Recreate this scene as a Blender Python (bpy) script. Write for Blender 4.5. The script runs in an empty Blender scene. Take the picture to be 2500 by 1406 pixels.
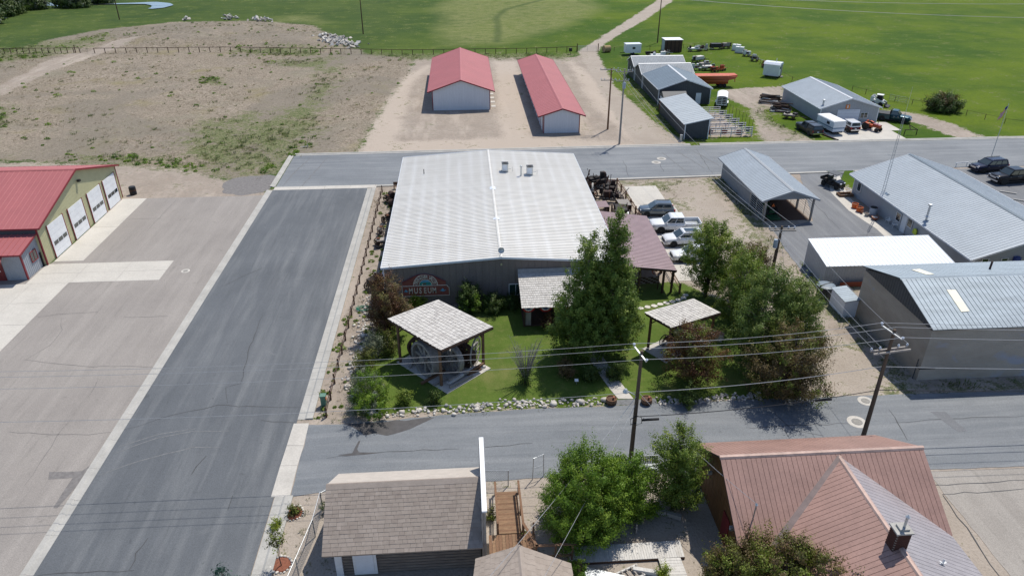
import bpy, math, random
import numpy as np
from mathutils import Vector, Matrix
S = bpy.context.scene
COL = S.collection
# ------------------------------------------------------------------ camera
F_PX, CX, CY = 1750.0, 1250.0, 703.0          # focal length and centre, in pixels of the 2500 px wide photograph
PITCH, YAW, CAM_H = math.atan(959 / 1750.0), math.radians(3.9), 35.0
cam = bpy.data.cameras.new('camera'); cam_ob = bpy.data.objects.new('camera', cam); COL.objects.link(cam_ob)
cam_ob.location = (0, 0, CAM_H); cam_ob.rotation_euler = (math.pi / 2 - PITCH, 0, -YAW)
cam.sensor_width = 36; cam.lens = 36 * F_PX / 2500; cam.clip_start = 0.5; cam.clip_end = 9000
S.camera = cam_ob
# ------------------------------------------------------------------ light
SUN = Vector((0.345, 0.45, 1.0)).normalized()  # towards the sun, read from the pole's shadow
w = bpy.data.worlds.new('World'); S.world = w; w.use_nodes = True
nt = w.node_tree; bg = nt.nodes['Background']; sky = nt.nodes.new('ShaderNodeTexSky')
sky.sky_type = 'NISHITA'; sky.sun_disc = False
sky.sun_elevation = math.asin(SUN.z); sky.sun_rotation = math.atan2(SUN.x, SUN.y)
sky.altitude = 2100; sky.air_density = 1.0; sky.dust_density = 2.5; sky.ozone_density = 1.0
bg.inputs[1].default_value = 0.13
nt.links.new(sky.outputs[0], bg.inputs[0])
sl = bpy.data.lights.new('sun', 'SUN'); so = bpy.data.objects.new('sun', sl); COL.objects.link(so)
sl.energy = 3.9; sl.angle = math.radians(0.53); sl.color = (1, 0.945, 0.85)
so.rotation_euler = SUN.to_track_quat('Z', 'Y').to_euler(); so.location = (60, 80, 160)
vs = S.view_settings; vs.view_transform = 'Standard'; vs.look = 'None'; vs.exposure = 0.3; vs.gamma = 1.0
vs.use_curve_mapping = False
# ------------------------------------------------------------------ pixels to places
CP, SP = math.cos(PITCH), math.sin(PITCH)
def ray(x, y):
    u = (x - CX) / F_PX; v = (CY - y) / F_PX
    fh = CP + v * SP; z = -SP + v * CP
    return Vector((fh * math.sin(YAW) + u * math.cos(YAW), fh * math.cos(YAW) - u * math.sin(YAW), z))
def G(x, y, z=0.0):                              # where the line of sight meets height z
    d = ray(x, y); t = (z - CAM_H) / d.z
    return Vector((d.x * t, d.y * t, z))
def onY(x, y, Y):
    d = ray(x, y); t = Y / d.y; return Vector((d.x * t, Y, CAM_H + d.z * t))
def onX(x, y, X):
    d = ray(x, y); t = X / d.x; return Vector((X, d.y * t, CAM_H + d.z * t))
def Zat(p, py):                                  # height of the upright over p that reaches row py
    fh = p[0] * math.sin(YAW) + p[1] * math.cos(YAW); t = (CY - py) / F_PX
    return CAM_H + fh * (t * CP - SP) / (CP + t * SP)
# ------------------------------------------------------------------ mesh helpers
class MB:
    def __init__(s): s.v = []; s.f = []; s.m = []; s.cm = 0
    def add(s, vs, fs):
        o = len(s.v); s.v += [tuple(p) for p in vs]; s.f += [tuple(i + o for i in f) for f in fs]; s.m += [s.cm] * len(fs); return s
    def box(s, x0, x1, y0, y1, z0, z1):
        return s.add([(x0, y0, z0), (x1, y0, z0), (x1, y1, z0), (x0, y1, z0), (x0, y0, z1), (x1, y0, z1), (x1, y1, z1), (x0, y1, z1)],
                     [(3, 2, 1, 0), (4, 5, 6, 7), (0, 1, 5, 4), (1, 2, 6, 5), (2, 3, 7, 6), (3, 0, 4, 7)])
    def obox(s, c, sx, sy, sz, rz=0.0, M=None):
        R = M or Matrix.Rotation(rz, 3, 'Z'); c = Vector(c)
        P = [c + R @ Vector((a * sx / 2, b * sy / 2, d * sz / 2)) for d in (-1, 1) for a, b in ((-1, -1), (1, -1), (1, 1), (-1, 1))]
        return s.add(P, [(3, 2, 1, 0), (4, 5, 6, 7), (0, 1, 5, 4), (1, 2, 6, 5), (2, 3, 7, 6), (3, 0, 4, 7)])
    def bar(s, p0, p1, w, h, up=(0, 0, 1)):       # square bar from p0 to p1
        p0 = Vector(p0); p1 = Vector(p1); d = (p1 - p0).normalized(); U = Vector(up)
        if abs(d.dot(U)) > .98: U = Vector((0, 1, 0))
        a = d.cross(U).normalized() * w / 2; b = a.cross(d).normalized() * h / 2
        P = [q + i * a + j * b for q in (p0, p1) for i, j in ((-1, -1), (1, -1), (1, 1), (-1, 1))]
        return s.add(P, [(3, 2, 1, 0), (4, 5, 6, 7), (0, 1, 5, 4), (1, 2, 6, 5), (2, 3, 7, 6), (3, 0, 4, 7)])
    def ext(s, poly, vec):                        # extrude a polygon (3-d points) by a vector
        n = len(poly); V = Vector(vec); P = [Vector(p) for p in poly]
        return s.add(P + [p + V for p in P], [tuple(range(n - 1, -1, -1)), tuple(range(n, 2 * n))] + [(i, (i + 1) % n, n + (i + 1) % n, n + i) for i in range(n)])
    def prism(s, poly, z0, z1): return s.ext([(p[0], p[1], z0) for p in poly], (0, 0, z1 - z0))
    def cyl(s, p0, p1, r0, r1=None, n=10, cap=True):
        r1 = r0 if r1 is None else r1
        p0 = Vector(p0); p1 = Vector(p1); d = (p1 - p0).normalized()
        a = d.cross(Vector((0, 0, 1)) if abs(d.z) < .95 else Vector((1, 0, 0))).normalized(); b = d.cross(a)
        P = [p + (a * math.cos(2 * math.pi * i / n) + b * math.sin(2 * math.pi * i / n)) * r for p, r in ((p0, r0), (p1, r1)) for i in range(n)]
        f = [(i, (i + 1) % n, n + (i + 1) % n, n + i) for i in range(n)]
        if cap: f += [tuple(range(n - 1, -1, -1)), tuple(range(n, 2 * n))]
        return s.add(P, f)
    def tube(s, pts, r, n=6):
        pts = [Vector(p) for p in pts]; m = len(pts); rs = r if isinstance(r, (list, tuple)) else [r] * m
        P = []
        for k, p in enumerate(pts):
            d = (pts[min(k + 1, m - 1)] - pts[max(k - 1, 0)]).normalized()
            a = d.cross(Vector((0, 0, 1)) if abs(d.z) < .9 else Vector((1, 0, 0))).normalized(); b = d.cross(a)
            P += [p + (a * math.cos(2 * math.pi * i / n) + b * math.sin(2 * math.pi * i / n)) * rs[k] for i in range(n)]
        f = [(k * n + i, k * n + (i + 1) % n, (k + 1) * n + (i + 1) % n, (k + 1) * n + i) for k in range(m - 1) for i in range(n)]
        f += [tuple(range(n - 1, -1, -1)), tuple(range((m - 1) * n, m * n))]
        return s.add(P, f)
    def lathe(s, prof, c=(0, 0, 0), n=14, axis='Z'):
        P = []; c = Vector(c)
        for r, z in prof:
            for i in range(n):
                a = 2 * math.pi * i / n
                q = Vector((r * math.cos(a), r * math.sin(a), z))
                if axis == 'Y': q = Vector((q.x, q.z, q.y))
                if axis == 'X': q = Vector((q.z, q.x, q.y))
                P.append(c + q)
        m = len(prof)
        f = [(k * n + i, k * n + (i + 1) % n, (k + 1) * n + (i + 1) % n, (k + 1) * n + i) for k in range(m - 1) for i in range(n)]
        f += [tuple(range(n - 1, -1, -1)), tuple(range((m - 1) * n, m * n))]
        return s.add(P, f)
    def loft(s, secs):                            # rings of equal length
        n = len(secs[0]); P = [p for r in secs for p in r]; m = len(secs)
        f = [(k * n + i, k * n + (i + 1) % n, (k + 1) * n + (i + 1) % n, (k + 1) * n + i) for k in range(m - 1) for i in range(n)]
        f += [tuple(range(n - 1, -1, -1)), tuple(range((m - 1) * n, m * n))]
        return s.add(P, f)
    def mesh(s, name, mats, org=(0, 0, 0), smooth=False):
        me = bpy.data.meshes.new(name)
        o = Vector(org); me.from_pydata([tuple(Vector(p) - o) for p in s.v], [], s.f)
        mats = mats if isinstance(mats, (list, tuple)) else [mats]
        for m in mats: me.materials.append(MAT[m] if isinstance(m, str) else m)
        if len(mats) > 1: me.polygons.foreach_set('material_index', s.m)
        if smooth: me.polygons.foreach_set('use_smooth', [True] * len(s.f))
        me.update(); fixn(me); return me
    def build(s, name, mat, parent=None, label=None, cat=None, group=None, kind=None, smooth=False, local=False):
        org = (0, 0, 0)
        if parent is not None and not local: org = ORG.get(parent.name, (0, 0, 0))
        me = s.mesh(name, mat, org, smooth); ob = bpy.data.objects.new(name, me); COL.objects.link(ob)
        if parent is not None:
            ob.parent = parent
            if not local: ORG[ob.name] = org
        return tag(ob, label, cat, group, kind)
import bmesh
def fixn(me):
    bm = bmesh.new(); bm.from_mesh(me); bmesh.ops.recalc_face_normals(bm, faces=bm.faces); bm.to_mesh(me); bm.free()
ORG = {}; MAT = {}
def tag(o, label=None, cat=None, group=None, kind=None):
    if label: o['label'] = label
    if cat: o['category'] = cat
    if group: o['group'] = group
    if kind: o['kind'] = kind
    return o
def thing(name, label, cat, loc=(0, 0, 0), rz=0.0, group=None):
    o = bpy.data.objects.new(name, None); COL.objects.link(o); o.empty_display_size = .2
    o.location = loc; o.rotation_euler = (0, 0, rz); ORG[o.name] = tuple(loc)
    return tag(o, label, cat, group)
def kids(o): return [c for c in bpy.data.objects if c.parent == o]
def piece(name, me, parent, loc, rz=0.0, scale=(1, 1, 1), rot=None, kind=None):   # an alike piece that shares its mesh
    ob = bpy.data.objects.new(name, me); COL.objects.link(ob); ob.parent = parent
    ob.location = Vector(loc) - Vector(ORG.get(parent.name, (0, 0, 0))); ob.rotation_euler = rot or (0, 0, rz); ob.scale = scale
    return tag(ob, kind=kind)
def copy_tree(o, loc, rz=0.0, label=None, group=None):
    c = o.copy(); COL.objects.link(c); c.location = loc; c.rotation_euler = (0, 0, rz)
    if label: c['label'] = label
    if group: c['group'] = group
    for ch in kids(o):
        d = ch.copy(); COL.objects.link(d); d.parent = c
        for g in kids(ch):
            e = g.copy(); COL.objects.link(e); e.parent = d
    return c
# ------------------------------------------------------------------ materials
def L3(r, g, b): return tuple(((c / 255 / 12.92) if c < 10.3 else ((c / 255 + .055) / 1.055) ** 2.4) for c in (r, g, b))
class N:
    def __init__(s, name):
        s.m = bpy.data.materials.new(name); s.m.use_nodes = True; s.t = s.m.node_tree; s.b = s.t.nodes['Principled BSDF']; MAT[name] = s.m
    def n(s, typ, **kw):
        q = s.t.nodes.new(typ)
        for k, v in kw.items():
            if k.startswith('_'): setattr(q, k[1:], v)
            else:
                inp = q.inputs[int(k[1:])] if k[0] == 'i' and k[1:].isdigit() else q.inputs[k]
                if isinstance(v, bpy.types.NodeSocket): s.t.links.new(v, inp)
                else: inp.default_value = v
        return q
    def co(s, kind='Object', scale=(1, 1, 1), rot=(0, 0, 0)):
        c = s.n('ShaderNodeTexCoord') if kind != 'World' else s.n('ShaderNodeNewGeometry')
        out = c.outputs['Position' if kind == 'World' else kind]
        return s.n('ShaderNodeMapping', Vector=out, Scale=scale, Rotation=rot).outputs[0]
    def noise(s, vec, scale, detail=4, rough=.6, dist=0):
        return s.n('ShaderNodeTexNoise', Vector=vec, Scale=scale, Detail=detail, Roughness=rough, Distortion=dist).outputs[0]
    def ramp(s, fac, a, b):
        return s.n('ShaderNodeMapRange', Value=fac, i1=a, i2=b).outputs[0]
    def mix(s, fac, a, b, mode='MIX'):
        q = s.n('ShaderNodeMix', _data_type='RGBA', _blend_type=mode)
        for i, v in ((0, fac), (6, a), (7, b)):
            if isinstance(v, bpy.types.NodeSocket): s.t.links.new(v, q.inputs[i])
            else: q.inputs[i].default_value = (*v, 1) if isinstance(v, tuple) and len(v) == 3 else v
        return q.outputs[2]
    def math(s, op, a, b=0.0, clamp=False):
        return s.n('ShaderNodeMath', _operation=op, _use_clamp=clamp, i0=a, i1=b).outputs[0]
    def attr(s, name): return s.n('ShaderNodeAttribute', _attribute_name=name).outputs['Fac']
    def base(s, v): s.t.links.new(v, s.b.inputs['Base Color'])
    def bump(s, h, strength=.4, dist=.05):
        q = s.n('ShaderNodeBump', Height=h, Strength=strength, Distance=dist); s.t.links.new(q.outputs[0], s.b.inputs['Normal'])
def mat(name, col, rough=.75, var=.18, scale=1.5, metal=0.0, bump=0.0, bscale=25, stretch=(1, 1, 1), col2=None, spec=.4, coord='World', fine=.1, coat=0):
    q = N(name); v = q.co(coord, stretch)
    c1 = tuple(max(0, c * (1 - var)) for c in col); c2 = col2 or tuple(min(1, c * (1 + var)) for c in col)
    a = q.ramp(q.noise(v, scale, 5, .65), .3, .7)
    out = q.mix(a, c1, c2)
    if fine:
        g = q.ramp(q.noise(v, scale * 17, 2, .5), .25, .75); g = q.math('MULTIPLY_ADD', g, 2 * fine); q.t.nodes[-1].inputs[2].default_value = 1 - fine
        out = q.mix(1.0, out, q.n('ShaderNodeCombineColor', i0=g, i1=g, i2=g).outputs[0], 'MULTIPLY')
    q.base(out); q.b.inputs['Roughness'].default_value = rough; q.b.inputs['Metallic'].default_value = metal
    q.b.inputs['Specular IOR Level'].default_value = spec; q.b.inputs['Coat Weight'].default_value = coat
    if bump: q.bump(q.noise(v, bscale, 3, .6), bump, .03)
    return q
def glass(name, col=(.02, .03, .035)):
    q = N(name); q.b.inputs['Base Color'].default_value = (*col, 1); q.b.inputs['Roughness'].default_value = .06
    q.b.inputs['Specular IOR Level'].default_value = .9; return q
glass('glass'); glass('glass_green', (.02, .05, .045)); glass('glass_car', (.035, .05, .055))
mat('white_paint', (.72, .73, .74), .6, .08); mat('white_metal', (.62, .66, .72), .5, .06, 3)
mat('white_wall', (.60, .63, .67), .55, .05, .6, stretch=(6, 6, .4)); mat('trim_white', (.66, .68, .70), .5, .1)
mat('red_roof', (.355, .112, .115), .6, .07, .25, fine=.04); mat('red_trim', (.20, .022, .03), .5, .1); mat('red_paint', (.16, .02, .02), .5, .2)
mat('tan_siding', (.46, .44, .26), .6, .06, 1); mat('grey_siding', (.30, .32, .35), .6, .06, 1)
mat('museum_wall', (.180, .152, .142), .7, .1, .5, stretch=(3, 3, .3)); mat('slate_wall', (.055, .062, .072), .6, .1, .5)
mat('slate_roof', (.145, .185, .22), .5, .08, .4); mat('light_roof', (.40, .43, .44), .45, .08, .6, metal=.2)
mat('galv_roof', (.31, .33, .345), .85, .14, 1.2, metal=0, spec=.2); mat('blue_grey_roof', (.335, .375, .41), .5, .07, .5)
mat('pale_roof', (.66, .70, .74), .4, .04, .8); mat('grey_wall', (.25, .262, .275), .65, .07, .5); mat('grey_wall_light', (.33, .35, .37), .65, .07, .5)
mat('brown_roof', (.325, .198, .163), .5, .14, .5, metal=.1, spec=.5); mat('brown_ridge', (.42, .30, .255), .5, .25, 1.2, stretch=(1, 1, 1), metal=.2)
mat('wing_roof_sky_sheen', (.345, .318, .328), .36, .12, .8, metal=.2); mat('brown_seam', (.06, .04, .035), .7, .1); mat('valley_metal', (.15, .115, .112), .6, .2, 2, metal=.2)  # wing slope: grey-blue reflection of the sky painted over its brown
mat('old_galv', (.285, .335, .375), .6, .16, .8, metal=.1, stretch=(.4, 2, 2)); mat('skylight', (.72, .68, .55), .5, .08)
mat('concrete', (.46, .435, .395), .85, .13, .5, bump=.15, bscale=12); mat('concrete_new', (.47, .445, .40), .85, .08, .4)
mat('concrete_grey', (.37, .36, .335), .9, .14, .6); mat('concrete_pink', (.34, .315, .285), .88, .1, .35)
mat('wood_dark', (.075, .042, .028), .85, .3, 6, stretch=(1, 1, .15)); mat('wood_brown', (.17, .095, .055), .85, .3, 5, stretch=(3, 3, .3))
mat('wood_grey', (.30, .275, .25), .9, .3, 5, stretch=(3, 3, .4)); mat('wood_white', (.52, .505, .48), .85, .18, 4, stretch=(3, .4, 3))
mat('wood_pole', (.10, .072, .052), .9, .3, 4, stretch=(4, 4, .15)); mat('wood_deck', (.20, .12, .068), .8, .35, 3, stretch=(.6, 3, 3))
mat('shake', (.47, .45, .42), .9, .16, 4); mat('shake_dark', (.385, .365, .345), .9, .16, 4); mat('shake_light', (.53, .51, .48), .9, .12, 4)
mat('shingle', (.285, .24, .205), .9, .1, 2.5); mat('shingle_dark', (.266, .222, .19), .9, .1, 2.5); mat('shingle_light', (.305, .258, .222), .9, .1, 2.5); mat('ridge_sheet', (.43, .385, .34), .9, .1, 1.5); mat('wood_wheel', (.25, .232, .215), .9, .3, 5)
mat('log', (.16, .135, .115), .9, .4, 3, stretch=(.4, 3, 3)); mat('log_house', (.14, .068, .025), .7, .3, 2, stretch=(3, .4, 3))
mat('iron', (.022, .018, .017), .75, .5, 5); mat('rust', (.11, .045, .022), .85, .45, 5); mat('rust_dark', (.045, .025, .02), .85, .4, 5)
mat('steel', (.36, .38, .40), .4, .15, 3, metal=.6); mat('galv', (.50, .52, .53), .4, .15, 4, metal=.5); mat('black', (.012, .012, .014), .6, .3)
mat('rubber', (.018, .018, .018), .85, .3, 6); mat('orange_paint', (.52, .10, .035), .45, .25, 3); mat('orange_pot', (.62, .13, .025), .6, .1)
mat('green_paint', (.015, .07, .03), .5, .2); mat('green_box', (.10, .20, .15), .6, .1); mat('hose', (.01, .22, .13), .5, .2)
mat('hay', (.34, .25, .13), .95, .3, 8, bump=.6); mat('soil', (.10, .055, .035), .95, .3, 6); mat('mulch', (.20, .075, .045), .95, .4, 9)
mat('brick', (.075, .03, .022), .9, .3, 9); mat('mortar', (.30, .26, .22), .95, .15, 6); mat('insulator', (.45, .50, .58), .3, .2, 9)
mat('wire', (.42, .42, .42), .5, .1, 4, metal=.3); mat('wire_dark', (.02, .02, .022), .6, .1)
mat('sign_red', (.21, .064, .055), .6, .1); mat('sign_edge', (.62, .57, .50), .6, .05); mat('teal', (.02, .24, .22), .6, .3, 4); mat('sky_blue', (.10, .32, .50), .6, .2, 5)
mat('cloth_red', (.42, .03, .03), .8, .1); mat('cloth_white', (.6, .6, .6), .8, .05); mat('cloth_blue', (.03, .04, .22), .8, .1)
mat('rock', (.44, .41, .37), .9, .25, 2.5, bump=.3, bscale=12); mat('rock_grey', (.27, .27, .265), .9, .25, 2.5, bump=.3, bscale=12); mat('rock_pale', (.55, .52, .47), .9, .2, 2.5)
mat('chrome', (.6, .6, .62), .15, .05, metal=.9); mat('tail_red', (.35, .008, .01), .25, .1); mat('lamp_clear', (.6, .62, .65), .15, .1); mat('amber', (.7, .22, .02), .3, .1)
mat('tarp_black', (.016, .017, .02), .55, .3); mat('plastic_white', (.68, .69, .68), .5, .05); mat('terracotta', (.26, .10, .06), .8, .2, 4); mat('blue_box', (.03, .06, .25), .5, .1)
mat('pipe_white', (.68, .66, .65), .5, .15, 3); mat('bluegrey_tank', (.35, .40, .46), .5, .1)
def paint(name, col, metal=.3): mat(name, col, .28, .06, 1, metal=metal, fine=.02, coat=.7 if max(col) > .06 else .2, spec=.5 if max(col) > .06 else .25)
paint('car_grey', (.10, .125, .145), .5); paint('car_white', (.70, .71, .72), 0); paint('car_navy', (.012, .014, .035)); paint('car_black', (.010, .010, .012))
paint('car_darkgrey', (.055, .055, .058), .5); paint('car_maroon', (.055, .008, .01), .2); paint('car_teal', (.012, .045, .06), .4); paint('car_orange', (.34, .055, .02), 0)
# painted block wall with courses, stains and faint bluish patches
q = N('block_wall'); v = q.co('World')
d = q.noise(q.co('World', (.25, .25, .6)), 1.2, 5, .65)
c = q.mix(q.ramp(d, .3, .7), (.30, .262, .215), (.41, .365, .31))
c = q.mix(q.ramp(q.noise(q.co('World', (.35, .35, .5)), 1.0, 3, .5, 1.0), .60, .72), c, (.32, .33, .375))
zz = q.n('ShaderNodeSeparateXYZ', Vector=v).outputs[2]
cs = q.math('FRACT', q.math('MULTIPLY', zz, 5.0))
low = q.ramp(cs, 0.0, .09)
c = q.mix(low, (.24, .22, .195), c); q.base(c); q.b.inputs['Roughness'].default_value = .9; q.bump(low, .5, .02)
# museum roof: white panels, faint dirt streaks down the slope and brighter purlin rows
q = N('museum_roof'); v = q.co('World')
st = q.ramp(q.noise(q.co('World', (.06, 2.2, 1)), .8, 5, .65), .25, .8)
c = q.mix(st, (.545, .525, .48), (.69, .672, .63))
xx = q.n('ShaderNodeSeparateXYZ', Vector=v).outputs[0]
pl = q.math('ABSOLUTE', q.math('SUBTRACT', q.math('FRACT', q.math('MULTIPLY', xx, .70)), .5))
wob = q.noise(q.co('World', (.6, .06, 1)), 2.2, 4, .6)
pl = q.math('MULTIPLY', q.ramp(pl, .30, .02), q.ramp(wob, .3, .7))
rs_ = q.ramp(q.noise(q.co('World', (.9, .9, 1)), .35, 6, .7, .6), .5, .75); c = q.mix(q.math('MULTIPLY', rs_, .3), c, (.47, .44, .39))
c = q.mix(q.math('MULTIPLY', pl, .5), c, (.78, .775, .76)); q.base(c); q.b.inputs['Roughness'].default_value = .42; q.b.inputs['Metallic'].default_value = .1
# asphalt in two states, streaked along or across the street
def asphalt(name, c1, c2, pale, along='y', rough=.8):
    q = N(name); sx, sy = (1.0, .07) if along == 'y' else (.07, 1.0)
    big = q.ramp(q.noise(q.co('World'), .12, 4, .6), .3, .7); c = q.mix(big, c1, c2)
    st = q.ramp(q.noise(q.co('World', (sx, sy, 1)), .9, 6, .62, .4), .46, .74)
    c = q.mix(q.math('MULTIPLY', st, .42), c, pale)
    blot = q.ramp(q.noise(q.co('World', (.5, .5, 1), (0, 0, .5)), .55, 7, .72, .8), .60, .80); c = q.mix(q.math('MULTIPLY', blot, .35), c, pale)
    dk = q.ramp(q.noise(q.co('World', (sx, sy, 1)), 2.6, 4, .55), .56, .72); c = q.mix(q.math('MULTIPLY', dk, .22), c, tuple(k * .5 for k in c1))
    sp_ = q.ramp(q.noise(q.co('World'), 1.1, 4, .6, .5), .66, .74); c = q.mix(q.math('MULTIPLY', sp_, .45), c, tuple(k * .55 for k in c1))
    gr = q.noise(q.co('World'), 18, 2, .6); g = q.ramp(gr, .2, .8); c = q.mix(.30, c, q.n('ShaderNodeCombineColor', i0=g, i1=g, i2=g).outputs[0], 'OVERLAY')
    q.base(c); q.b.inputs['Roughness'].default_value = rough; q.bump(gr, .15, .02)
asphalt('asphalt_ns', (.076, .084, .094), (.106, .115, .126), (.215, .222, .225), 'y')
asphalt('asphalt_ew', (.118, .130, .144), (.172, .185, .198), (.30, .308, .312), 'x')
asphalt('asphalt_drive', (.112, .118, .13), (.15, .157, .168), (.27, .275, .275), 'y')
asphalt('asphalt_old', (.225, .205, .188), (.275, .252, .23), (.34, .312, .285), 'y', .9)
asphalt('lot_mottled', (.235, .215, .192), (.315, .29, .262), (.40, .375, .34), 'y', .92)
mat('asphalt_wet', (.070, .066, .066), .45, .2, 2); mat('crack_tar', (.06, .062, .066), .8, .2, 5); mat('dust', (.155, .16, .165), .95, .3, 4); mat('manhole_iron', (.24, .23, .21), .8, .2, 6); mat('gravel_dark', (.17, .16, .155), .95, .25, 3, bump=.5)
# water
q = N('water'); q.b.inputs['Base Color'].default_value = (.10, .13, .15, 1); q.b.inputs['Roughness'].default_value = .12; q.bump(q.noise(q.co('World'), 1.5, 2, .5), .08, .1)
# foliage: tone attribute per leaf drives the mix between three colours
def leaf(name, a, b, c, trans=.36):
    q = N(name); t = q.attr('tone')
    col = q.mix(q.ramp(t, 0, .55), a, b); col = q.mix(q.ramp(t, .55, 1), col, c)
    q.base(col); q.b.inputs['Roughness'].default_value = .55; q.b.inputs['Specular IOR Level'].default_value = .35
    tr = q.n('ShaderNodeBsdfTranslucent', Color=col); mx = q.n('ShaderNodeMixShader', i0=trans)
    q.t.links.new(q.b.outputs[0], mx.inputs[1]); q.t.links.new(tr.outputs[0], mx.inputs[2])
    q.t.links.new(mx.outputs[0], q.t.nodes['Material Output'].inputs[0])
leaf('leaf_poplar', (0.079, 0.133, 0.019), (0.138, 0.212, 0.030), (0.275, 0.331, 0.066))
leaf('leaf_willow', (0.097, 0.153, 0.021), (0.177, 0.251, 0.032), (0.318, 0.361, 0.064))
leaf('leaf_bright', (0.076, 0.150, 0.012), (0.146, 0.249, 0.018), (0.255, 0.347, 0.040))
leaf('leaf_aspen', (0.085, 0.139, 0.025), (0.152, 0.215, 0.042), (0.285, 0.326, 0.075))
leaf('leaf_red', (0.076, 0.035, 0.018), (0.138, 0.061, 0.026), (0.221, 0.162, 0.040))
leaf('leaf_plum', (0.093, 0.065, 0.029), (0.171, 0.124, 0.051), (0.272, 0.255, 0.073))
leaf('leaf_mixed', (0.076, 0.070, 0.021), (0.132, 0.157, 0.024), (0.234, 0.315, 0.044))
leaf('leaf_dark', (0.035, 0.070, 0.013), (0.070, 0.117, 0.021), (0.147, 0.196, 0.044))
leaf('leaf_sage', (0.088, 0.108, 0.066), (0.163, 0.192, 0.121), (0.275, 0.288, 0.209))
leaf('leaf_spruce', (0.025, 0.066, 0.050), (0.062, 0.120, 0.094), (0.125, 0.192, 0.154))
leaf('leaf_lime', (0.131, 0.196, 0.013), (0.246, 0.316, 0.022), (0.393, 0.422, 0.053))
leaf('grass_blade', (.07, .11, .03), (.13, .17, .05), (.26, .24, .11), .45)
leaf('dry_blade', (.20, .16, .10), (.30, .25, .16), (.42, .36, .25), .45)
mat('bark', (.16, .14, .12), .95, .3, 6); mat('bark_dark', (.07, .055, .045), .95, .3, 6); mat('dead_twig', (.24, .22, .20), .9, .2, 6)
# ------------------------------------------------------------------ ground, with zones of meadow, dry field, packed dirt, gravel and lawn
def px(*pts): return [(lambda g: (g.x, g.y))(G(x, y)) for x, y in pts]
def sdist(X, Y, poly):                            # signed distance, positive inside
    P = np.array(poly, float); n = len(P); ins = np.zeros(X.shape, bool); D = np.full(X.shape, 1e9)
    for i in range(n):
        x0, y0 = P[i]; x1, y1 = P[(i + 1) % n]
        c = ((y0 > Y) != (y1 > Y))
        with np.errstate(divide='ignore', invalid='ignore'):
            ins ^= c & (X < (x1 - x0) * (Y - y0) / ((y1 - y0) if y1 != y0 else 1e-9) + x0)
        ex, ey = x1 - x0, y1 - y0; t = np.clip(((X - x0) * ex + (Y - y0) * ey) / max(ex * ex + ey * ey, 1e-9), 0, 1)
        D = np.minimum(D, np.hypot(X - x0 - t * ex, Y - y0 - t * ey))
    return np.where(ins, D, -D)
def strip(pts, wd):                               # polygon of a band along world points
    P = [Vector((p[0], p[1], 0)) for p in pts]; l = []; r = []
    for i, p in enumerate(P):
        d = (P[min(i + 1, len(P) - 1)] - P[max(i - 1, 0)]).normalized(); n = Vector((-d.y, d.x, 0)) * (wd[i] if isinstance(wd, list) else wd) / 2
        l.append((p + n)[:2]); r.append((p - n)[:2])
    return l + r[::-1]
Z_FIELD = [px((-500, 130), (60, 122), (130, 96), (250, 74), (420, 55), (620, 51), (760, 62), (805, 85), (862, 118), (905, 134), (1010, 140), (1000, 185), (945, 255), (890, 345), (868, 384), (700, 385), (640, 450), (545, 435), (300, 402), (0, 392), (-500, 380))]
Z_DIRT = [px((1010, 146), (1030, 140), (1400, 140), (1432, 128), (1452, 128), (1480, 205), (1540, 290), (1650, 362), (1500, 368), (860, 386), (905, 320), (945, 250), (1000, 180), (1010, 150)),
          px((-500, 396), (0, 396), (290, 404), (430, 408), (545, 438), (650, 470), (640, 500), (300, 520), (-500, 500)),
          px((1765, 222), (1830, 214), (1908, 212), (1925, 250), (1870, 268), (1868, 290), (1930, 318), (1995, 346), (1870, 356), (1850, 320), (1830, 265), (1770, 240)),
          px((2160, 268), (2260, 282), (2330, 305), (2410, 338), (2340, 340), (2250, 305), (2150, 280)),
          px((0, 205), (60, 180), (110, 150), (175, 130), (215, 128), (260, 108), (330, 92), (345, 97), (240, 134), (130, 172), (60, 205), (0, 235)),
          [(-13, 43.6), (-8.6, 43.6), (-8.6, 94.3), (-13, 94.3)], [(-26.6, -300), (200, -300), (200, 45.5), (36, 45.5), (34, 44.3), (-14, 44.2), (-14, 93.5), (-26.6, 93.5)], [(44, 68), (52, 68), (52, 95), (44, 95)], [(65, 50), (140, 50), (140, 96.5), (65, 96.5)], [(40.4, 112.6), (47.2, 112.6), (46.8, 128), (40.4, 128)], [(-8.6, 58.5), (22, 61), (22, 94.5), (-8.6, 94.5)]]
Z_GRAV = [px((1515, 450), (1620, 440), (1712, 436), (1760, 490), (1850, 570), (1925, 660), (1985, 740), (2070, 830), (2240, 955), (2230, 965), (1965, 985), (1960, 930), (1900, 800), (1800, 700), (1640, 690), (1560, 520)),
          px((1412, 127), (1440, 108), (1530, 52), (1600, 4), (1650, -40), (1690, -40), (1640, 4), (1575, 50), (1480, 104), (1458, 127), (1500, 210), (1600, 300), (1680, 352), (1560, 364), (1500, 280), (1440, 180)),
          [(-12.2, 8), (32, 8), (32, 36.8), (-12.2, 36.6)]]
Z_LAWN = [px((925, 790), (1000, 762), (1250, 745), (1300, 725), (1580, 690), (1660, 690), (1800, 745), (1880, 850), (1975, 968), (1500, 978), (1000, 1004), (880, 1012), (885, 930)),
          px((1725, 440), (1760, 430), (1800, 470), (1880, 560), (1925, 630), (1905, 640), (1850, 572), (1780, 500)),
          px((1940, 650), (1965, 640), (2030, 700), (2090, 700), (2110, 790), (2230, 945), (2500, 930), (2500, 958), (2210, 962), (2085, 830), (1985, 720))]
Z_STRIP = Z_LAWN[1:]; Z_LAWN = Z_LAWN[:1]
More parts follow.
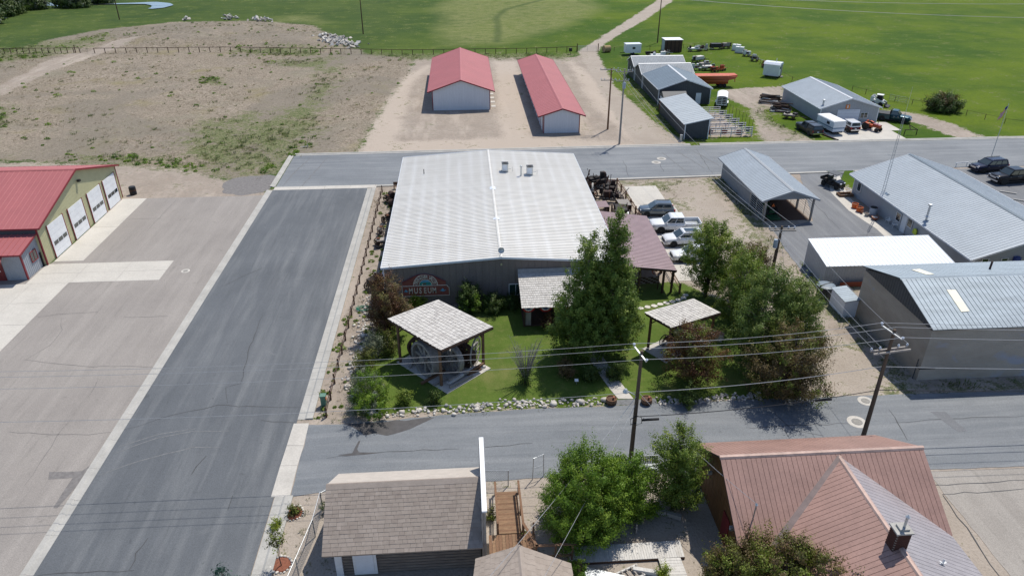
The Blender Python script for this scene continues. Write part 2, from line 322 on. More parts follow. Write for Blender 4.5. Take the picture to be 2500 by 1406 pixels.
Z_WEED = Z_STRIP + [px((545, 432), (580, 350), (640, 285), (740, 250), (790, 160), (835, 150), (800, 240), (775, 330), (735, 372), (690, 395), (655, 430), (600, 440)),
          px((150, 388), (330, 372), (540, 400), (560, 432), (430, 408), (250, 395)), px((-300, 150), (0, 122), (180, 96), (270, 78), (260, 100), (130, 138), (0, 152), (-300, 190)),
          px((560, 125), (700, 112), (820, 118), (760, 138), (650, 138)), px((480, 190), (540, 190), (540, 206), (480, 204)), px((-100, 270), (20, 262), (50, 300), (0, 310), (-100, 330)),
          px((1540, 230), (1600, 290), (1670, 352), (1780, 345), (1860, 350), (1860, 343), (1730, 340), (1660, 330), (1600, 258), (1555, 200), (1535, 200)), px((880, 130), (1280, 132), (1420, 134), (1380, 146), (1000, 148)),
          px((1840, 268), (1870, 262), (1900, 300), (1960, 330), (1945, 345), (1880, 310)), px((1600, 440), (1680, 436), (1660, 460), (1640, 520), (1620, 470), (1520, 448))]
Z_TRACK = [px((872, 385), (905, 330), (930, 270), (985, 190), (1050, 155), (1050, 165), (1010, 200), (990, 270), (975, 330), (960, 385)), px((1205, 150), (1262, 150), (1285, 240), (1300, 330), (1330, 360), (1230, 365), (1215, 280)), px((960, 345), (1300, 335), (1500, 345), (1560, 364), (940, 384)), px((1380, 140), (1470, 200), (1560, 300), (1640, 360), (1560, 364), (1440, 250))]
Z_PALE = [px((1060, 8), (1200, -20), (1420, -20), (1480, 20), (1380, 70), (1230, 108), (1090, 112), (1060, 70)), px((700, 40), (770, 40), (790, 55), (660, 55))]
Z_TRAIL = [strip(px((1214, 104), (1216, 70), (1212, 42), (1235, 24), (1275, 14), (1320, 2), (1400, -12)), 2.0)]
Z_DIRT += [[(22, 44), (52, 44), (52, 95.5), (22, 95.5)]]
Z_WEED += [px((470, 300), (640, 270), (660, 330), (600, 400), (520, 410), (430, 380)), px((240, 385), (420, 390), (540, 425), (420, 405)), px((640, 150), (830, 140), (800, 170), (700, 165))]
xs = np.concatenate([-150 - np.geomspace(1.5, 2500, 26)[::-1], np.arange(-150, 131, 1.0), 130 + np.geomspace(1.5, 2600, 26)])
ys = np.concatenate([10 - np.geomspace(1.5, 500, 16)[::-1], np.arange(10, 300, 1.0), 300 + np.geomspace(1.3, 3500, 32)])
GX, GY = np.meshgrid(xs, ys); nx, ny = len(xs), len(ys)
rng = np.random.default_rng(4)
mound = np.clip(sdist(GX, GY, px((190, 112), (300, 90), (450, 62), (620, 58), (770, 70), (815, 95), (860, 122), (620, 124), (380, 124))) / 14, 0, 1)
mound = mound * mound * (3 - 2 * mound) * 1.1
river_path = px((-160, 122), (-60, 128), (20, 118), (30, 72)) if 0 else None
GZ = mound + np.where((GY > 200), .12 * np.sin(GX * .07) * np.sin(GY * .05), 0)
me = bpy.data.meshes.new('ground')
idx = np.arange(nx * ny).reshape(ny, nx)
quads = np.stack([idx[:-1, :-1], idx[:-1, 1:], idx[1:, 1:], idx[1:, :-1]], -1).reshape(-1, 4)
me.vertices.add(nx * ny); me.vertices.foreach_set('co', np.stack([GX, GY, GZ], -1).reshape(-1).astype('f'))
me.loops.add(quads.size); me.loops.foreach_set('vertex_index', quads.reshape(-1).astype('i'))
me.polygons.add(len(quads)); me.polygons.foreach_set('loop_start', np.arange(0, quads.size, 4, dtype='i')); me.polygons.foreach_set('loop_total', np.full(len(quads), 4, dtype='i'))
me.polygons.foreach_set('use_smooth', np.ones(len(quads), bool)); me.update()
for nm, zones, soft in (('z_field', Z_FIELD, 4.0), ('z_dirt', Z_DIRT, 2.0), ('z_gravel', Z_GRAV, 1.2), ('z_lawn', Z_LAWN, .8), ('z_weed', Z_WEED, 3.5), ('z_track', Z_TRACK, 2.0), ('z_pale', Z_PALE, 12.0), ('z_trail', Z_TRAIL, 1.5)):
    d = np.full(GX.shape, -1e9)
    for z in zones: d = np.maximum(d, sdist(GX, GY, z))
    a = me.attributes.new(nm, 'FLOAT', 'POINT'); a.data.foreach_set('value', np.clip(.5 + d / (2 * soft), 0, 1).reshape(-1).astype('f'))
ground = bpy.data.objects.new('ground', me); COL.objects.link(ground); ground['kind'] = 'structure'
q = N('ground'); V = q.co('World')
n1 = q.noise(V, .035, 6, .6); n2 = q.noise(V, .22, 6, .65); n3 = q.noise(V, 1.3, 5, .65); n4 = q.noise(V, 6, 3, .6)
mead = q.mix(q.ramp(n1, .40, .60), (.040, .088, .003), (.096, .142, .003))
xw = q.n('ShaderNodeSeparateXYZ', Vector=V).outputs[0]; east = q.ramp(xw, -30, 45)
mead = q.mix(east, q.mix(q.ramp(n1, .36, .62), (.034, .064, .014), (.066, .098, .020)), mead)
mead = q.mix(q.math('MULTIPLY', q.ramp(n2, .50, .68), .5), mead, (.100, .138, .006))
streak = q.noise(q.co('World', (.3, 1, 1)), .22, 5, .6); mead = q.mix(q.math('MULTIPLY', q.ramp(streak, .50, .68), .4), mead, (.028, .064, .005))
pale = q.math('MULTIPLY', q.ramp(q.noise(q.co('World', (.5, 1, 1)), .9, 5, .7), .56, .70), q.ramp(q.noise(V, .03, 2, .5), .50, .58))
mead = q.mix(q.math('MULTIPLY', q.math('SUBTRACT', 1.0, east), q.math('MULTIPLY', pale, .5)), mead, (.20, .21, .10))
palez = q.math('MULTIPLY', q.ramp(q.math('ADD', q.attr('z_pale'), q.math('MULTIPLY', q.math('SUBTRACT', n1, .5), .6)), .35, .75), q.ramp(q.noise(q.co('World', (.5, 1, 1)), .5, 6, .75), .30, .56))
mead = q.mix(q.math('MULTIPLY', palez, .9), mead, (.19, .20, .075)); mead = q.mix(q.math('MULTIPLY', q.ramp(q.math('ADD', q.attr('z_trail'), q.math('MULTIPLY', q.math('SUBTRACT', n2, .5), .8)), .3, .7), .6), mead, (.038, .066, .016))
mead = q.mix(q.math('MULTIPLY', q.ramp(n3, .46, .62), .35), mead, (.034, .072, .006)); mead = q.mix(q.math('MULTIPLY', q.ramp(n4, .50, .70), .4), mead, (.03, .055, .010)); mead = q.mix(q.math('MULTIPLY', q.ramp(q.noise(V, .5, 6, .75), .62, .72), .3), mead, (.115, .14, .02))
field = q.mix(q.ramp(n2, .34, .64), (.225, .185, .145), (.325, .272, .22))
field = q.mix(q.math('MULTIPLY', q.ramp(n3, .47, .58), .6), field, (.165, .135, .10))
spk = q.noise(V, 2.6, 3, .7); field = q.mix(q.math('MULTIPLY', q.ramp(spk, .50, .60), .5), field, (.40, .345, .28)); field = q.mix(q.math('MULTIPLY', q.ramp(spk, .48, .38), .75), field, (.10, .085, .06))
bare = q.ramp(q.noise(V, .06, 5, .6, .5), .34, .50)
field = q.mix(q.math('MULTIPLY', q.math('MULTIPLY', q.ramp(n4, .48, .62), .75), bare), field, (.135, .115, .075))
field = q.mix(q.math('MULTIPLY', q.ramp(q.noise(V, .05, 4, .6, .8), .54, .66), .35), field, (.19, .185, .135))
field = q.mix(q.math('MULTIPLY', q.math('MULTIPLY', q.ramp(q.noise(V, .9, 4, .7), .60, .68), q.ramp(n1, .44, .58)), .8), field, (.085, .105, .035))
field = q.mix(q.math('MULTIPLY', q.ramp(q.noise(V, .09, 4, .6), .58, .70), .5), field, (.20, .175, .075))
field = q.mix(q.math('MULTIPLY', q.ramp(q.noise(V, .028, 5, .65, 1.0), .48, .58), .6), field, (.175, .155, .125))
field = q.mix(q.math('MULTIPLY', q.ramp(q.noise(V, .55, 4, .7), .64, .74), .6), field, (.38, .33, .275))
dirt = q.mix(q.ramp(n2, .3, .7), (.285, .238, .195), (.375, .322, .275)); dirt = q.mix(q.math('MULTIPLY', q.ramp(spk, .56, .40), .4), dirt, (.175, .155, .13))
dirt = q.mix(q.math('MULTIPLY', q.ramp(n3, .50, .68), .55), dirt, (.24, .20, .16))
dirt = q.mix(q.math('MULTIPLY', q.ramp(q.noise(q.co('World', (.3, 1, 1)), .5, 6, .7), .55, .68), .45), dirt, (.23, .205, .18))
dirt = q.mix(q.math('MULTIPLY', q.ramp(q.noise(q.co('World', (1, .15, 1)), .35, 4, .6), .52, .66), .5), dirt, (.45, .385, .325))
dirt = q.mix(q.math('MULTIPLY', q.ramp(q.noise(V, .28, 4, .7), .66, .74), .45), dirt, (.36, .23, .12))
grav = q.mix(q.ramp(n2, .3, .7), (.315, .270, .225), (.395, .345, .295))
grav = q.mix(q.math('MULTIPLY', q.ramp(n4, .45, .7), .4), grav, (.20, .17, .14))
lawn = q.mix(q.ramp(n2, .32, .68), (.060, .100, .016), (.098, .145, .026))
lawn = q.mix(q.math('MULTIPLY', q.ramp(n3, .50, .70), .5), lawn, (.15, .160, .05)); lawn = q.mix(q.math('MULTIPLY', q.ramp(q.noise(V, .16, 4, .6), .56, .68), .45), lawn, (.20, .185, .075)); lawn = q.mix(q.math('MULTIPLY', q.ramp(n4, .5, .75), .3), lawn, (.035, .065, .008))
weed = q.mix(q.ramp(spk, .42, .56), (.058, .092, .022), (.17, .172, .085)); weed = q.mix(q.math('MULTIPLY', q.ramp(n3, .50, .62), .5), weed, (.235, .20, .145)); weed = q.mix(q.math('MULTIPLY', q.ramp(n4, .5, .7), .4), weed, (.03, .055, .012))
def zone(nm, amp, lo=.44, hi=.56):
    nz = q.math('ADD', q.math('MULTIPLY', q.math('SUBTRACT', n3, .5), amp), q.math('MULTIPLY', q.math('SUBTRACT', n2, .5), amp))
    nz = q.math('ADD', nz, q.math('MULTIPLY', q.math('SUBTRACT', n4, .5), amp * .6))
    return q.ramp(q.math('ADD', q.attr(nm), nz), lo, hi)
c = q.mix(zone('z_field', .8), mead, field)
c = q.mix(zone('z_dirt', 1.0), c, dirt); c = q.mix(q.math('MULTIPLY', zone('z_track', 1.0, .3, .7), .8), c, (.43, .365, .305)); c = q.mix(zone('z_gravel', 1.1), c, grav)
c = q.mix(q.math('MULTIPLY', zone('z_weed', 3.2, .52, .82), .95), c, weed); c = q.mix(zone('z_lawn', .9), c, lawn)
q.base(c); q.b.inputs['Roughness'].default_value = .95; q.b.inputs['Specular IOR Level'].default_value = .15
q.bump(q.math('ADD', n4, q.math('MULTIPLY', q.noise(V, 22, 2, .6), .4)), .5, .12)
me.materials.append(MAT['ground'])
# ------------------------------------------------------------------ paved sheets
def rough_edge(poly, step=1.2, amp=.0, seed=0):
    r = random.Random(seed); out = []
    for i, p in enumerate(poly):
        a = Vector((p[0], p[1])); b = Vector(poly[(i + 1) % len(poly)][:2]); n = max(1, int((b - a).length / step)); d = (b - a)
        nr = Vector((-d.y, d.x)).normalized() if d.length > 0 else d
        for k in range(n):
            t = k / n; out.append(tuple(a + d * t + nr * (r.uniform(-amp, amp) if k else 0)))
    return out
def sheet(name, poly, z, m, amp=0.0, seed=0, parent=None, th=.06):
    if amp: poly = rough_edge(poly, .7, amp, seed)
    ob = MB().prism(poly, z - th, z).build(name, m, parent)
    if parent is None: ob['kind'] = 'structure'
    return ob
def bx4(x0, x1, y0, y1): return [(x0, y0), (x1, y0), (x1, y1), (x0, y1)]
street = sheet('side_street', bx4(-26.05, -13.35, -25, 93.3), .02, 'asphalt_ns')
farroad = sheet('far_road', [(-25.9, 94.4), (-13.2, 94.4), (20, 94.7), (52, 95.6), (160, 96.4), (160, 109.2), (80, 108.8), (37, 108.8), (-26.0, 107.9)], .021, 'asphalt_ew')
nearst = sheet('near_street', px((752, 1037), (830, 1036), (900, 1030), (1100, 1012), (1300, 998), (1480, 992)) + [(22, 44.1), (36, 43.9), (70, 43.7), (140, 43.6), (140, 34.2), (60, 34.9), (30.5, 35.6), (20, 36.2), (14, 36.4), (4.2, 36.6), (-4, 36.4), (-9.9, 36.3)] + px((709, 1213), (728, 1136), (743, 1088)), .022, 'asphalt_ew', .05, 3)
drive = sheet('driveway', px((1952, 425), (2010, 420), (2062, 418), (2044, 450), (2028, 470), (2072, 515), (2140, 560), (2180, 596), (2000, 640), (1990, 660), (1975, 690), (1962, 668), (1918, 612), (1888, 560), (1985, 540)), .02, 'asphalt_drive', .05, 5)
lot = sheet('station_lot', [(-60, -25), (-26.7, -25), (-26.7, 91.4), (-41.9, 91.4), (-45.2, 72), (-60, 66)], .016, 'asphalt_old', 0)
rlot = sheet('corner_lot', [(30.8, 8), (75, 8), (75, 34.4), (60, 34.7), (31.2, 35.4)], .018, 'lot_mottled', .06, 8)
for i in range(4):                                # parking behind the long house
    pass
park = sheet('parking_lot', [(66.2, 60), (120, 60), (120, 95.8), (80, 95.3), (66.2, 95.2)], .016, 'asphalt_drive')
def slabs(name, polys, z, m):                     # a paved strip of separate concrete slabs with open joints
    t = bpy.data.objects.new(name, None); COL.objects.link(t); t['kind'] = 'structure'; ORG[t.name] = (0, 0, 0)
    for i, p in enumerate(polys):
        c = Vector((sum(a[0] for a in p) / len(p), sum(a[1] for a in p) / len(p)))
        pp = []
        for a in p:
            d = Vector(a[:2]) - c; pp.append(tuple(Vector(a[:2]) - Vector((math.copysign(.012, d.x), math.copysign(.012, d.y)))))
        MB().prism(pp, z - .1, z + random.Random(i).uniform(-.004, .004)).build('slab', m, t)
    return t
def run(x0, x1, ya, yb, step):
    out = []; y = ya
    while y < yb - .1:
        y2 = min(y + step, yb); out.append(bx4(x0, x1, y, y2)); y = y2
    return out
def runx(y0a, y1a, xa, xb, step):
    out = []; x = xa
    while x < xb - .1:
        x2 = min(x + step, xb); out.append(bx4(x, x2, y0a, y1a)); x = x2
    return out
def kerb(name, xyxy, n, wd, top=.12, m='concrete_grey'):
    (x0, y0), (x1, y1) = xyxy; t = bpy.data.objects.new(name, None); COL.objects.link(t); t['kind'] = 'structure'; ORG[t.name] = (0, 0, 0)
    a = Vector((x0, y0, 0)); b = Vector((x1, y1, 0)); d = (b - a).normalized(); nr = Vector((-d.y, d.x, 0)) * wd
    for i in range(n):
        p = a + (b - a) * (i / n) + d * .008; q2 = a + (b - a) * ((i + 1) / n) - d * .008
        prof = [(0, -.1), (0, .035), (.45, .032), (.58, top), (1, top + .004), (1, -.1)]
        MB().loft([[e + nr * u + Vector((0, 0, z)) for u, z in prof] for e in (p, q2)]).build('kerb_stone', m, t)
    return t
kerb('kerb_west', ((-26.05, -20), (-26.05, 93.2)), 38, .75, .11)
kerb('kerb_west_end', ((-26.0, 94.5), (-26.1, 108.0)), 5, .7)
kerb('kerb_east', ((-13.35, 93.0), (-13.35, 44.0)), 16, 1.15, .12)
kerb('kerb_east_near', ((-13.3, 36.0), (-13.3, -20)), 18, 1.2, .12)
kerb('kerb_far_north', ((36, 108.75), (-26.0, 107.85)), 20, -.8); kerb('kerb_far_north_east', ((160, 109.15), (37.5, 108.8)), 30, -.8)
kerb('kerb_far_south', ((-12.2, 94.38), (20, 94.68)), 10, -.75); kerb('kerb_far_south_east', ((20, 94.68), (52, 95.6)), 10, -.75)
kerb('kerb_far_south_house', ((56, 95.68), (66, 95.78)), 3, -.75)
slabs('gutter_pan', runx(93.25, 94.45, -26.0, -12.2, 3.4), .03, 'concrete')
slabs('valley_gutter', [[tuple(G(a, b)[:2]) for a, b in pg] for pg in (((717, 1034), (755, 1033), (742, 1088), (700, 1088)), ((700, 1088), (742, 1088), (727, 1136), (684, 1137)), ((684, 1137), (727, 1136), (708, 1213), (661, 1214)))], .034, 'concrete')
ap = runx(0, 0, 0, 0, 1)
slabs('station_apron', [bx4(-45.0, -41.9, y, y + 4.6) for y in (73.0, 77.6, 82.2, 86.8)] + [bx4(-45.4 + k * 4.45, -45.4 + (k + 1) * 4.45, 67.9 + j * 2.25, 67.9 + (j + 1) * 2.25) for k in range(3) for j in range(2)]
      + [bx4(-48.5 + k * 3.7, -48.5 + (k + 1) * 3.7, y, y + 4.1) for k in range(2) for y in (39.2, 43.3, 47.4, 51.5, 55.6, 59.7, 63.8)] + [bx4(-60, -48.6, 60, 68.5)], .03, 'concrete_new')
slabs('garden_walk', [[tuple(G(a, b)[:2]) for a, b in pg] for pg in (((1509, 974), (1547, 974), (1528, 950), (1489, 950)), ((1489, 950), (1528, 950), (1500, 912), (1461, 912)), ((1461, 912), (1500, 912), (1473, 872), (1436, 872)), ((1436, 872), (1473, 872), (1440, 830), (1408, 830)), ((1408, 830), (1440, 830), (1405, 800), (1380, 800)))], .03, 'concrete')
slabs('parking_pad', [bx4(21.6, 26.0, 85, 91.4), bx4(21.6, 26.6, 78.5, 85), bx4(21.6, 26.6, 64, 78.5)], .03, 'concrete_new')
sheet('pad_apron', px((1478, 990), (1490, 978), (1600, 972), (1605, 985)), .012, 'dust', .05, 2)
slabs('barn_pad', [bx4(60.2, 66, 109.8, 114.6), bx4(66, 72.2, 109.8, 114.6), bx4(60.2, 66, 114.6, 119.7), bx4(66, 74, 114.6, 119.7)], .03, 'concrete_new')
slabs('house_walk', [[tuple(G(a, b)[:2]) for a, b in pg] for pg in (((2022, 440), (2050, 430), (2070, 478), (2028, 470)), ((2028, 470), (2070, 478), (2110, 520), (2072, 515)), ((2072, 515), (2100, 510), (2160, 560), (2140, 560)), ((2140, 560), (2165, 556), (2222, 600), (2182, 598)))] + [bx4(45.6, 48.6, 67.6, 70.5)], .03, 'concrete_new')
sheet('house_patio', px((2138, 540), (2160, 535), (2225, 590), (2185, 590)), .036, 'concrete_grey')
sheet('gravel_patch', px((545, 448), (570, 436), (610, 430), (660, 427), (682, 432), (672, 452), (640, 470), (590, 478), (545, 472)), .008, 'gravel_dark', .25, 6)
sheet('wet_patch', px((835, 1034), (870, 1034), (1060, 1020), (1030, 1034), (1000, 1048), (975, 1056), (945, 1064), (915, 1058), (890, 1063), (880, 1055), (860, 1042)), .028, 'asphalt_wet', .12, 9, th=.01)
sheet('wet_streak', px((825, 1111), (860, 1106), (868, 1090), (876, 1076), (880, 1077), (872, 1096), (876, 1104), (930, 1105), (890, 1110), (850, 1113)), .028, 'asphalt_wet', .04, 9, th=.01)
# tar cracks, ruts and patches lie on the paving as marks
def ribbon(name, pts, wd, z, m, parent, seed=0, amp=.1, taper=True):
    r = random.Random(seed); P = []
    for i in range(len(pts) - 1):
        a = Vector(G(*pts[i])[:2]); b = Vector(G(*pts[i + 1])[:2]); n = max(2, int((b - a).length / .8))
        for k in range(n): P.append(a + (b - a) * (k / n) + Vector((r.uniform(-amp, amp), r.uniform(-amp, amp))))
    P.append(Vector(G(*pts[-1])[:2])); m2 = len(P)
    ws = [wd * (.35 + .65 * math.sin(math.pi * (i + .5) / m2)) * r.uniform(.7, 1.2) if taper else wd for i in range(m2)]
    pl = strip([(p.x, p.y) for p in P], ws)
    mb = MB(); n = m2
    mb.add([(a[0], a[1], z) for a in pl], [(i, i + 1, 2 * n - 2 - i, 2 * n - 1 - i) for i in range(n - 1)])
    return mb.build(name, m, parent)
CR = [(street, [(640, 770), (605, 860), (588, 935), (548, 948), (556, 985)]), (street, [(305, 1050), (430, 1010), (530, 990), (735, 995)]), (street, [(500, 1115), (468, 1158)]), (street, [(570, 1210), (556, 1246)]),
      (street, [(365, 1310), (335, 1350), (315, 1392)]), (street, [(90, 1406), (240, 1395), (328, 1392)]), (street, [(635, 1027), (720, 1032)]), (street, [(540, 700), (640, 655)]),
      (farroad, [(1522, 392), (1530, 415), (1535, 432)]), (farroad, [(1612, 402), (1620, 420)]), (farroad, [(1700, 365), (1722, 400), (1740, 425)]),
      (nearst, [(1830, 1046), (1910, 1040), (2070, 1034)]), (nearst, [(2180, 1032), (2300, 1024), (2500, 1015)]), (nearst, [(1910, 1045), (1925, 1068)]), (nearst, [(800, 1120), (850, 1112), (980, 1101), (1120, 1096)]), (nearst, [(1180, 1090), (1300, 1082)]),
      (nearst, [(1890, 1008), (1935, 1050), (2010, 1064)]), (nearst, [(2170, 1000), (2215, 1075)]), (rlot, [(2285, 1184), (2400, 1178), (2500, 1172)]), (rlot, [(2300, 1208), (2500, 1193)]), (rlot, [(2300, 1210), (2360, 1290), (2440, 1406)]),
      (lot, [(90, 775), (160, 766), (240, 762)]), (lot, [(150, 775), (152, 805), (120, 845), (60, 880)]), (lot, [(300, 775), (410, 772)]), (lot, [(60, 880), (200, 895), (380, 895)]), (lot, [(240, 925), (215, 970)]), (lot, [(170, 1025), (110, 1110), (60, 1185)]),
      (lot, [(20, 1055), (180, 1062), (290, 1055)]), (lot, [(300, 535), (395, 534)]), (lot, [(350, 575), (395, 525), (430, 490)]), (drive, [(1960, 470), (2050, 560)]), (drive, [(2000, 577), (2090, 575), (2150, 572)])]
for i, (par, pts) in enumerate(CR): ribbon('crack', pts, .075 if par is not lot else .05, .0265, 'crack_tar' if par is not lot else 'gravel_dark', par, i)
for i, pts in enumerate([[(760, 384), (720, 420), (690, 455)], [(800, 384), (760, 430), (735, 458)], [(1615, 372), (1660, 408), (1690, 430)], [(1650, 368), (1720, 412)], [(1690, 368), (1760, 408)]]): ribbon('dust_track', pts, .22, .027, 'dust', farroad, i, .08)
for i, pts in enumerate([[(285, 1105), (380, 1070), (470, 1053), (560, 1052)], [(240, 1160), (340, 1125), (470, 1092), (540, 1092)], [(290, 1090), (390, 1060), (480, 1046)]]): ribbon('dust_track', pts, .10, .0268, 'dust', street, i + 9, .03)
sheet('patch', px((120, 1152), (200, 1150), (225, 1132), (232, 1140), (140, 1240), (130, 1240), (178, 1166), (118, 1170)), .024, 'asphalt_wet' if 0 else 'gravel_dark', .04, 4, parent=lot, th=.012)
for p in ([(2270, 1005), (2308, 1005), (2360, 1052), (2340, 1055)],): sheet('patch', px(*p), .027, 'asphalt_drive', .03, 4, parent=nearst, th=.01)
def manhole(x, y, r, label):
    g = G(x, y); t = thing('manhole', label, 'manhole', (g.x, g.y, .018))
    MB().lathe([(r, .0), (r, .012), (r * .55, .014), (r * .55, 0)], (g.x, g.y, .018), 28).build('collar', 'concrete', t)
    MB().cyl((g.x, g.y, .02), (g.x, g.y, .036), r * .5, n=24).build('lid', 'manhole_iron', t)
manhole(1602, 397, .68, 'manhole nearer the museum in the far road'); manhole(1615, 388, .7, 'manhole farther from the museum in the far road')
manhole(2092, 1030, .72, 'large round manhole beside the pole by the red metal roof'); manhole(2113, 979, .6, 'round manhole at the mouth of the gravel lane'); manhole(453, 662, .45, 'small round cover in the fire station lot')
# stream
def band(pts, wds, name, z, m):
    P = [G(*p) for p in pts]; fine = []; fw = []
    for i in range(len(P) - 1):
        for k in range(6): t = k / 6; fine.append((P[i] + (P[i + 1] - P[i]) * t)[:2]); fw.append(wds[i] + (wds[i + 1] - wds[i]) * t)
    fine.append(P[-1][:2]); fw.append(wds[-1]); n = len(fine); pl = strip(fine, fw); mb = MB()
    mb.add([(a[0], a[1], z) for a in pl], [(i, i + 1, 2 * n - 2 - i, 2 * n - 1 - i) for i in range(n - 1)])
    o = mb.build(name, m); o['kind'] = 'structure'; return o
band([(-420, 90), (-150, 60), (-20, 50), (10, 44), (50, 38), (0, 53)][:4], [10, 10, 7, 3], 'stream', .14, 'water')
band([(60, 4), (105, 11), (150, 15), (240, 12), (320, 10), (370, 9), (392, 12), (398, 15), (385, 20), (366, 23)], [5, 6, 4, 2.0, 3, 6, 7, 7, 5, 2], 'stream_bend', .16, 'water')
# ------------------------------------------------------------------ building helpers
def wave(Lg, pitch, rw, dep):
    n = max(1, round(Lg / pitch)); p = Lg / n; o = []
    for i in range(n): u = i * p; o += [(u, 0), (u + p - rw, 0), (u + p - rw * .75, dep), (u + p - rw * .25, dep)]
    return o + [(Lg, 0)]
def wall(parent, p0, p1, z0, top, m, pitch=.3, dep=.02, rw=.08, name='wall', label=None):
    """ribbed sheet wall; top is a list of (u, z); its outside is to the right of p0 -> p1"""
    a = Vector((p0[0], p0[1], 0)); b = Vector((p1[0], p1[1], 0)); Lg = (b - a).length; d = (b - a) / Lg; n = Vector((d.y, -d.x, 0))
    pr = wave(Lg, pitch, rw, dep) if pitch else [(0, 0), (Lg, 0)]
    us = sorted(set([round(u, 4) for u, _ in pr] + [round(u, 4) for u, _ in top if 0 <= u <= Lg]))
    zt = np.interp(us, [t[0] for t in top], [t[1] for t in top]); dd = np.interp(us, [p[0] for p in pr], [p[1] for p in pr])
    V = []; k = len(us)
    for u, e in zip(us, dd): V.append(a + d * u + n * e + Vector((0, 0, z0)))
    for u, e, z in zip(us, dd, zt): V.append(a + d * u + n * e + Vector((0, 0, z)))
    for u, z in zip(us, zt): V.append(a + d * u - n * .12 + Vector((0, 0, z)))
    f = [(i, i + 1, k + i + 1, k + i) for i in range(k - 1)] + [(k + i, k + i + 1, 2 * k + i + 1, 2 * k + i) for i in range(k - 1)]
    return MB().add(V, f).build(name, m, parent, label)
def slope(parent, A, B, C, D, m, pitch=.3, dep=.03, rw=.09, th=.06, name='roof_slope', label=None):
    """ribbed roof sheet from eave A-B up to ridge D-C"""
    A, B, C, D = map(Vector, (A, B, C, D)); Lg = (B - A).length; nrm = (B - A).cross(D - A).normalized()
    if nrm.z < 0: nrm = -nrm
    pr = wave(Lg, pitch, rw, dep) if pitch else [(0, 0), (Lg, 0)]; k = len(pr); V = []
    for u, e in pr: V.append(A + (B - A) * (u / Lg) + nrm * e)
    for u, e in pr: V.append(D + (C - D) * (u / Lg) + nrm * e)
    for u, e in pr: V.append(A + (B - A) * (u / Lg) - nrm * th)
    for u, e in pr: V.append(D + (C - D) * (u / Lg) - nrm * th)
    f = []
    for i in range(k - 1):
        f += [(i, i + 1, k + i + 1, k + i), (2 * k + i, 3 * k + i, 3 * k + i + 1, 2 * k + i + 1), (i, 2 * k + i, 2 * k + i + 1, i + 1), (k + i, k + i + 1, 3 * k + i + 1, 3 * k + i)]
    f += [(0, k, 3 * k, 2 * k), (k - 1, 3 * k - 1, 4 * k - 1, 2 * k - 1)]
    return MB().add(V, f).build(name, m, parent, label)
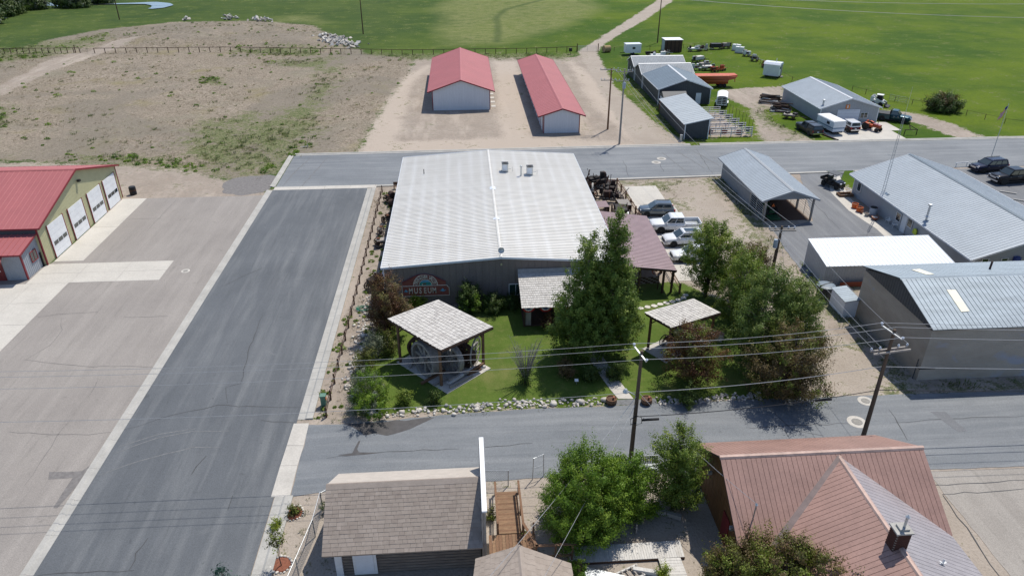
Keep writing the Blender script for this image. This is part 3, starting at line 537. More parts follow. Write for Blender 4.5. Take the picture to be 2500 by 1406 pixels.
def gable(name, label, x0, x1, y0, y1, ze, zr, axis, oe, og, wm, rm, tm, pitch=.3, dep=.03, wp=.3, wdep=.02, rp=None, ridge_m=None, skip=(), cat='building', og2=None, base=0.0, rw=.09):
    og2 = og if og2 is None else og2
    t = thing(name, label, cat, ((x0 + x1) / 2, (y0 + y1) / 2, 0))
    if axis == 'y':
        rx = (x0 + x1) / 2 if rp is None else rp; ya, yb = y0 - og, y1 + og2
        zl = ze + (zr - ze) * oe / (rx - x0 + oe); zr_ = ze + (zr - ze) * oe / (x1 + oe - rx)
        if 'W' not in skip: wall(t, (x0, y1), (x0, y0), base, [(0, zl - .06), (y1 - y0, zl - .06)], wm, wp, wdep)
        if 'E' not in skip: wall(t, (x1, y0), (x1, y1), base, [(0, zr_ - .06), (y1 - y0, zr_ - .06)], wm, wp, wdep)
        if 'S' not in skip: wall(t, (x0, y0), (x1, y0), base, [(0, zl - .06), (rx - x0, zr - .08), (x1 - x0, zr_ - .06)], wm, wp, wdep)
        if 'N' not in skip: wall(t, (x1, y1), (x0, y1), base, [(0, zr_ - .06), (x1 - rx, zr - .08), (x1 - x0, zl - .06)], wm, wp, wdep)
        slope(t, (x0 - oe, yb, ze), (x0 - oe, ya, ze), (rx, ya, zr), (rx, yb, zr), rm, pitch, dep, rw)
        slope(t, (x1 + oe, ya, ze), (x1 + oe, yb, ze), (rx, yb, zr), (rx, ya, zr), rm, pitch, dep, rw)
        sl = (zr - ze) / (rx - x0 + oe); sr = (zr - ze) / (x1 + oe - rx)
        mb = MB(); w_ = .22 if ridge_m != 'museum_roof' else .13
        mb.ext([(rx - w_, ya - .01, zr - sl * w_ + dep + .02), (rx, ya - .01, zr + dep + .04), (rx + w_, ya - .01, zr - sr * w_ + dep + .02), (rx, ya - .01, zr + dep)], (0, yb - ya + .02, 0)).build('ridge_cap', ridge_m or tm, t)
        for yy, s in ((ya, -1), (yb, 1)):
            for xa, xb_, za, zb in ((x0 - oe, rx, ze, zr), (rx, x1 + oe, zr, ze)):
                MB().ext([(xa, yy, za - .16), (xb_, yy, zb - .16), (xb_, yy, zb + .05), (xa, yy, za + .05)], (0, .05 * s, 0)).build('rake_trim', tm, t)
        for xx, s in ((x0 - oe, -1), (x1 + oe, 1)): MB().box(min(xx, xx + .05 * s), max(xx, xx + .05 * s), ya, yb, ze - .14, ze + .02).build('eave_trim', tm, t)
        for xx in (x0, x1):
            for yy in (y0, y1):
                zz = zl if xx == x0 else zr_
                sx = -1 if xx == x0 else 1; sy = -1 if yy == y0 else 1
                MB().box(min(xx + .04 * sx, xx - .10 * sx), max(xx + .04 * sx, xx - .10 * sx), min(yy + .04 * sy, yy - .10 * sy), max(yy + .04 * sy, yy - .10 * sy), base, zz - .07).build('corner_trim', tm, t)
    else:
        ry = (y0 + y1) / 2 if rp is None else rp; xa, xb = x0 - og, x1 + og2
        zs = ze + (zr - ze) * oe / (ry - y0 + oe); zn = ze + (zr - ze) * oe / (y1 + oe - ry)
        wall(t, (x0, y0), (x1, y0), base, [(0, zs - .06), (x1 - x0, zs - .06)], wm, wp, wdep); wall(t, (x1, y1), (x0, y1), base, [(0, zn - .06), (x1 - x0, zn - .06)], wm, wp, wdep)
        wall(t, (x0, y1), (x0, y0), base, [(0, zn - .06), (y1 - ry, zr - .08), (y1 - y0, zs - .06)], wm, wp, wdep); wall(t, (x1, y0), (x1, y1), base, [(0, zs - .06), (ry - y0, zr - .08), (y1 - y0, zn - .06)], wm, wp, wdep)
        if rm:
            slope(t, (xa, y0 - oe, ze), (xb, y0 - oe, ze), (xb, ry, zr), (xa, ry, zr), rm, pitch, dep, rw); slope(t, (xb, y1 + oe, ze), (xa, y1 + oe, ze), (xa, ry, zr), (xb, ry, zr), rm, pitch, dep, rw)
            s1 = (zr - ze) / (ry - y0 + oe); w_ = .2
            MB().ext([(xa - .01, ry - w_, zr - s1 * w_ + dep + .02), (xa - .01, ry, zr + dep + .04), (xa - .01, ry + w_, zr - s1 * w_ + dep + .02), (xa - .01, ry, zr + dep)], (xb - xa + .02, 0, 0)).build('ridge_cap', ridge_m or tm, t)
        for xx, s in ((xa, -1), (xb, 1)):
            for pa, pb, za, zb in ((y0 - oe, ry, ze, zr), (ry, y1 + oe, zr, ze)):
                MB().ext([(xx, pa, za - .16), (xx, pb, zb - .16), (xx, pb, zb + .05), (xx, pa, za + .05)], (.05 * s, 0, 0)).build('rake_trim', tm, t)
        for yy, s in ((y0 - oe, -1), (y1 + oe, 1)): MB().box(xa, xb, min(yy, yy + .05 * s), max(yy, yy + .05 * s), ze - .14, ze + .02).build('eave_trim', tm, t)
        for xx in (x0, x1):
            for yy in (y0, y1):
                zz = zs if yy == y0 else zn; sx = -1 if xx == x0 else 1; sy = -1 if yy == y0 else 1
                MB().box(min(xx + .04 * sx, xx - .10 * sx), max(xx + .04 * sx, xx - .10 * sx), min(yy + .04 * sy, yy - .10 * sy), max(yy + .04 * sy, yy - .10 * sy), base, zz - .07).build('corner_trim', tm, t)
    return t
def rect(parent, c, u, n, w, h, th, m, name, label=None):      # upright slab centred on c, u along, n outward
    c = Vector(c); u = Vector(u); n = Vector(n); Z = Vector((0, 0, 1))
    return MB().ext([c + u * (a * w / 2) + Z * (b * h / 2) for a, b in ((-1, -1), (1, -1), (1, 1), (-1, 1))], n * th).build(name, m, parent, label)
def window(parent, c, u, n, w, h, frame='trim_white', panes=1, gl='glass', bar=.07):
    c = Vector(c); u = Vector(u); n = Vector(n); Z = Vector((0, 0, 1)); mb = MB()
    o = [c + u * (a * w / 2) + Z * (b * h / 2) for a, b in ((-1, -1), (1, -1), (1, 1), (-1, 1))]; i = [c + u * (a * (w / 2 - bar)) + Z * (b * (h / 2 - bar)) for a, b in ((-1, -1), (1, -1), (1, 1), (-1, 1))]
    T = n * .06
    mb.add(o + i + [p + T for p in o] + [p + T for p in i], [(8 + k, 8 + (k + 1) % 4, 12 + (k + 1) % 4, 12 + k) for k in range(4)] + [(k, (k + 1) % 4, 8 + (k + 1) % 4, 8 + k) for k in range(4)] + [(4 + k, 12 + k, 12 + (k + 1) % 4, 4 + (k + 1) % 4) for k in range(4)] + [(k, 4 + k, 4 + (k + 1) % 4, (k + 1) % 4) for k in range(4)])
    f = mb.build('window', frame, parent)
    for k in range(panes):
        pw = (w - 2 * bar - (panes - 1) * .05) / panes
        rect(f, c + u * (-(w / 2 - bar) + pw / 2 + k * (pw + .05)) + n * .012, u, n, pw, h - 2 * bar, .02, gl, 'pane')
    for k in range(1, panes): rect(f, c + u * (-(w / 2 - bar) + k * (w - 2 * bar) / panes) + n * .02, u, n, .05, h - 2 * bar, .035, frame, 'mullion')
    return f
EX, EY = Vector((1, 0, 0)), Vector((0, 1, 0))
# ------------------------------------------------------------------ museum
mus = gable('museum_hall', 'large dark brown metal museum hall with a low white ribbed roof', -8.05, 14.5, 60.75, 92.8, 4.3, 5.06, 'y', .15, .2, 'museum_wall', 'museum_roof', 'white_metal', pitch=.37, dep=.045, wp=.62, wdep=.035, rp=3.1, og2=.15, rw=.12, ridge_m='museum_roof')
for k, (a, b) in enumerate(((1233, 408), (1293, 412))):
    g = G(a, b + 14, 4.75); t = thing('cooler', ['white evaporative cooler on the museum roof nearer the ridge', 'white evaporative cooler on the museum roof nearer the eave'][k], 'air cooler', (g.x, g.y, 4.6))
    x, y = g.x, g.y
    zb = np.interp(x, [3.1, 14.65], [5.06, 4.3]) + .03
    mb = MB(); mb.box(x - .38, x + .38, y - .38, y + .38, zb + .10, zb + 1.0).build('case', 'galv', t)
    MB().box(x - .41, x + .41, y - .41, y + .41, zb + 1.0, zb + 1.06).build('lid', 'slate_wall', t)
    for sx in (-1, 1):
        for sy in (-1, 1): MB().box(x + sx * .34 - .03, x + sx * .34 + .03, y + sy * .34 - .03, y + sy * .34 + .03, zb - .05, zb + .10).build('leg', 'galv', t)
    MB().lathe([(.26, 0), (.26, .03), (.06, .035), (.06, .0)], (x, y, zb + 1.06), 16).build('fan_grille', 'black', t)
    rect(t, (x - .05, y - .385, zb + .55), EX, -EY, .6, .7, .012, 'white_metal', 'louvre')
    MB().tube([(x + .38, y - .2, zb + .3), (x + .7, y - .2, zb + .34), (x + .9, y - .25, zb + .6), (x + .9, y - .25, zb + .01)], .02).build('conduit', 'steel', t)
g = G(1272, 430, 4.8); zb = 4.8
t = thing('vent_pipe', 'tall galvanised flue pipe between the two roof coolers', 'vent', (g.x, g.y, zb)); MB().cyl((g.x, g.y, zb - .1), (g.x, g.y, zb + 1.15), .09).build('pipe', 'galv', t); MB().lathe([(.09, 1.15), (.17, 1.2), (.15, 1.34), (.0, 1.38)], (g.x, g.y, zb), 12).build('cap', 'galv', t)
g = G(1035, 421, 4.75); MB().cyl((g.x, g.y, 4.55), (g.x, g.y, 5.15), .05, n=8).build('vent_stack', 'black', None, 'thin black vent stub on the left slope of the museum roof', 'vent')
t = thing('satellite_dish', 'small grey dish on the front peak of the museum', 'dish', (3.1, 60.9, 5.05)); MB().tube([(3.05, 60.95, 4.98), (3.05, 60.9, 5.35), (3.1, 60.85, 5.6)], .025).build('mast', 'steel', t)
MB().lathe([(.0, 0), (.2, .03), (.3, .1), (.29, .12), (.19, .05), (.0, .02)], (0, 0, 0), 16).build('bowl', 'galv', t, local=True).matrix_local = Matrix.Translation((.02, -.12, .65)) @ Matrix.Rotation(math.radians(75), 4, 'X')
# ridge vents
for k, yy in enumerate((69.5, 78.3)): MB().ext([(2.75, yy, 5.06), (3.1, yy, 5.17), (3.45, yy, 5.06), (3.1, yy, 5.05)], (0, .9 if k else .5, 0)).build('ridge_vent', 'white_metal', mus)
rect(mus, onY(1224, 645, 60.71), EX, -EY, .16, .2, .08, 'tan_siding', 'wall_lamp')
window(mus, onY(1259, 706, 60.705), EX, -EY, 1.35, 1.25, 'trim_white', 2, 'glass_green')
# sign on the front wall
sg = onY(1042, 722, 60.6); SB = sg.z
def sp(x, y): return onY(x, y, 60.6)
cxm = onY(1042, 715, 60.6).x
t = thing('museum_sign', 'brick red painted museum sign with white lettering on the front wall', 'sign', (cxm, 60.66, SB))
zb0, zb1 = SB + .02, onY(1042, 697, 60.6).z; wl, wr = onY(985, 712, 60.6).x - .1, onY(1097, 712, 60.6).x
pts = [(wl, zb1)] + [(wl + .05 + (wr - wl - .35) * i / 24, zb1 + .40 + .80 * math.sin(math.pi * i / 24) ** 1.2) for i in range(25)] + [(wr - .3, zb1)]
MB().ext([(a, 60.62, b) for a, b in pts], (0, .06, 0)).build('crest', 'sign_red', t)
MB().tube([(a, 60.6, b) for a, b in pts[1:26]], .035, 5).build('crest_edge', 'red_trim', t)
bp = [(wl, zb0), (wr, zb0), (wr, zb1 - .3), (wr - .22, zb1), (wl, zb1)]
MB().ext([(a, 60.58, b) for a, b in bp], (0, .05, 0)).build('name_board', 'sign_red', t)
for i in range(5):
    a, b = bp[i], bp[(i + 1) % 5]; MB().bar((a[0], 60.575, a[1]), (b[0], 60.575, b[1]), .05, .05, (0, 1, 0)).build('board_edge', 'sign_edge', t)
rc = (onY(1039, 697, 60.6).x, zb1 + .03)
def arc_band(r0, r1, y, m, nm):
    n = 24; mb = MB(); P = [(rc[0] + r * math.cos(math.pi * i / n), y, rc[1] + r * math.sin(math.pi * i / n)) for r in (r0, r1) for i in range(n + 1)]
    P += [(p[0], p[1] + .03, p[2]) for p in P]; k = n + 1
    f = [(i, i + 1, k + i + 1, k + i) for i in range(n)] + [(2 * k + i, 3 * k + i, 3 * k + i + 1, 2 * k + i + 1) for i in range(n)] + [(k + i, k + i + 1, 3 * k + i + 1, 3 * k + i) for i in range(n)] + [(i, 2 * k + i, 2 * k + i + 1, i + 1) for i in range(n)]
    mb.add(P, f).build(nm, m, t)
R1 = (onY(1069, 697, 60.6).x - onY(1010, 697, 60.6).x) / 2
arc_band(R1 - .04, R1 + .03, 60.59, 'sign_edge', 'arch_line'); arc_band(R1 * .51, R1 * .56, 60.59, 'sign_edge', 'arch_line')
MB().ext([(rc[0] + R1 * .5 * math.cos(math.pi * i / 20), 60.6, rc[1] + R1 * .5 * math.sin(math.pi * i / 20)) for i in range(21)], (0, .03, 0)).build('scene_panel', 'teal', t)
MB().ext([(rc[0] + R1 * .46 * math.cos(math.pi * (i + 3) / 20) , 60.592, rc[1] + R1 * .12 + R1 * .36 * math.sin(math.pi * (i + 3) / 20)) for i in range(15)], (0, .01, 0)).build('sky_patch', 'sky_blue', t)
mb = MB(); mb.ext([(rc[0] + a * R1, 60.586, rc[1] + b * R1) for a, b in ((-.22, .13), (-.2, .1), (-.18, .04), (-.15, .04), (-.14, .1), (-.03, .09), (-.01, .03), (.02, .03), (.03, .1), (.06, .17), (.1, .2), (.04, .23), (0, .19), (-.12, .2), (-.2, .19))], (0, .006, 0)).build('painted_animal', 'wood_brown', t)
mb = MB(); mb.ext([(rc[0] + a * R1, 60.585, rc[1] + b * R1) for a, b in ((-.30, .03), (-.28, .12), (-.24, .15), (-.22, .1), (-.2, .03))], (0, .006, 0)).build('painted_animal', 'sign_edge', t)
def hat(x, z, s):
    MB().ext([(x + a * s, 60.57, z + b * s) for a, b in ((-.5, .05), (-.3, -.12), (0, -.2), (.3, -.15), (.5, .02), (.45, .1), (.2, .0), (.15, .25), (.0, .32), (-.12, .3), (-.22, .0))], (0, .015, 0)).build('painted_hat', 'sky_blue', t)
hat(onY(1081, 708, 60.6).x, (zb0 + zb1) / 2, .62); hat(wl + .35, (zb0 + zb1) / 2, .5)
def letter(ch, c, size, rot, m, parent, th=.02, wid=1.0, bold=.012):
    cu = bpy.data.curves.new('letter', 'FONT'); cu.body = ch; cu.size = size; cu.align_x = 'CENTER'; cu.align_y = 'CENTER'; cu.extrude = th; cu.offset = bold; cu.resolution_u = 2
    o = bpy.data.objects.new('tmp', cu); COL.objects.link(o); bpy.context.view_layer.update()
    me = bpy.data.meshes.new_from_object(o.evaluated_get(bpy.context.evaluated_depsgraph_get())); bpy.data.objects.remove(o); bpy.data.curves.remove(cu)
    me.materials.clear(); me.materials.append(MAT[m]); ob = bpy.data.objects.new('letter', me); COL.objects.link(ob); ob.parent = parent
    ob.location = Vector(c) - Vector(ORG[parent.name]); ob.rotation_euler = (math.pi / 2, rot, 0); ob.scale = (wid, 1, 1)
    return ob
mx0, mx1 = onY(1004, 709, 60.6).x, onY(1060, 709, 60.6).x
for i, ch in enumerate('MUSEUM'): letter(ch, (onY((1003, 1015.5, 1026.5, 1038, 1049, 1060.5)[i], 708, 60.6).x, 60.57, (zb0 + zb1) / 2), .86, 0, 'sign_edge', t, wid=.60 if ch == 'M' else .66)
for i, ch in enumerate('GREENRIVER VALLEY'):
    if ch == ' ': continue
    an = math.radians(168 - 156 * i / 16); letter(ch, (rc[0] + R1 * .77 * math.cos(an), 60.585, rc[1] + R1 * .77 * math.sin(an)), .50, -(an - math.pi / 2) * -1 * -1, 'sign_edge', t, wid=.72, bold=.006)
# porch with its shake roof
def shakes(parent, A, B, C, D, rows, cols, mats, th=.02, jit=.35, seed=1, name='shakes', lift=.03, part=False, over=1.22):
    """courses of separate wooden shakes laid on the plane A-B (eave) to D-C (top)"""
    r = random.Random(seed); A, B, C, D = map(Vector, (A, B, C, D)); nrm = (B - A).cross(D - A).normalized(); nrm = nrm if nrm.z > 0 else -nrm
    out = [MB() for _ in mats]
    for i in range(rows):
        us = [0.0]; 
        while us[-1] < 1: us.append(us[-1] + r.uniform(1 - jit, 1 + jit) / cols)
        us[-1] = 1.0
        for k in range(len(us) - 1):
            u0, u1 = us[k] + .0006, us[k + 1] - .0012
            if u1 - u0 < .002: continue
            v0 = (i - r.uniform(0, .12)) / rows; v1 = min((i + over) / rows, 1.0)
            if i == 0: v0 = -.01 - r.uniform(0, .25) / rows
            def at(u, v): return A + (B - A) * u + (D - A) * v * (1 - u) + (C - B) * v * u
            z0 = lift + r.uniform(0, .012); P = [at(u0, v0), at(u1, v0), at(u1, v1), at(u0, v1)]
            q = P[0:2] + P[2:4]; lo = [P[0] + nrm * z0, P[1] + nrm * z0, P[2] + nrm * .004, P[3] + nrm * .004]; hi = [P[0] + nrm * (z0 + th), P[1] + nrm * (z0 + th), P[2] + nrm * (.004 + th), P[3] + nrm * (.004 + th)]
            r.choice(out).add(lo + hi, [(3, 2, 1, 0), (4, 5, 6, 7), (0, 1, 5, 4), (1, 2, 6, 5), (2, 3, 7, 6), (3, 0, 4, 7)])
    for o, m in zip(out, mats): o.build(name, m, parent, kind='stuff')
pf = (4.75, 11.6, 55.9, 60.68, 2.25, 3.4)
t = thing('entrance_porch', 'entrance porch with silvery wooden shake roof on the museum front', 'porch', (8, 58.2, 0))
MB().ext([(pf[0], pf[2], pf[4]), (pf[1], pf[2], pf[4]), (pf[1], pf[3], pf[5]), (pf[0], pf[3], pf[5])], (0, 0, -.12)).build('roof_deck', 'wood_grey', t)
shakes(t, (pf[0] - .08, pf[2] - .08, pf[4]), (pf[1], pf[2] - .08, pf[4]), (pf[1], pf[3] - .3, pf[5] - .07), (pf[0] - .08, pf[3] - .3, pf[5] - .07), 15, 34, ['shake', 'shake_light', 'shake_light'], seed=3, th=.025, lift=.045)
shakes(t, (pf[0] - .08, pf[3] - .3, pf[5] - .07), (pf[1], pf[3] - .3, pf[5] - .07), (pf[1], pf[3], pf[5] + .3), (pf[0] - .08, pf[3], pf[5] + .3), 3, 40, ['shake_dark'], seed=4)
for xx in (5.0, 8.2, 11.3): MB().box(xx - .08, xx + .08, 56.2, 56.36, 0, 2.2).build('post', 'wood_dark', t)
MB().box(4.9, 11.5, 56.25, 60.6, .005, .10).build('porch_floor', 'wood_dark', t); MB().box(5.2, 11.3, 60.4, 60.66, .1, 2.2).build('back_panel', 'wood_dark', t)
MB().box(4.85, 11.5, 56.15, 56.3, 2.05, 2.22).build('beam', 'wood_dark', t)
MB().box(5.02, 5.6, 56.30, 57.2, .1, 1.5).build('porch_box', 'wood_grey', t)
for k in range(4):                                # bunting fans
    xx = 5.35 + 1.55 * k; mb = MB(); n = 12
    for j, (ra, rb) in enumerate(((0, .24), (.24, .36), (.36, .50))):
        mb.cm = j
        for i in range(n):
            a0, a1 = math.pi + math.pi * i / n, math.pi + math.pi * (i + 1) / n; P = [(xx + r_ * math.cos(a) * 1.15, 56.06 + (.03 if (i + s) % 2 else 0), 2.1 + r_ * math.sin(a)) for s, a in ((0, a0), (1, a1)) for r_ in (ra, rb)]
            mb.add(P, [(0, 1, 3, 2)])
    o = mb.build('bunting', ['cloth_blue', 'cloth_white', 'cloth_red'], None, 'fan of red white and blue bunting on the porch eave, %s' % ['leftmost one', 'second from the left', 'third from the left', 'rightmost one'][k], 'bunting', 'bunting on the porch')
# lean-to along the east side
t = thing('side_shelter', 'open lean-to shelter with dusty mauve ribbed roof beside the museum', 'shelter', (17.6, 68.4, 0))
mat('mauve_roof', (.285, .205, .215), .5, .1, .8)
slope(t, (20.45, 61.5, 2.6), (20.65, 75.1, 2.6), (14.6, 75.6, 3.25), (14.6, 61.6, 3.3), 'mauve_roof', .33, .035)
for xx, yy in ((20.2, 61.75), (19.3, 61.75), (20.3, 66), (20.3, 70.4), (20.4, 74.9), (16.9, 61.8)): MB().box(xx - .1, xx + .1, yy - .1, yy + .1, 0, np.interp(xx, [14.6, 20.6], [3.2, 2.55])).build('post', 'wood_dark', t)
MB().bar((14.7, 61.6, 3.1), (20.5, 61.6, 2.46), .14, .2).build('beam', 'wood_dark', t); MB().bar((20.35, 61.5, 2.42), (20.5, 75.0, 2.42), .14, .2).build('beam', 'wood_dark', t)
# display under the lean-to
t = thing('display_board', 'dark wooden rack of small boards under the mauve lean-to', 'rack', (17.9, 62.6, 0))
for k in range(6):
    for j in range(9): MB().obox((16.75 + j * .27, 62.5, .75 + k * .12), .25, .06, .10, 0).build('board', 'wood_dark' if (k + j) % 3 else 'wood_grey', t)
for xx in (16.6, 19.05): MB().box(xx - .05, xx + .05, 62.5, 62.6, 0, 1.5).build('post', 'wood_dark', t)
# ------------------------------------------------------------------ fire station
st = gable('fire_station', 'fire station with red metal roof and tan gable of garage doors', -75, -45.2, 72.2, 92.0, 4.4, 7.35, 'x', .25, .35, 'tan_siding', 'red_roof', 'red_trim', pitch=.6, dep=.02, wp=.25, wdep=.02, og2=.45, ridge_m='red_roof')
for k, (a, b) in enumerate(((73.9, 77.4), (78.6, 82.1), (83.4, 86.9), (87.7, 91.1))):
    y0_, y1_ = a + .05, b - .05; H_ = 3.75; d = MB().box(-45.15, -45.10, y0_, y1_, .03, H_).build('garage_door', 'white_paint', st)
    for j in range(6):                            # door sections with open joints
        z0_ = .04 + j * H_ / 6; MB().box(-45.10, -45.07, y0_ + .03, y1_ - .03, z0_ + .012, z0_ + H_ / 6 - .012).build('section', 'white_paint', d)
    for j in range(3): yy = y0_ + .35 + j * (y1_ - y0_ - .45) / 3; MB().box(-45.075, -45.055, yy, yy + .85, 1.35, 1.78).build('pane', 'glass', d)
    for yy in (y0_ - .08, y1_ + .02): MB().box(-45.14, -45.06, yy, yy + .1, 0, H_ + .1).build('jamb', 'red_trim' if k != 9 else 'tan_siding', st)
t2 = rect(st, onX(189, 441, -45.05), EY, EX, .35, .25, .3, 'black', 'flood_lamp')
# its lower wing
t = thing('station_wing', 'low grey wing of the fire station with red standing seam roof', 'building', (-60, 70.5, 0))
wall(t, (-45.6, 68.9), (-45.6, 72.2), 0, [(0, 3.05), (3.3, 3.7)], 'grey_siding', .3, .03); wall(t, (-75, 68.9), (-45.6, 68.9), 0, [(0, 3.05), (29.4, 3.05)], 'grey_siding', .3, .02)
slope(t, (-75, 68.5, 3.0), (-45.3, 68.5, 3.0), (-45.3, 72.15, 3.75), (-75, 72.15, 3.75), 'red_roof', .6, .06, .07); MB().box(-75, -45.3, 72.1, 72.18, 3.6, 4.25).build('wall_strip', 'slate_wall', t)
MB().ext([(-45.32, 68.45, 2.86), (-45.32, 72.18, 3.62), (-45.32, 72.18, 3.8), (-45.32, 68.45, 3.05)], (.06, 0, 0)).build('rake_trim', 'red_trim', t)
MB().box(-45.66, -45.52, 68.84, 69.0, 0, 3.0).build('corner_trim', 'red_trim', t); MB().box(-75, -45.3, 68.44, 68.5, 2.86, 3.02).build('eave_trim', 'red_trim', t)
window(t, onX(82, 624, -45.54), EY, EX, 1.2, 1.15, 'red_trim', 2); MB().box(-45.55, -45.45, 71.9, 72.05, .0, 1.6).build('downpipe', 'black', t)
rect(t, (-48.2, 68.88, 1.1), EX, -EY, 1.1, 2.2, .05, 'red_paint', 'door'); rect(t, (-48.2, 68.82, 1.6), EX, -EY, .18, .6, .02, 'glass', 'door_pane')
slope(t, (-51, 67.2, 2.35), (-46.9, 67.2, 2.35), (-47.3, 68.85, 2.75), (-51, 68.85, 2.75), 'red_roof', .5, .05, name='door_canopy')
rect(t, (-48.2, 68.82, 1.1), EX, -EY, .5, .14, .02, 'sign_edge', 'notice')
t = thing('barrel', 'dark drum at the far corner of the fire station', 'barrel', (-44.2, 93.0, 0)); MB().lathe([(.42, 0), (.44, .3), (.42, .6), (.44, .9), (.4, 1.1), (.0, 1.1)], (-44.2, 93.0, 0), 16).build('drum', 'black', t); MB().lathe([(.45, .58), (.46, .62), (.45, .66)], (-44.2, 93.0, 0), 16).build('hoop', 'rust', t)
# ------------------------------------------------------------------ storage sheds with red roofs
r1 = gable('storage_shed', 'wide white storage shed with red roof, left of the pair', -5.6, 5.0, 132.8, 163.6, 3.45, 5.55, 'y', .85, .45, 'white_wall', 'red_roof', 'red_trim', pitch=.9, dep=.02, wp=.3, wdep=.012, rp=-.3, ridge_m='red_roof')
r2 = gable('storage_shed', 'long narrow white storage shed with red roof, right of the pair', 13.25, 19.3, 117.1, 162.6, 2.9, 4.15, 'y', .92, .35, 'white_wall', 'red_roof', 'red_trim', pitch=.9, dep=.02, wp=.3, wdep=.012, rp=16.35, ridge_m='red_roof')
for k in range(15):
    yy = 118.2 + k * 2.95; d = MB().box(13.18, 13.22, yy, yy + 2.3, .03, 2.3).build('roller_door', 'white_metal', r2); MB().box(13.14, 13.18, yy + .9, yy + 1.4, .4, .5).build('door_pull', 'steel', d)
    MB().box(13.15, 13.21, yy - .35, yy - .2, 0, 2.5).build('door_jamb', 'red_trim', r2)
for k in range(9):
    yy = 134.2 + k * 3.2; d = MB().box(5.04, 5.08, yy, yy + 2.5, .03, 2.6).build('roller_door', 'white_metal', r1); MB().box(5.08, 5.12, yy + 1, yy + 1.5, .4, .5).build('door_pull', 'steel', d)
    if k < 4: MB().box(5.3, 6.1, yy + .3, yy + 1.6, .006, .05).build('door_step', 'concrete', r1)
# ------------------------------------------------------------------ barns across the far road
t = thing('pole_shed', 'dark lean-to shed with pale ribbed roof beside the pipe pens', 'shed', (38, 120, 0))
slope(t, (35.55, 112.0, 2.55), (35.55, 128.4, 2.55), (40.25, 128.4, 3.5), (40.25, 112.0, 3.5), 'light_roof', .9, .03)
wall(t, (35.8, 128.2), (35.8, 112.2), 0, [(0, 2.55), (16, 2.55)], 'slate_wall', .3, .02); wall(t, (35.8, 112.2), (39.7, 112.2), 0, [(0, 2.55), (3.9, 3.35)], 'slate_wall', .3, .02)
wall(t, (39.7, 128.2), (35.8, 128.2), 0, [(0, 3.35), (3.9, 2.55)], 'slate_wall', .3, .02)
for k in range(6): yy = 112.2 + k * 3.2; MB().box(39.62, 39.78, yy - .08, yy + .08, 0, 3.3).build('post', 'trim_white', t)
MB().box(35.74, 35.86, 112.1, 112.26, 0, 2.5).build('corner_trim', 'trim_white', t)
for a, b, c_, d_ in (((35.5, 112.0, 2.5), (40.3, 112.0, 3.46), .06, .14), ((35.5, 112.0, 2.5), (35.5, 128.4, 2.5), .06, .12)): MB().bar(a, b, c_, d_).build('edge_trim', 'trim_white', t)
barn = gable('steel_barn', 'dark slate steel barn with blue grey gable roof by the pole shed', 36.9, 46.9, 134.1, 146.8, 2.95, 4.7, 'y', .25, .3, 'slate_wall', 'slate_roof', 'trim_white', pitch=.9, dep=.02, wp=.4)
rect(barn, (44.6, 134.06, 1.05), EX, -EY, 1.0, 2.1, .05, 'white_metal', 'door')
gable('steel_barn', 'middle galvanised roofed barn of the three in a row', 36.9, 47.4, 147.6, 154.2, 2.75, 4.25, 'x', .25, .25, 'slate_wall', 'galv_roof', 'trim_white', pitch=.35, dep=.03, wp=.4)
b4 = gable('steel_barn', 'farthest galvanised roofed barn of the three in a row', 36.9, 47.8, 155.0, 161.6, 2.85, 4.35, 'x', .25, .25, 'slate_wall', 'galv_roof', 'trim_white', pitch=.35, dep=.03, wp=.4)
for yy in (156.6, 158.6): window(b4, (36.86, yy, 1.7), -EY, -EX, .6, .8)
gb = gable('grey_barn', 'light grey metal workshop with grey gable roof and white roller door', 61.9, 72.3, 119.9, 135.9, 2.6, 4.3, 'y', .4, .35, 'grey_wall_light', 'blue_grey_roof', 'trim_white', pitch=.45, dep=.03, wp=.45, rp=66.9)
d = rect(gb, onY(2069, 286, 119.86), EX, -EY, 4.0, 2.6, .06, 'white_metal', 'roller_door')
for k in range(1, 5): MB().box(64.9, 68.7, 119.78, 119.80, k * .52 - .008, k * .52 + .008).build('door_groove', 'grey_wall', d)
for a in ((2021, 284), (2109, 282)): window(gb, onY(*a, 119.86), EX, -EY, 1.35, 1.05, 'trim_white', 2)
rect(gb, onY(2070, 261, 119.86), EX, -EY, .7, .7, .06, 'amber', 'round_emblem', 'small orange emblem over the roller door'); rect(gb, onY(2070, 261, 119.8), EX, -EY, .25, .5, .03, 'cloth_white', 'emblem_figure')
rect(gb, (62.6, 119.84, 1.0), EX, -EY, .85, 2.0, .05, 'grey_wall_light', 'door')
t = thing('flue', 'short galvanised flue on the grey workshop roof near the eave', 'vent', (62.6, 120.9, 2.7)); MB().cyl((62.6, 120.9, 2.6), (62.6, 120.9, 3.7), .16).build('pipe', 'galv', t); MB().lathe([(.16, 1.1), (.26, 1.12), (.26, 1.24), (0, 1.3)], (62.6, 120.9, 2.6), 12).build('cap', 'galv', t)
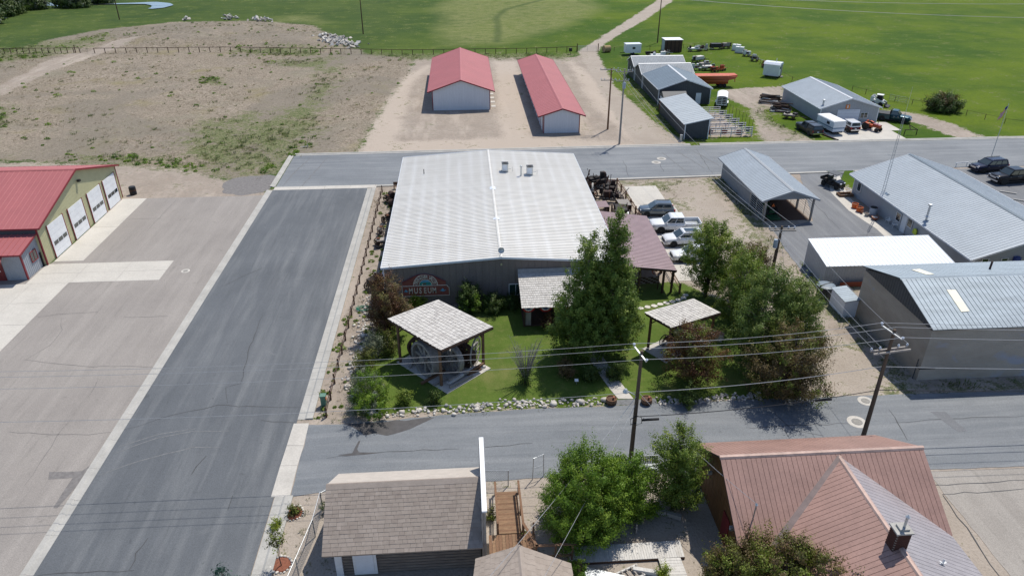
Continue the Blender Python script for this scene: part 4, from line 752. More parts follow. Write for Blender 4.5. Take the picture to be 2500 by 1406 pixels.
# carport
cp = gable('carport_barn', 'grey open fronted barn with gable roof beside the driveway', 36.05, 42.0, 78.5, 94.1, 2.75, 3.98, 'y', .6, .3, 'grey_wall', 'blue_grey_roof', 'grey_wall_light', pitch=.4, dep=.03, wp=.4, rp=39.1, skip=('S', 'W', 'E'), og2=.6)
wall(cp, (36.05, 94.1), (36.05, 83.2), 0, [(0, 2.85), (10.9, 2.85)], 'grey_wall', .4, .02); wall(cp, (42.0, 86.5), (42.0, 94.1), 0, [(0, 2.85), (7.6, 2.85)], 'grey_wall', .4, .02)
MB().ext([(36.05, 78.5, 2.8), (42, 78.5, 2.8), (39.1, 78.5, 3.9)], (0, .1, 0)).build('gable_panel', 'grey_wall', cp)
for xx, yy in ((36.1, 78.5), (42.0, 78.5), (36.1, 83.2), (42, 82.5), (42, 86.5)): MB().box(xx - .1, xx + .1, yy - .1, yy + .1, 0, 2.8).build('post', 'wood_grey', cp)
sheet('barn_floor', bx4(36.2, 41.9, 78.6, 94), .026, 'soil', .03, 4)
def gate_panel(name, label, a, b, h, rails, m, group=None, r=.025, z0=.25):
    a = Vector(a); b = Vector(b); t = thing(name, label, 'panel fence', ((a + b) / 2), 0, group)
    for k in range(rails): z = z0 + (h - z0) * k / (rails - 1); MB().cyl(a + Vector((0, 0, z)), b + Vector((0, 0, z)), r, n=6).build('rail', m, t)
    n = max(2, int((b - a).length / 1.6))
    for k in range(n + 1): p = a + (b - a) * (k / n); MB().cyl(p + Vector((0, 0, 0)), p + Vector((0, 0, h + .05)), r * 1.2, n=6).build('upright', m, t)
    return t
gate_panel('stock_fence', 'galvanised stock panel closing the left side of the carport barn', (36.0, 78.8, 0), (36.0, 83.0, 0), 1.9, 7, 'galv'); gate_panel('stock_fence', 'galvanised stock panel closing the right side of the carport barn', (42.1, 78.8, 0), (42.1, 82.4, 0), 2.2, 8, 'galv'); gate_panel('stock_fence', 'galvanised stock panel deeper on the right side of the carport barn', (42.1, 82.7, 0), (42.1, 86.3, 0), 2.2, 8, 'galv')
# long house
lh = gable('long_house', 'long grey house with a wide pale ribbed gable roof', 51.3, 65.2, 61.9, 86.6, 2.7, 5.25, 'y', .65, .45, 'grey_wall_light', 'blue_grey_roof', 'trim_white', pitch=.42, dep=.03, wp=.0, rp=58.2, ridge_m='slate_roof')
for yy in (86.0, 72.4, 71.0, 69.2): pass
window(lh, onX(2099, 455, 51.26), -EY, -EX, .95, 1.4, 'trim_white', 1)
for a in ((2194, 530), (2222, 545)): window(lh, onX(*a, 51.26), -EY, -EX, 1.0, 1.1, 'trim_white', 1)
rect(lh, (51.28, onX(2208, 540, 51.26).y, 1.05), -EY, -EX, .95, 2.1, .06, 'trim_white', 'door')
for a in ((2405, 636), (2452, 635)): window(lh, onY(*a, 61.86), EX, -EY, .75, .5, 'trim_white', 1)
rect(lh, onY(2480, 631, 61.86), EX, -EY, .6, .5, .35, 'blue_box', 'meter_box')
t = thing('roof_flue', 'tall galvanised flue with a cap on the long house roof', 'vent', (53.2, 73, 3.3)); g = G(2264, 527, 3.5); MB().cyl((g.x, g.y, 3.0), (g.x, g.y, 4.75), .12).build('pipe', 'galv', t); MB().lathe([(.12, 0), (.24, .05), (.24, .2), (0, .24)], (g.x, g.y, 4.7), 12).build('cap', 'galv', t); MB().lathe([(.3, 0), (.14, .12)], (g.x, g.y, 3.42), 12).build('flashing', 'galv', t)
for k, a in enumerate(((2268, 422), (2340, 465))): g = G(*a, 4.3 if k == 0 else 4.1); MB().cyl((g.x, g.y, 3.8), (g.x, g.y, 4.65), .05, n=8).build('vent_stack', 'galv', None, ['thin vent pipe on the long house roof nearer the far gable', 'thin vent pipe on the long house roof nearer the middle'][k], 'vent')
g = G(2162, 478, 2.75); t = thing('roof_vent', 'small square vent hood at the eave of the long house', 'vent', (g.x, g.y, 2.7)); MB().ext([(g.x - .1, g.y - .3, 2.75), (g.x + .5, g.y - .3, 2.95), (g.x + .1, g.y - .3, 3.15)], (0, .6, 0)).build('hood', 'galv', t); MB().box(g.x - .1, g.x + .5, g.y - .35, g.y + .35, 2.72, 2.86).build('curb', 'galv', t)
# white roofed shed
t = thing('flat_shed', 'long low grey shed with a bright white sloping roof', 'shed', (42.6, 64.4, 0))
slope(t, (35.95, 61.95, 2.25), (49.3, 61.75, 2.25), (49.35, 67.0, 3.0), (36.1, 67.0, 3.0), 'pale_roof', .42, .03, name='roof')
wall(t, (36.1, 62.2), (49.1, 62.0), 0, [(0, 2.2), (13, 2.2)], 'grey_wall_light', .3, .02); wall(t, (36.1, 66.8), (36.1, 62.2), 0, [(0, 2.9), (4.6, 2.2)], 'grey_wall_light', .3, .02); wall(t, (49.1, 62.0), (49.1, 66.8), 0, [(0, 2.2), (4.8, 2.9)], 'grey_wall_light', .3, .02); wall(t, (49.1, 66.8), (36.1, 66.8), 0, [(0, 2.9), (13, 2.9)], 'grey_wall_light', .3, .02)
mat('rail_red', (.22, .055, .03), .7, .2); t = thing('red_board', 'rust red low panel leaning along the grey shed', 'panel', (40.5, 61.6, 0)); MB().box(37.6, 44, 61.6, 61.66, .0, .55).build('board', 'rail_red', t); MB().box(37.6, 44, 61.55, 61.6, .5, .58).build('top_rail', 'rail_red', t)
g = G(2090, 745); t = thing('cabinet_shed', 'small white metal cabinet against the block building', 'cabinet', (35.7, 57.0, 0)); MB().box(35.0, 36.3, 55.8, 58.4, .02, 1.75).build('case', 'white_metal', t); slope(t, (34.9, 55.7, 1.76), (34.9, 58.5, 1.76), (36.36, 58.5, 1.95), (36.36, 55.7, 1.95), 'old_galv', .3, .02, name='lid')
# ------------------------------------------------------------------ panel roofs
def clip(poly, a, b, c):                          # keep a*u + b*v <= c
    out = []
    for i in range(len(poly)):
        p, q_ = poly[i], poly[(i + 1) % len(poly)]; dp, dq = a * p[0] + b * p[1] - c, a * q_[0] + b * q_[1] - c
        if dp <= 0: out.append(p)
        if dp * dq < 0: s = dp / (dp - dq); out.append((p[0] + (q_[0] - p[0]) * s, p[1] + (q_[1] - p[1]) * s))
    return out
def panels(parent, O, U, Vv, poly, wd, m, th=.035, gap=.022, seed=0, deck='brown_seam', special=None):
    O, U, Vv = Vector(O), Vector(U).normalized(), Vector(Vv).normalized(); nrm = U.cross(Vv); nrm = nrm if nrm.z > 0 else -nrm
    W = lambda p: O + U * p[0] + Vv * p[1]
    MB().ext([W(p) - nrm * .07 for p in poly], nrm * .068).build('roof_deck', deck, parent)
    u0, u1 = min(p[0] for p in poly), max(p[0] for p in poly); k = u0
    while k < u1 - .02:
        pc = clip(clip(poly, -1, 0, -(k + gap)), 1, 0, min(k + wd, u1) - gap)
        if len(pc) >= 3: MB().ext([W(p) for p in pc], nrm * th).build('roof_panel', m, parent)
        k += wd
# block building on the right
t = thing('block_building', 'large painted block building with an old blue grey panel roof', 'building', (48, 51, 0)); X0, X1 = 36.45, 66
wall(t, (X0, 45.7), (X1, 45.7), 0, [(0, 4.85), (X1 - X0, 4.85)], 'block_wall', 0); wall(t, (X0, 56.3), (X0, 45.7), 0, [(0, 4.85), (10.6, 4.85)], 'block_wall', 0); wall(t, (X1, 56.3), (X0, 56.3), 0, [(0, 4.85), (X1 - X0, 4.85)], 'block_wall', 0)
wall(t, (X0 - .03, 56.2), (X0 - .03, 45.8), 4.75, [(0, 4.86), (5.2, 6.62), (10.4, 4.86)], 'slate_wall', .35, .02, name='gable_panel')
sl_ = Vector((0, 5.55, 1.65)); LV = sl_.length
panels(t, (X0 - .2, 45.45, 5.02), (1, 0, 0), (0, 5.55, 1.68), [(0, 0), (X1 - X0, 0), (X1 - X0, LV), (0, LV)], .41, 'old_galv', deck='slate_wall')
panels(t, (X0 - .2, 56.55, 5.02), (1, 0, 0), (0, -5.55, 1.68), [(0, 0), (X1 - X0, 0), (X1 - X0, LV), (0, LV)], .41, 'old_galv', deck='slate_wall')
MB().ext([(X0 - .25, 50.8, 6.66), (X0 - .25, 51, 6.77), (X0 - .25, 51.2, 6.66), (X0 - .25, 51, 6.7)], (X1 - X0 + .3, 0, 0)).build('ridge_cap', 'old_galv', t)
def skyl(pts, ya, za, s):
    P = []
    for a in pts:
        d_ = ray(*a); n_ = Vector((0, -1.68 * s, 5.55)).normalized(); o_ = Vector((36, ya, za + .05)); k = n_.dot(o_ - Vector((0, 0, CAM_H))) / n_.dot(d_); P.append(Vector((0, 0, CAM_H)) + d_ * k)
    MB().ext(P, (0, 0, .03)).build('skylight', 'skylight', t)
skyl(((2311, 708), (2333, 708), (2367, 760), (2347, 762)), 45.45, 5.02, 1); skyl(((2225, 659), (2245, 657), (2281, 670), (2262, 671)), 56.55, 5.02, -1)
g = G(2418, 652, 6.2); MB().cyl((g.x, g.y, 5.6), (g.x, g.y, 6.75), .09, n=10).build('vent_stack', 'rust_dark', None, 'rusty vent pipe on the block building roof', 'vent')
MB().tube([(36.35, 46.1, 1.2), (36.3, 45.6, 1.2), (37.6, 45.55, 1.25)], .04).build('conduit', 'black', t); MB().tube([(36.3, 46.0, .0), (36.3, 46.0, 1.9)], .04).build('downpipe', 'slate_wall', t)
# ------------------------------------------------------------------ log cabin with false front
t = thing('log_cabin', 'log cabin with brown shingle roof', 'cabin', (-4.2, 32, 0)); cabin = t
RY, RZ = 32.0, 4.6; ye, zeave = 28.75, 2.42
for k in range(10):                               # logs of the south wall and the west gable
    z = .14 + k * .24; MB().cyl((-8.1, 29.55, z), (.2, 29.55, z), .125, n=8).build('log', 'log', t); MB().cyl((-8.05, 29.6, z), (-8.05, 34.4, z), .125, n=8).build('log', 'log', t); MB().cyl((-8.1, 34.45, z), (.2, 34.45, z), .125, n=8).build('log', 'log', t)
for xx in (-8.05, .12): MB().ext([(xx, 29.5, 2.45), (xx, 34.5, 2.45), (xx, 32, 4.45)], (.1, 0, 0)).build('gable_board', 'log', t)
rect(t, (-6.55, 29.38, 1.15), EX, -EY, 1.35, 2.1, .06, 'trim_white', 'door'); rect(t, (-6.55, 29.3, 1.1), EX, -EY, 1.0, 1.7, .03, 'white_metal', 'door_panel'); MB().box(-8.25, -7.85, 29.3, 29.7, 0, 2.4).build('corner_board', 'trim_white', t)
for s in (1, -1):
    yb_ = RY - s * (RY - ye); MB().ext([(-8.72, yb_, zeave), (.3, yb_, zeave), (.3, RY, RZ), (-8.72, RY, RZ)], (0, 0, -.1)).build('roof_deck', 'shingle_dark', t)
rr = random.Random(12); shm = {}
def sh_mesh(wd, m):
    key = (round(wd, 2), m)
    if key not in shm: shm[key] = MB().add([(-wd / 2, 0, .012), (wd / 2, 0, .012), (wd / 2, .34, 0), (-wd / 2, .34, 0), (-wd / 2, 0, .034), (wd / 2, 0, .034), (wd / 2, .34, .016), (-wd / 2, .34, .016)], [(3, 2, 1, 0), (4, 5, 6, 7), (0, 1, 5, 4), (1, 2, 6, 5), (2, 3, 7, 6), (3, 0, 4, 7)]).mesh('shingle', m)
    return shm[key]
sl = math.atan2(RZ - zeave, RY - ye); Ls = math.hypot(RZ - zeave, RY - ye); rows = 17; rest = {m: MB() for m in ('shingle', 'shingle_dark', 'shingle_light')}; cnt = 0
for i in range(rows):
    v = i * Ls / rows; x = -8.76
    while x < .28:
        wd = rr.choice([.28, .36, .46, .6]); wd = min(wd, .3 - x); m = rr.choice(['shingle', 'shingle', 'shingle_dark', 'shingle_light'])
        c = Vector((x + wd / 2, ye - .03 + v * math.cos(sl), zeave + v * math.sin(sl) + .012 + rr.uniform(0, .008)))
        if wd > .1 and cnt < 290 and i < 13: piece('shingle', sh_mesh(round(wd - .014, 2), m), t, c, rot=(sl, rr.uniform(-.01, .01), rr.uniform(-.01, .01))); cnt += 1
        elif wd > .1:
            R = Matrix.Rotation(sl, 3, 'X'); b = sh_mesh(round(wd - .014, 2), m); rest[m].add([c + R @ vv.co for vv in b.vertices], [tuple(p.vertices) for p in b.polygons])
        x += wd
for m, mb in rest.items(): mb.build('shingles', m, t, kind='stuff')
yb_ = 2 * RY - ye
MB().ext([(-8.74, RY - .02, RZ + .05), (.3, RY - .02, RZ + .05), (.3, yb_ + .03, zeave + .03), (-8.74, yb_ + .03, zeave + .03)], (0, 0, .02)).build('back_roof_sheet', 'ridge_sheet', t)
MB().ext([(-8.76, RY - .25, RZ - .09), (-8.76, RY, RZ + .09), (-8.76, RY + .3, RZ - .1), (-8.76, RY, RZ + .04)], (9.05, 0, 0)).build('ridge_cap', 'shingle_light', t)
t = thing('false_front', 'tall white board false front at the end of the log cabin', 'facade', (.45, 32, 0))
for k in range(20): yy = 29.0 + k * .306; MB().box(.34, .52, yy + .006, yy + .30, .05, 4.95).build('board', 'white_paint' if k else 'wood_grey', t)
MB().box(.30, .58, 28.95, 35.15, 4.95, 5.06).build('cap_board', 'white_paint', t)
for yy in (29.0, 30.2, 33.8, 35.0): MB().box(.27, .34, yy - .06, yy + .06, .05, 4.9).build('brace', 'wood_grey', t)
# small shingled roof in the near foreground
t = thing('entry_roof', 'small gabled shelter with pale brown shingles in front of the cabin deck', 'shelter', (2.3, 25, 0)); q0 = [(2.3, 28.0, 3.3), (2.3, 22.0, 3.3)]
for xa, za, nm in ((-.05, 2.45, 0), (5.2, 1.65, 1)):
    A_, B_ = Vector((xa - (.9 if nm == 0 else -.1), 22, za)), Vector((xa, 28.0, za)); MB().ext([A_, B_, Vector(q0[0]), Vector(q0[1])], (0, 0, -.08)).build('roof_deck', 'shingle', t)
    if nm == 0: shakes(t, A_, B_, Vector(q0[0]), Vector(q0[1]), 9, 16, ['shingle', 'shingle_light', 'shingle_light'], seed=5, th=.012, lift=.012, jit=.15, name='shingles')
    else: shakes(t, B_, A_, Vector(q0[1]), Vector(q0[0]), 11, 16, ['shingle', 'shingle_light', 'shingle_light'], seed=6, th=.012, lift=.012, jit=.15, name='shingles')
for xx, zz in ((.3, 2.35), (4.6, 1.85)):
    for yy in (27.7, 22.5): MB().box(xx - .07, xx + .07, yy - .07, yy + .07, 0, zz).build('post', 'wood_grey', t)
MB().ext([(2.1, 28.02, 3.23), (2.3, 28.02, 3.36), (2.5, 28.02, 3.22), (2.3, 28.02, 3.3)], (0, -6, 0)).build('ridge_cap', 'shingle_light', t)
# ------------------------------------------------------------------ house with the brown metal roof
t = thing('brown_house', 'log sided house with a brown standing seam metal roof and cross wing', 'house', (21, 30, 0)); RYh, RZh, EZ = 32.1, 5.3, 2.5; HX0, HX1 = 14.75, 27.45; yN, yS = 36.5, 27.7
LVh = math.hypot(RYh - yS, RZh - EZ); WX, WZ, WS = 22.1, 5.1, .5       # wing ridge x, height, slope
panels(t, (HX0, yN, EZ), (1, 0, 0), (0, RYh - yN, RZh - EZ), [(0, 0), (HX1 - HX0, 0), (HX1 - HX0, LVh), (0, LVh)], .31, 'brown_roof', gap=.011)
panels(t, (HX0, yS, EZ), (1, 0, 0), (0, RYh - yS, RZh - EZ), [(0, 0), (HX1 - HX0, 0), (HX1 - HX0, LVh), (0, LVh)], .31, 'brown_roof', gap=.011)
def main_z(y): return RZh - (RZh - EZ) * abs(y - RYh) / (RYh - yS)
# wing slopes start in the valley with the main roof
ms = (RZh - EZ) / (RYh - yS); yt = RYh - (RZh - WZ) / ms          # y where wing ridge meets the main slope
hw = 5.3; ze_w = WZ - WS * hw; yv = RYh - (RZh - ze_w) / ms
for s, mm in ((-1, 'brown_roof'), (1, 'wing_roof_sky_sheen')):  # right slope gets the colour with the sky's reflection put in
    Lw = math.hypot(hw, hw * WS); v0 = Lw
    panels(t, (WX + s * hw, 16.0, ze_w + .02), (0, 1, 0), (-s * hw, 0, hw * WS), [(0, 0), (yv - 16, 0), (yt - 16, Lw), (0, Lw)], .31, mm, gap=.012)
for xa, xb_ in ((HX0 - .03, HX1 + .03),):
    MB().ext([(xa, RYh - .17, RZh - .05), (xa, RYh - .1, RZh + .06), (xa, RYh, RZh + .1), (xa, RYh + .1, RZh + .06), (xa, RYh + .17, RZh - .05)], (xb_ - xa, 0, 0)).build('ridge_cap', 'brown_ridge', t)
MB().ext([(WX - .17, 16, WZ - .02), (WX - .1, 16, WZ + .07), (WX, 16, WZ + .1), (WX + .1, 16, WZ + .07), (WX + .17, 16, WZ - .02)], (0, yt - 16 + .1, 0)).build('ridge_cap', 'brown_ridge', t)
a, b = Vector((WX - hw, yv, ze_w + .10)), Vector((WX, yt, WZ + .07)); MB().bar(a, b, .46, .06).build('valley_flashing', 'valley_metal', t)
MB().ext([(HX0 + .45, yS + .5, 0), (HX0 + .45, yN - .5, 0), (HX0 + .45, yN - .5, EZ + .2), (HX0 + .45, RYh, RZh - .1), (HX0 + .45, yS + .5, EZ + .2)], (.15, 0, 0)).build('gable_wall', 'log_house', t)
for k in range(16):
    yy = yS + .55 + k * .5; zt = main_z(yy + .25) - .15
    MB().box(HX0 + .38, HX0 + .46, yy, yy + .47, .0, zt).build('plank', 'log_house', t)
MB().box(HX0 + .6, HX1 - .4, yN - .7, yN - .5, 0, EZ + .1).build('wall', 'log_house', t); MB().box(HX1 - .5, HX1 - .35, yS + .5, yN - .5, 0, EZ + .2).build('wall', 'log_house', t)
MB().box(WX - hw + .5, WX - hw + .65, 16.2, yS + .6, 0, ze_w + .1).build('wall', 'log_house', t); MB().box(WX + hw - .65, WX + hw - .5, 16.2, yS + .6, 0, ze_w + .1).build('wall', 'log_house', t); MB().box(HX0 + .6, WX - hw + .6, yS + .4, yS + .55, 0, EZ).build('wall', 'log_house', t)
rect(t, (HX0 + .36, 30.4, 1.05), -EY, -EX, 1.0, 2.1, .05, 'red_paint', 'door'); rect(t, (HX0 + .36, 29.3, 2.3), -EY, -EX, .2, .25, .25, 'galv', 'wall_lamp'); rect(t, (HX0 + .36, 33.6, 2.6), -EY, -EX, .15, .2, .25, 'galv', 'wall_lamp')
# brick chimney
cb = G(2165, 1338, 4.9); cx_, cy_ = WX - .12, cb.y + .1
t = thing('chimney', 'square dark brick chimney with concrete cap on the brown roof', 'chimney', (cx_, cy_, 4.6)); zt = 6.15
MB().box(cx_ - .36, cx_ + .36, cy_ - .31, cy_ + .31, 4.5, zt).build('core', 'mortar', t)
mb = MB(); r_ = random.Random(2)
for k in range(19):
    z = 4.6 + k * .081
    for j in range(4):
        o = (.0 if k % 2 else .1)
        for s in (-1, 1):
            xa = cx_ - .38 + j * .2 - o + .1; xb_ = min(xa + .185, cx_ + .385); xa = max(xa, cx_ - .385)
            if xb_ > xa + .03: mb.box(xa, xb_, cy_ + s * .322 - .018, cy_ + s * .322 + .018, z, z + .066)
            ya = cy_ - .33 + j * .2 - o + .08; yb2 = min(ya + .185, cy_ + .30); ya = max(ya, cy_ - .30)
            if yb2 > ya + .03: mb.box(cx_ + s * .372 - .018, cx_ + s * .372 + .018, ya, yb2, z, z + .066)
mb.build('bricks', 'brick', t, kind='stuff')
MB().box(cx_ - .46, cx_ + .46, cy_ - .4, cy_ + .4, zt, zt + .09).build('cap', 'concrete_grey', t); MB().box(cx_ - .22, cx_ + .3, cy_ - .22, cy_ + .22, zt + .09, zt + .2).build('crown', 'concrete_grey', t)
MB().cyl((cx_ + .1, cy_, zt + .15), (cx_ + .1, cy_, zt + .85), .07).build('flue', 'galv', t); MB().lathe([(.09, 0), (.13, .05), (.0, .2)], (cx_ + .1, cy_, zt + .85), 10).build('cowl', 'galv', t)
MB().box(cx_ - .47, cx_ + .47, cy_ - .42, cy_ + .42, 4.35, 4.72).build('flashing', 'brown_seam', t)
g = G(1832, 1262, 3.3); t = thing('service_mast', 'service mast on the near slope of the brown roof', 'mast', (15.9, 28.9, 3.2)); MB().cyl((15.9, 28.9, 3.1), (15.95, 28.9, 4.5), .04).build('pipe', 'steel', t); MB().lathe([(.05, 0), (.1, .04), (.0, .2)], (15.95, 28.9, 4.48), 10).build('weatherhead', 'galv', t)
g = G(2295, 1390, 3.6); t = thing('roof_fan', 'small white spinning vane on the right slope of the brown house', 'vane', (g.x, g.y, 3.5)); MB().cyl((g.x, g.y, 3.3), (g.x, g.y, 4.1), .02).build('stem', 'steel', t)
for k in range(5): a = k * 1.2566; MB().bar((g.x, g.y, 4.1), (g.x + .22 * math.cos(a), g.y + .05, 4.1 + .22 * math.sin(a)), .1, .015).build('blade', 'plastic_white', t)
# ------------------------------------------------------------------ garden pavilions
def pavilion(label, Lc, Fc, Rc, Tc, posts, slab, seed, cols, rows):
    c = (Vector(Lc) + Vector(Rc)) / 2; t = thing('pavilion', label, 'pavilion', (c.x, c.y, 0))
    MB().ext([Lc, Fc, Rc, Tc], (0, 0, -.07)).build('roof_deck', 'wood_dark', t)
    shakes(t, Lc, Fc, Rc, Tc, rows, cols, ['shake', 'shake_dark', 'shake_light', 'shake', 'shake_light'], seed=seed, th=.02, jit=.5)
    for a, b in ((Lc, Fc), (Fc, Rc), (Rc, Tc), (Tc, Lc)):
        a = Vector(a) - Vector((0, 0, .15)); b = Vector(b) - Vector((0, 0, .15)); MB().bar(a + (c3 - a) * .05 if 0 else a, b, .06, .16).build('fascia', 'wood_dark', t)
    n = (Vector(Fc) - Vector(Lc)).cross(Vector(Tc) - Vector(Lc)).normalized(); n = n if n.z > 0 else -n
    for p in posts:
        z = Lc[2] - (n.x * (p[0] - Lc[0]) + n.y * (p[1] - Lc[1])) / n.z - .08
        MB().cyl((p[0], p[1], 0), (p[0], p[1], z), .13, .12, 8).build('post', 'wood_brown', t)
        d = (Vector((c.x, c.y, 0)) - Vector((p[0], p[1], 0))).normalized()
        e = Vector(posts[(posts.index(p) + 1) % 4] + (0,)) - Vector(p + (0,)); e.normalize()
        MB().bar(Vector((p[0], p[1], z - .9)), Vector((p[0], p[1], z - .12)) + e * .8, .1, .1).build('brace', 'wood_dark', t)
    MB().prism(slab, -.05, .05).build('floor_slab', 'concrete', t)
    return t
pavilion('large shake roofed pavilion over old wheels on the museum lawn', (-6.82, 51.82, 4.0), (-2.29, 46.77, 4.0), (1.88, 50.57, 3.6), (-2.76, 55.43, 3.6), [(-6.05, 51.2), (-2.5, 47.6), (1.0, 50.25), (-2.5, 53.8)], [(-6.4, 51.2), (-2.02, 46.45), (1.6, 49.75), (-2.8, 54.5)], 1, 62, 15)
pavilion('smaller shake roofed pavilion on the lawn by the dark bushes', (14.97, 51.93, 3.65), (16.63, 49.35, 3.65), (21.9, 52.6, 2.95), (20.25, 55.2, 2.95), [(15.5, 51.75), (16.75, 50.0), (21.45, 52.85), (20.1, 54.6)], [(15.0, 51.8), (16.55, 49.5), (21.9, 52.7), (20.3, 55.1)], 2, 30, 16)
# big old wheels, beams and relics
def spoked(name, label, c, R, wd, ax, m, spokes=8, hub=.3, rim=.18, spoke=.16, cat='wheel', tilt=0.0, group=None, solid=False):
    t = thing(name, label, cat, c, ax, group); n = 28
    mb = MB(); mb.lathe([(R - rim, -wd / 2), (R, -wd / 2), (R, wd / 2), (R - rim, wd / 2), (R - rim, -wd / 2)], (0, 0, 0), n, 'Y')
    mb.f = [f for f in mb.f if len(f) == 4]; mb.m = [0] * len(mb.f); mb.build('rim', m, t, local=True)
    MB().cyl((0, -wd / 2 - .06, 0), (0, wd / 2 + .06, 0), hub, n=14).build('hub', m, t, local=True)
    for k in range(spokes):
        a = 2 * math.pi * k / spokes; d = Vector((math.cos(a), 0, math.sin(a))); MB().bar(d * hub * .8, d * (R - rim * .6), spoke, wd * .35, (0, 1, 0)).build('spoke', m, t, local=True)
    t.rotation_euler = (tilt, 0, ax); return t
A1 = math.radians(-52)
spoked('bull_wheel', 'huge grey spoked wooden wheel leaning at the left of the large pavilion', (-3.75, 49.35, 1.62), 1.55, .75, A1, 'wood_wheel', 8, .33, .22, .3)
spoked('bull_wheel', 'second huge spoked wooden wheel behind the front post of the large pavilion', (-1.75, 49.4, 1.5), 1.42, .5, A1 + .1, 'wood_wheel', 10, .3, .2, .2)
spoked('wagon_wheel', 'thin tall wooden wheel rim standing at the right of the large pavilion', (.35, 50.35, 1.35), 1.3, .1, math.radians(70), 'wood_grey', 12, .14, .1, .06)
spoked('bull_wheel', 'third old wooden wheel at the back of the large pavilion', (-.55, 50.2, 1.2), 1.1, .4, A1 + .2, 'wood_dark', 8, .25, .2, .2)
spoked('bull_wheel', 'dark wooden wheel at the far left back of the large pavilion', (-4.3, 51.3, 1.25), 1.15, .5, A1 + .5, 'wood_dark', 8, .25, .2, .22)
spoked('iron_wheel', 'small black iron wheel inside the large pavilion', (-.9, 51.2, 1.5), .6, .1, math.radians(10), 'iron', 6, .1, .07, .06)
t = thing('winch_drum', 'dark iron winch drum deep in the large pavilion', 'machine', (-.6, 50.9, .05), A1); MB().cyl((-.5, 0, .8), (.5, 0, .8), .38, n=16).build('drum', 'iron', t, local=True)
for s in (-1, 1): MB().cyl((s * .5, 0, .8), (s * .56, 0, .8), .62, n=18).build('flange', 'iron', t, local=True); MB().bar((s * .62, -.6, 0), (s * .62, 0, .85), .12, .12).build('frame_leg', 'rust_dark', t, local=True); MB().bar((s * .62, .6, 0), (s * .62, 0, .85), .12, .12).build('frame_leg', 'rust_dark', t, local=True)
rr = random.Random(7)
for k in range(9):
    x, y = [(-2.6, 48.0), (-1.6, 48.2), (-.8, 48.9), (-1.1, 48.4), (-.3, 49.1), (.2, 49.2), (-.9, 47.9), (.5, 49.5), (-3.2, 48.7)][k]; a = math.radians(40 + rr.uniform(-8, 8)); Ln = rr.uniform(1.2, 2.6); z = .14 + (.2 if k in (3, 4) else 0)
    o = MB().obox((0, 0, 0), Ln, .2, .18).build('timber', ['wood_grey', 'wood_white', 'wood_brown'][k % 3], None, 'weathered timber %s in the large pavilion' % ['beside the front post', 'next to the second big wheel', 'lying toward the back right', 'stacked on the pile at the front', 'stacked on the pile toward the right post', 'near the right post', 'nearest the front corner of the slab', 'sticking out past the right post', 'under the leaning wheel'][k], 'timber', 'timbers under the pavilion')
    o.location = (x, y, z); o.rotation_euler = (0, 0, a)
for k, (a, b) in enumerate((((-3.0, 50.6, .1), (-1.6, 52.6, 1.5)), ((-2.0, 51.6, .1), (-.2, 52.2, 1.3)), ((-1.2, 50.4, .3), (.6, 51.5, 1.6)), ((-5.2, 50.2, .1), (-4.6, 52.2, .9)), ((-.3, 48.9, .3), (1.0, 49.9, .45)), ((-1.9, 47.6, .15), (-.7, 48.5, .4)))):
    MB().bar(a, b, .2, .16).build('timber', ['wood_grey', 'wood_brown', 'wood_white'][k % 3], None, 'old beam propped among the pavilion wheels, %s' % ['behind the leaning wheel', 'across the back', 'beside the winch drum', 'at the left post', 'on top of the pile by the right post', 'on top of the pile by the front post'][k], 'timber', 'timbers under the pavilion')
t = thing('gear_stack', 'stack of dark cog wheels in the middle of the large pavilion', 'gears', (-2.9, 50.9, .05))
for k in range(5):
    mb = MB(); R_ = .75 - .1 * k
    mb.prism([(-2.9 + R_ * (1.0 if j % 2 else .86) * math.cos(6.2832 * j / 36), 50.9 + R_ * (1.0 if j % 2 else .86) * math.sin(6.2832 * j / 36)) for j in range(36)], .06 + k * .3, .30 + k * .3); mb.build('cog', 'rust_dark' if k % 2 else 'wood_dark', t)
# relic buggy under the small pavilion
t = thing('old_buggy', 'old black horse buggy under the small pavilion', 'buggy', (18.0, 52.0, .05), math.radians(32))
MB().box(-.9, .9, -.5, .5, .75, 1.1).build('box', 'wood_dark', t, local=True); MB().box(-.3, .3, -.5, .5, 1.1, 1.45).build('seat', 'black', t, local=True); MB().ext([(-.35, -.55, 1.45), (-.5, -.55, 2.15), (.45, -.55, 2.2), (.5, -.55, 2.05), (-.3, -.55, 2.0)], (0, 1.1, 0)).build('hood', 'wood_grey', t, local=True)
for sx in (-1, 1):
    for sy in (-1, 1):
        mb = MB().lathe([(.5, -.03), (.56, -.03), (.56, .03), (.5, .03), (.5, -.03)], (sx * .8, sy * .68, .57), 20, 'Y'); mb.f = [f for f in mb.f if len(f) == 4]; mb.m = [0] * len(mb.f); wq = mb.build('wheel', 'black', t, local=True)
        for k in range(8): a = math.pi * k / 8; d = Vector((math.cos(a), 0, math.sin(a))); c = Vector((sx * .8, sy * .68, .57)); MB().bar(c - d * .5, c + d * .5, .03, .03, (0, 1, 0)).build('spoke', 'black', wq, local=True)
t = thing('white_crate', 'long pale wooden trough behind the small pavilion', 'trough', (21.2, 53.6, 0), math.radians(-35)); MB().box(-1.6, 1.6, -.35, -.28, 0, .6).build('side', 'wood_white', t, local=True); MB().box(-1.6, 1.6, .28, .35, 0, .6).build('side', 'wood_grey', t, local=True); MB().box(-1.6, 1.6, -.28, .28, .1, .16).build('floor', 'wood_grey', t, local=True)
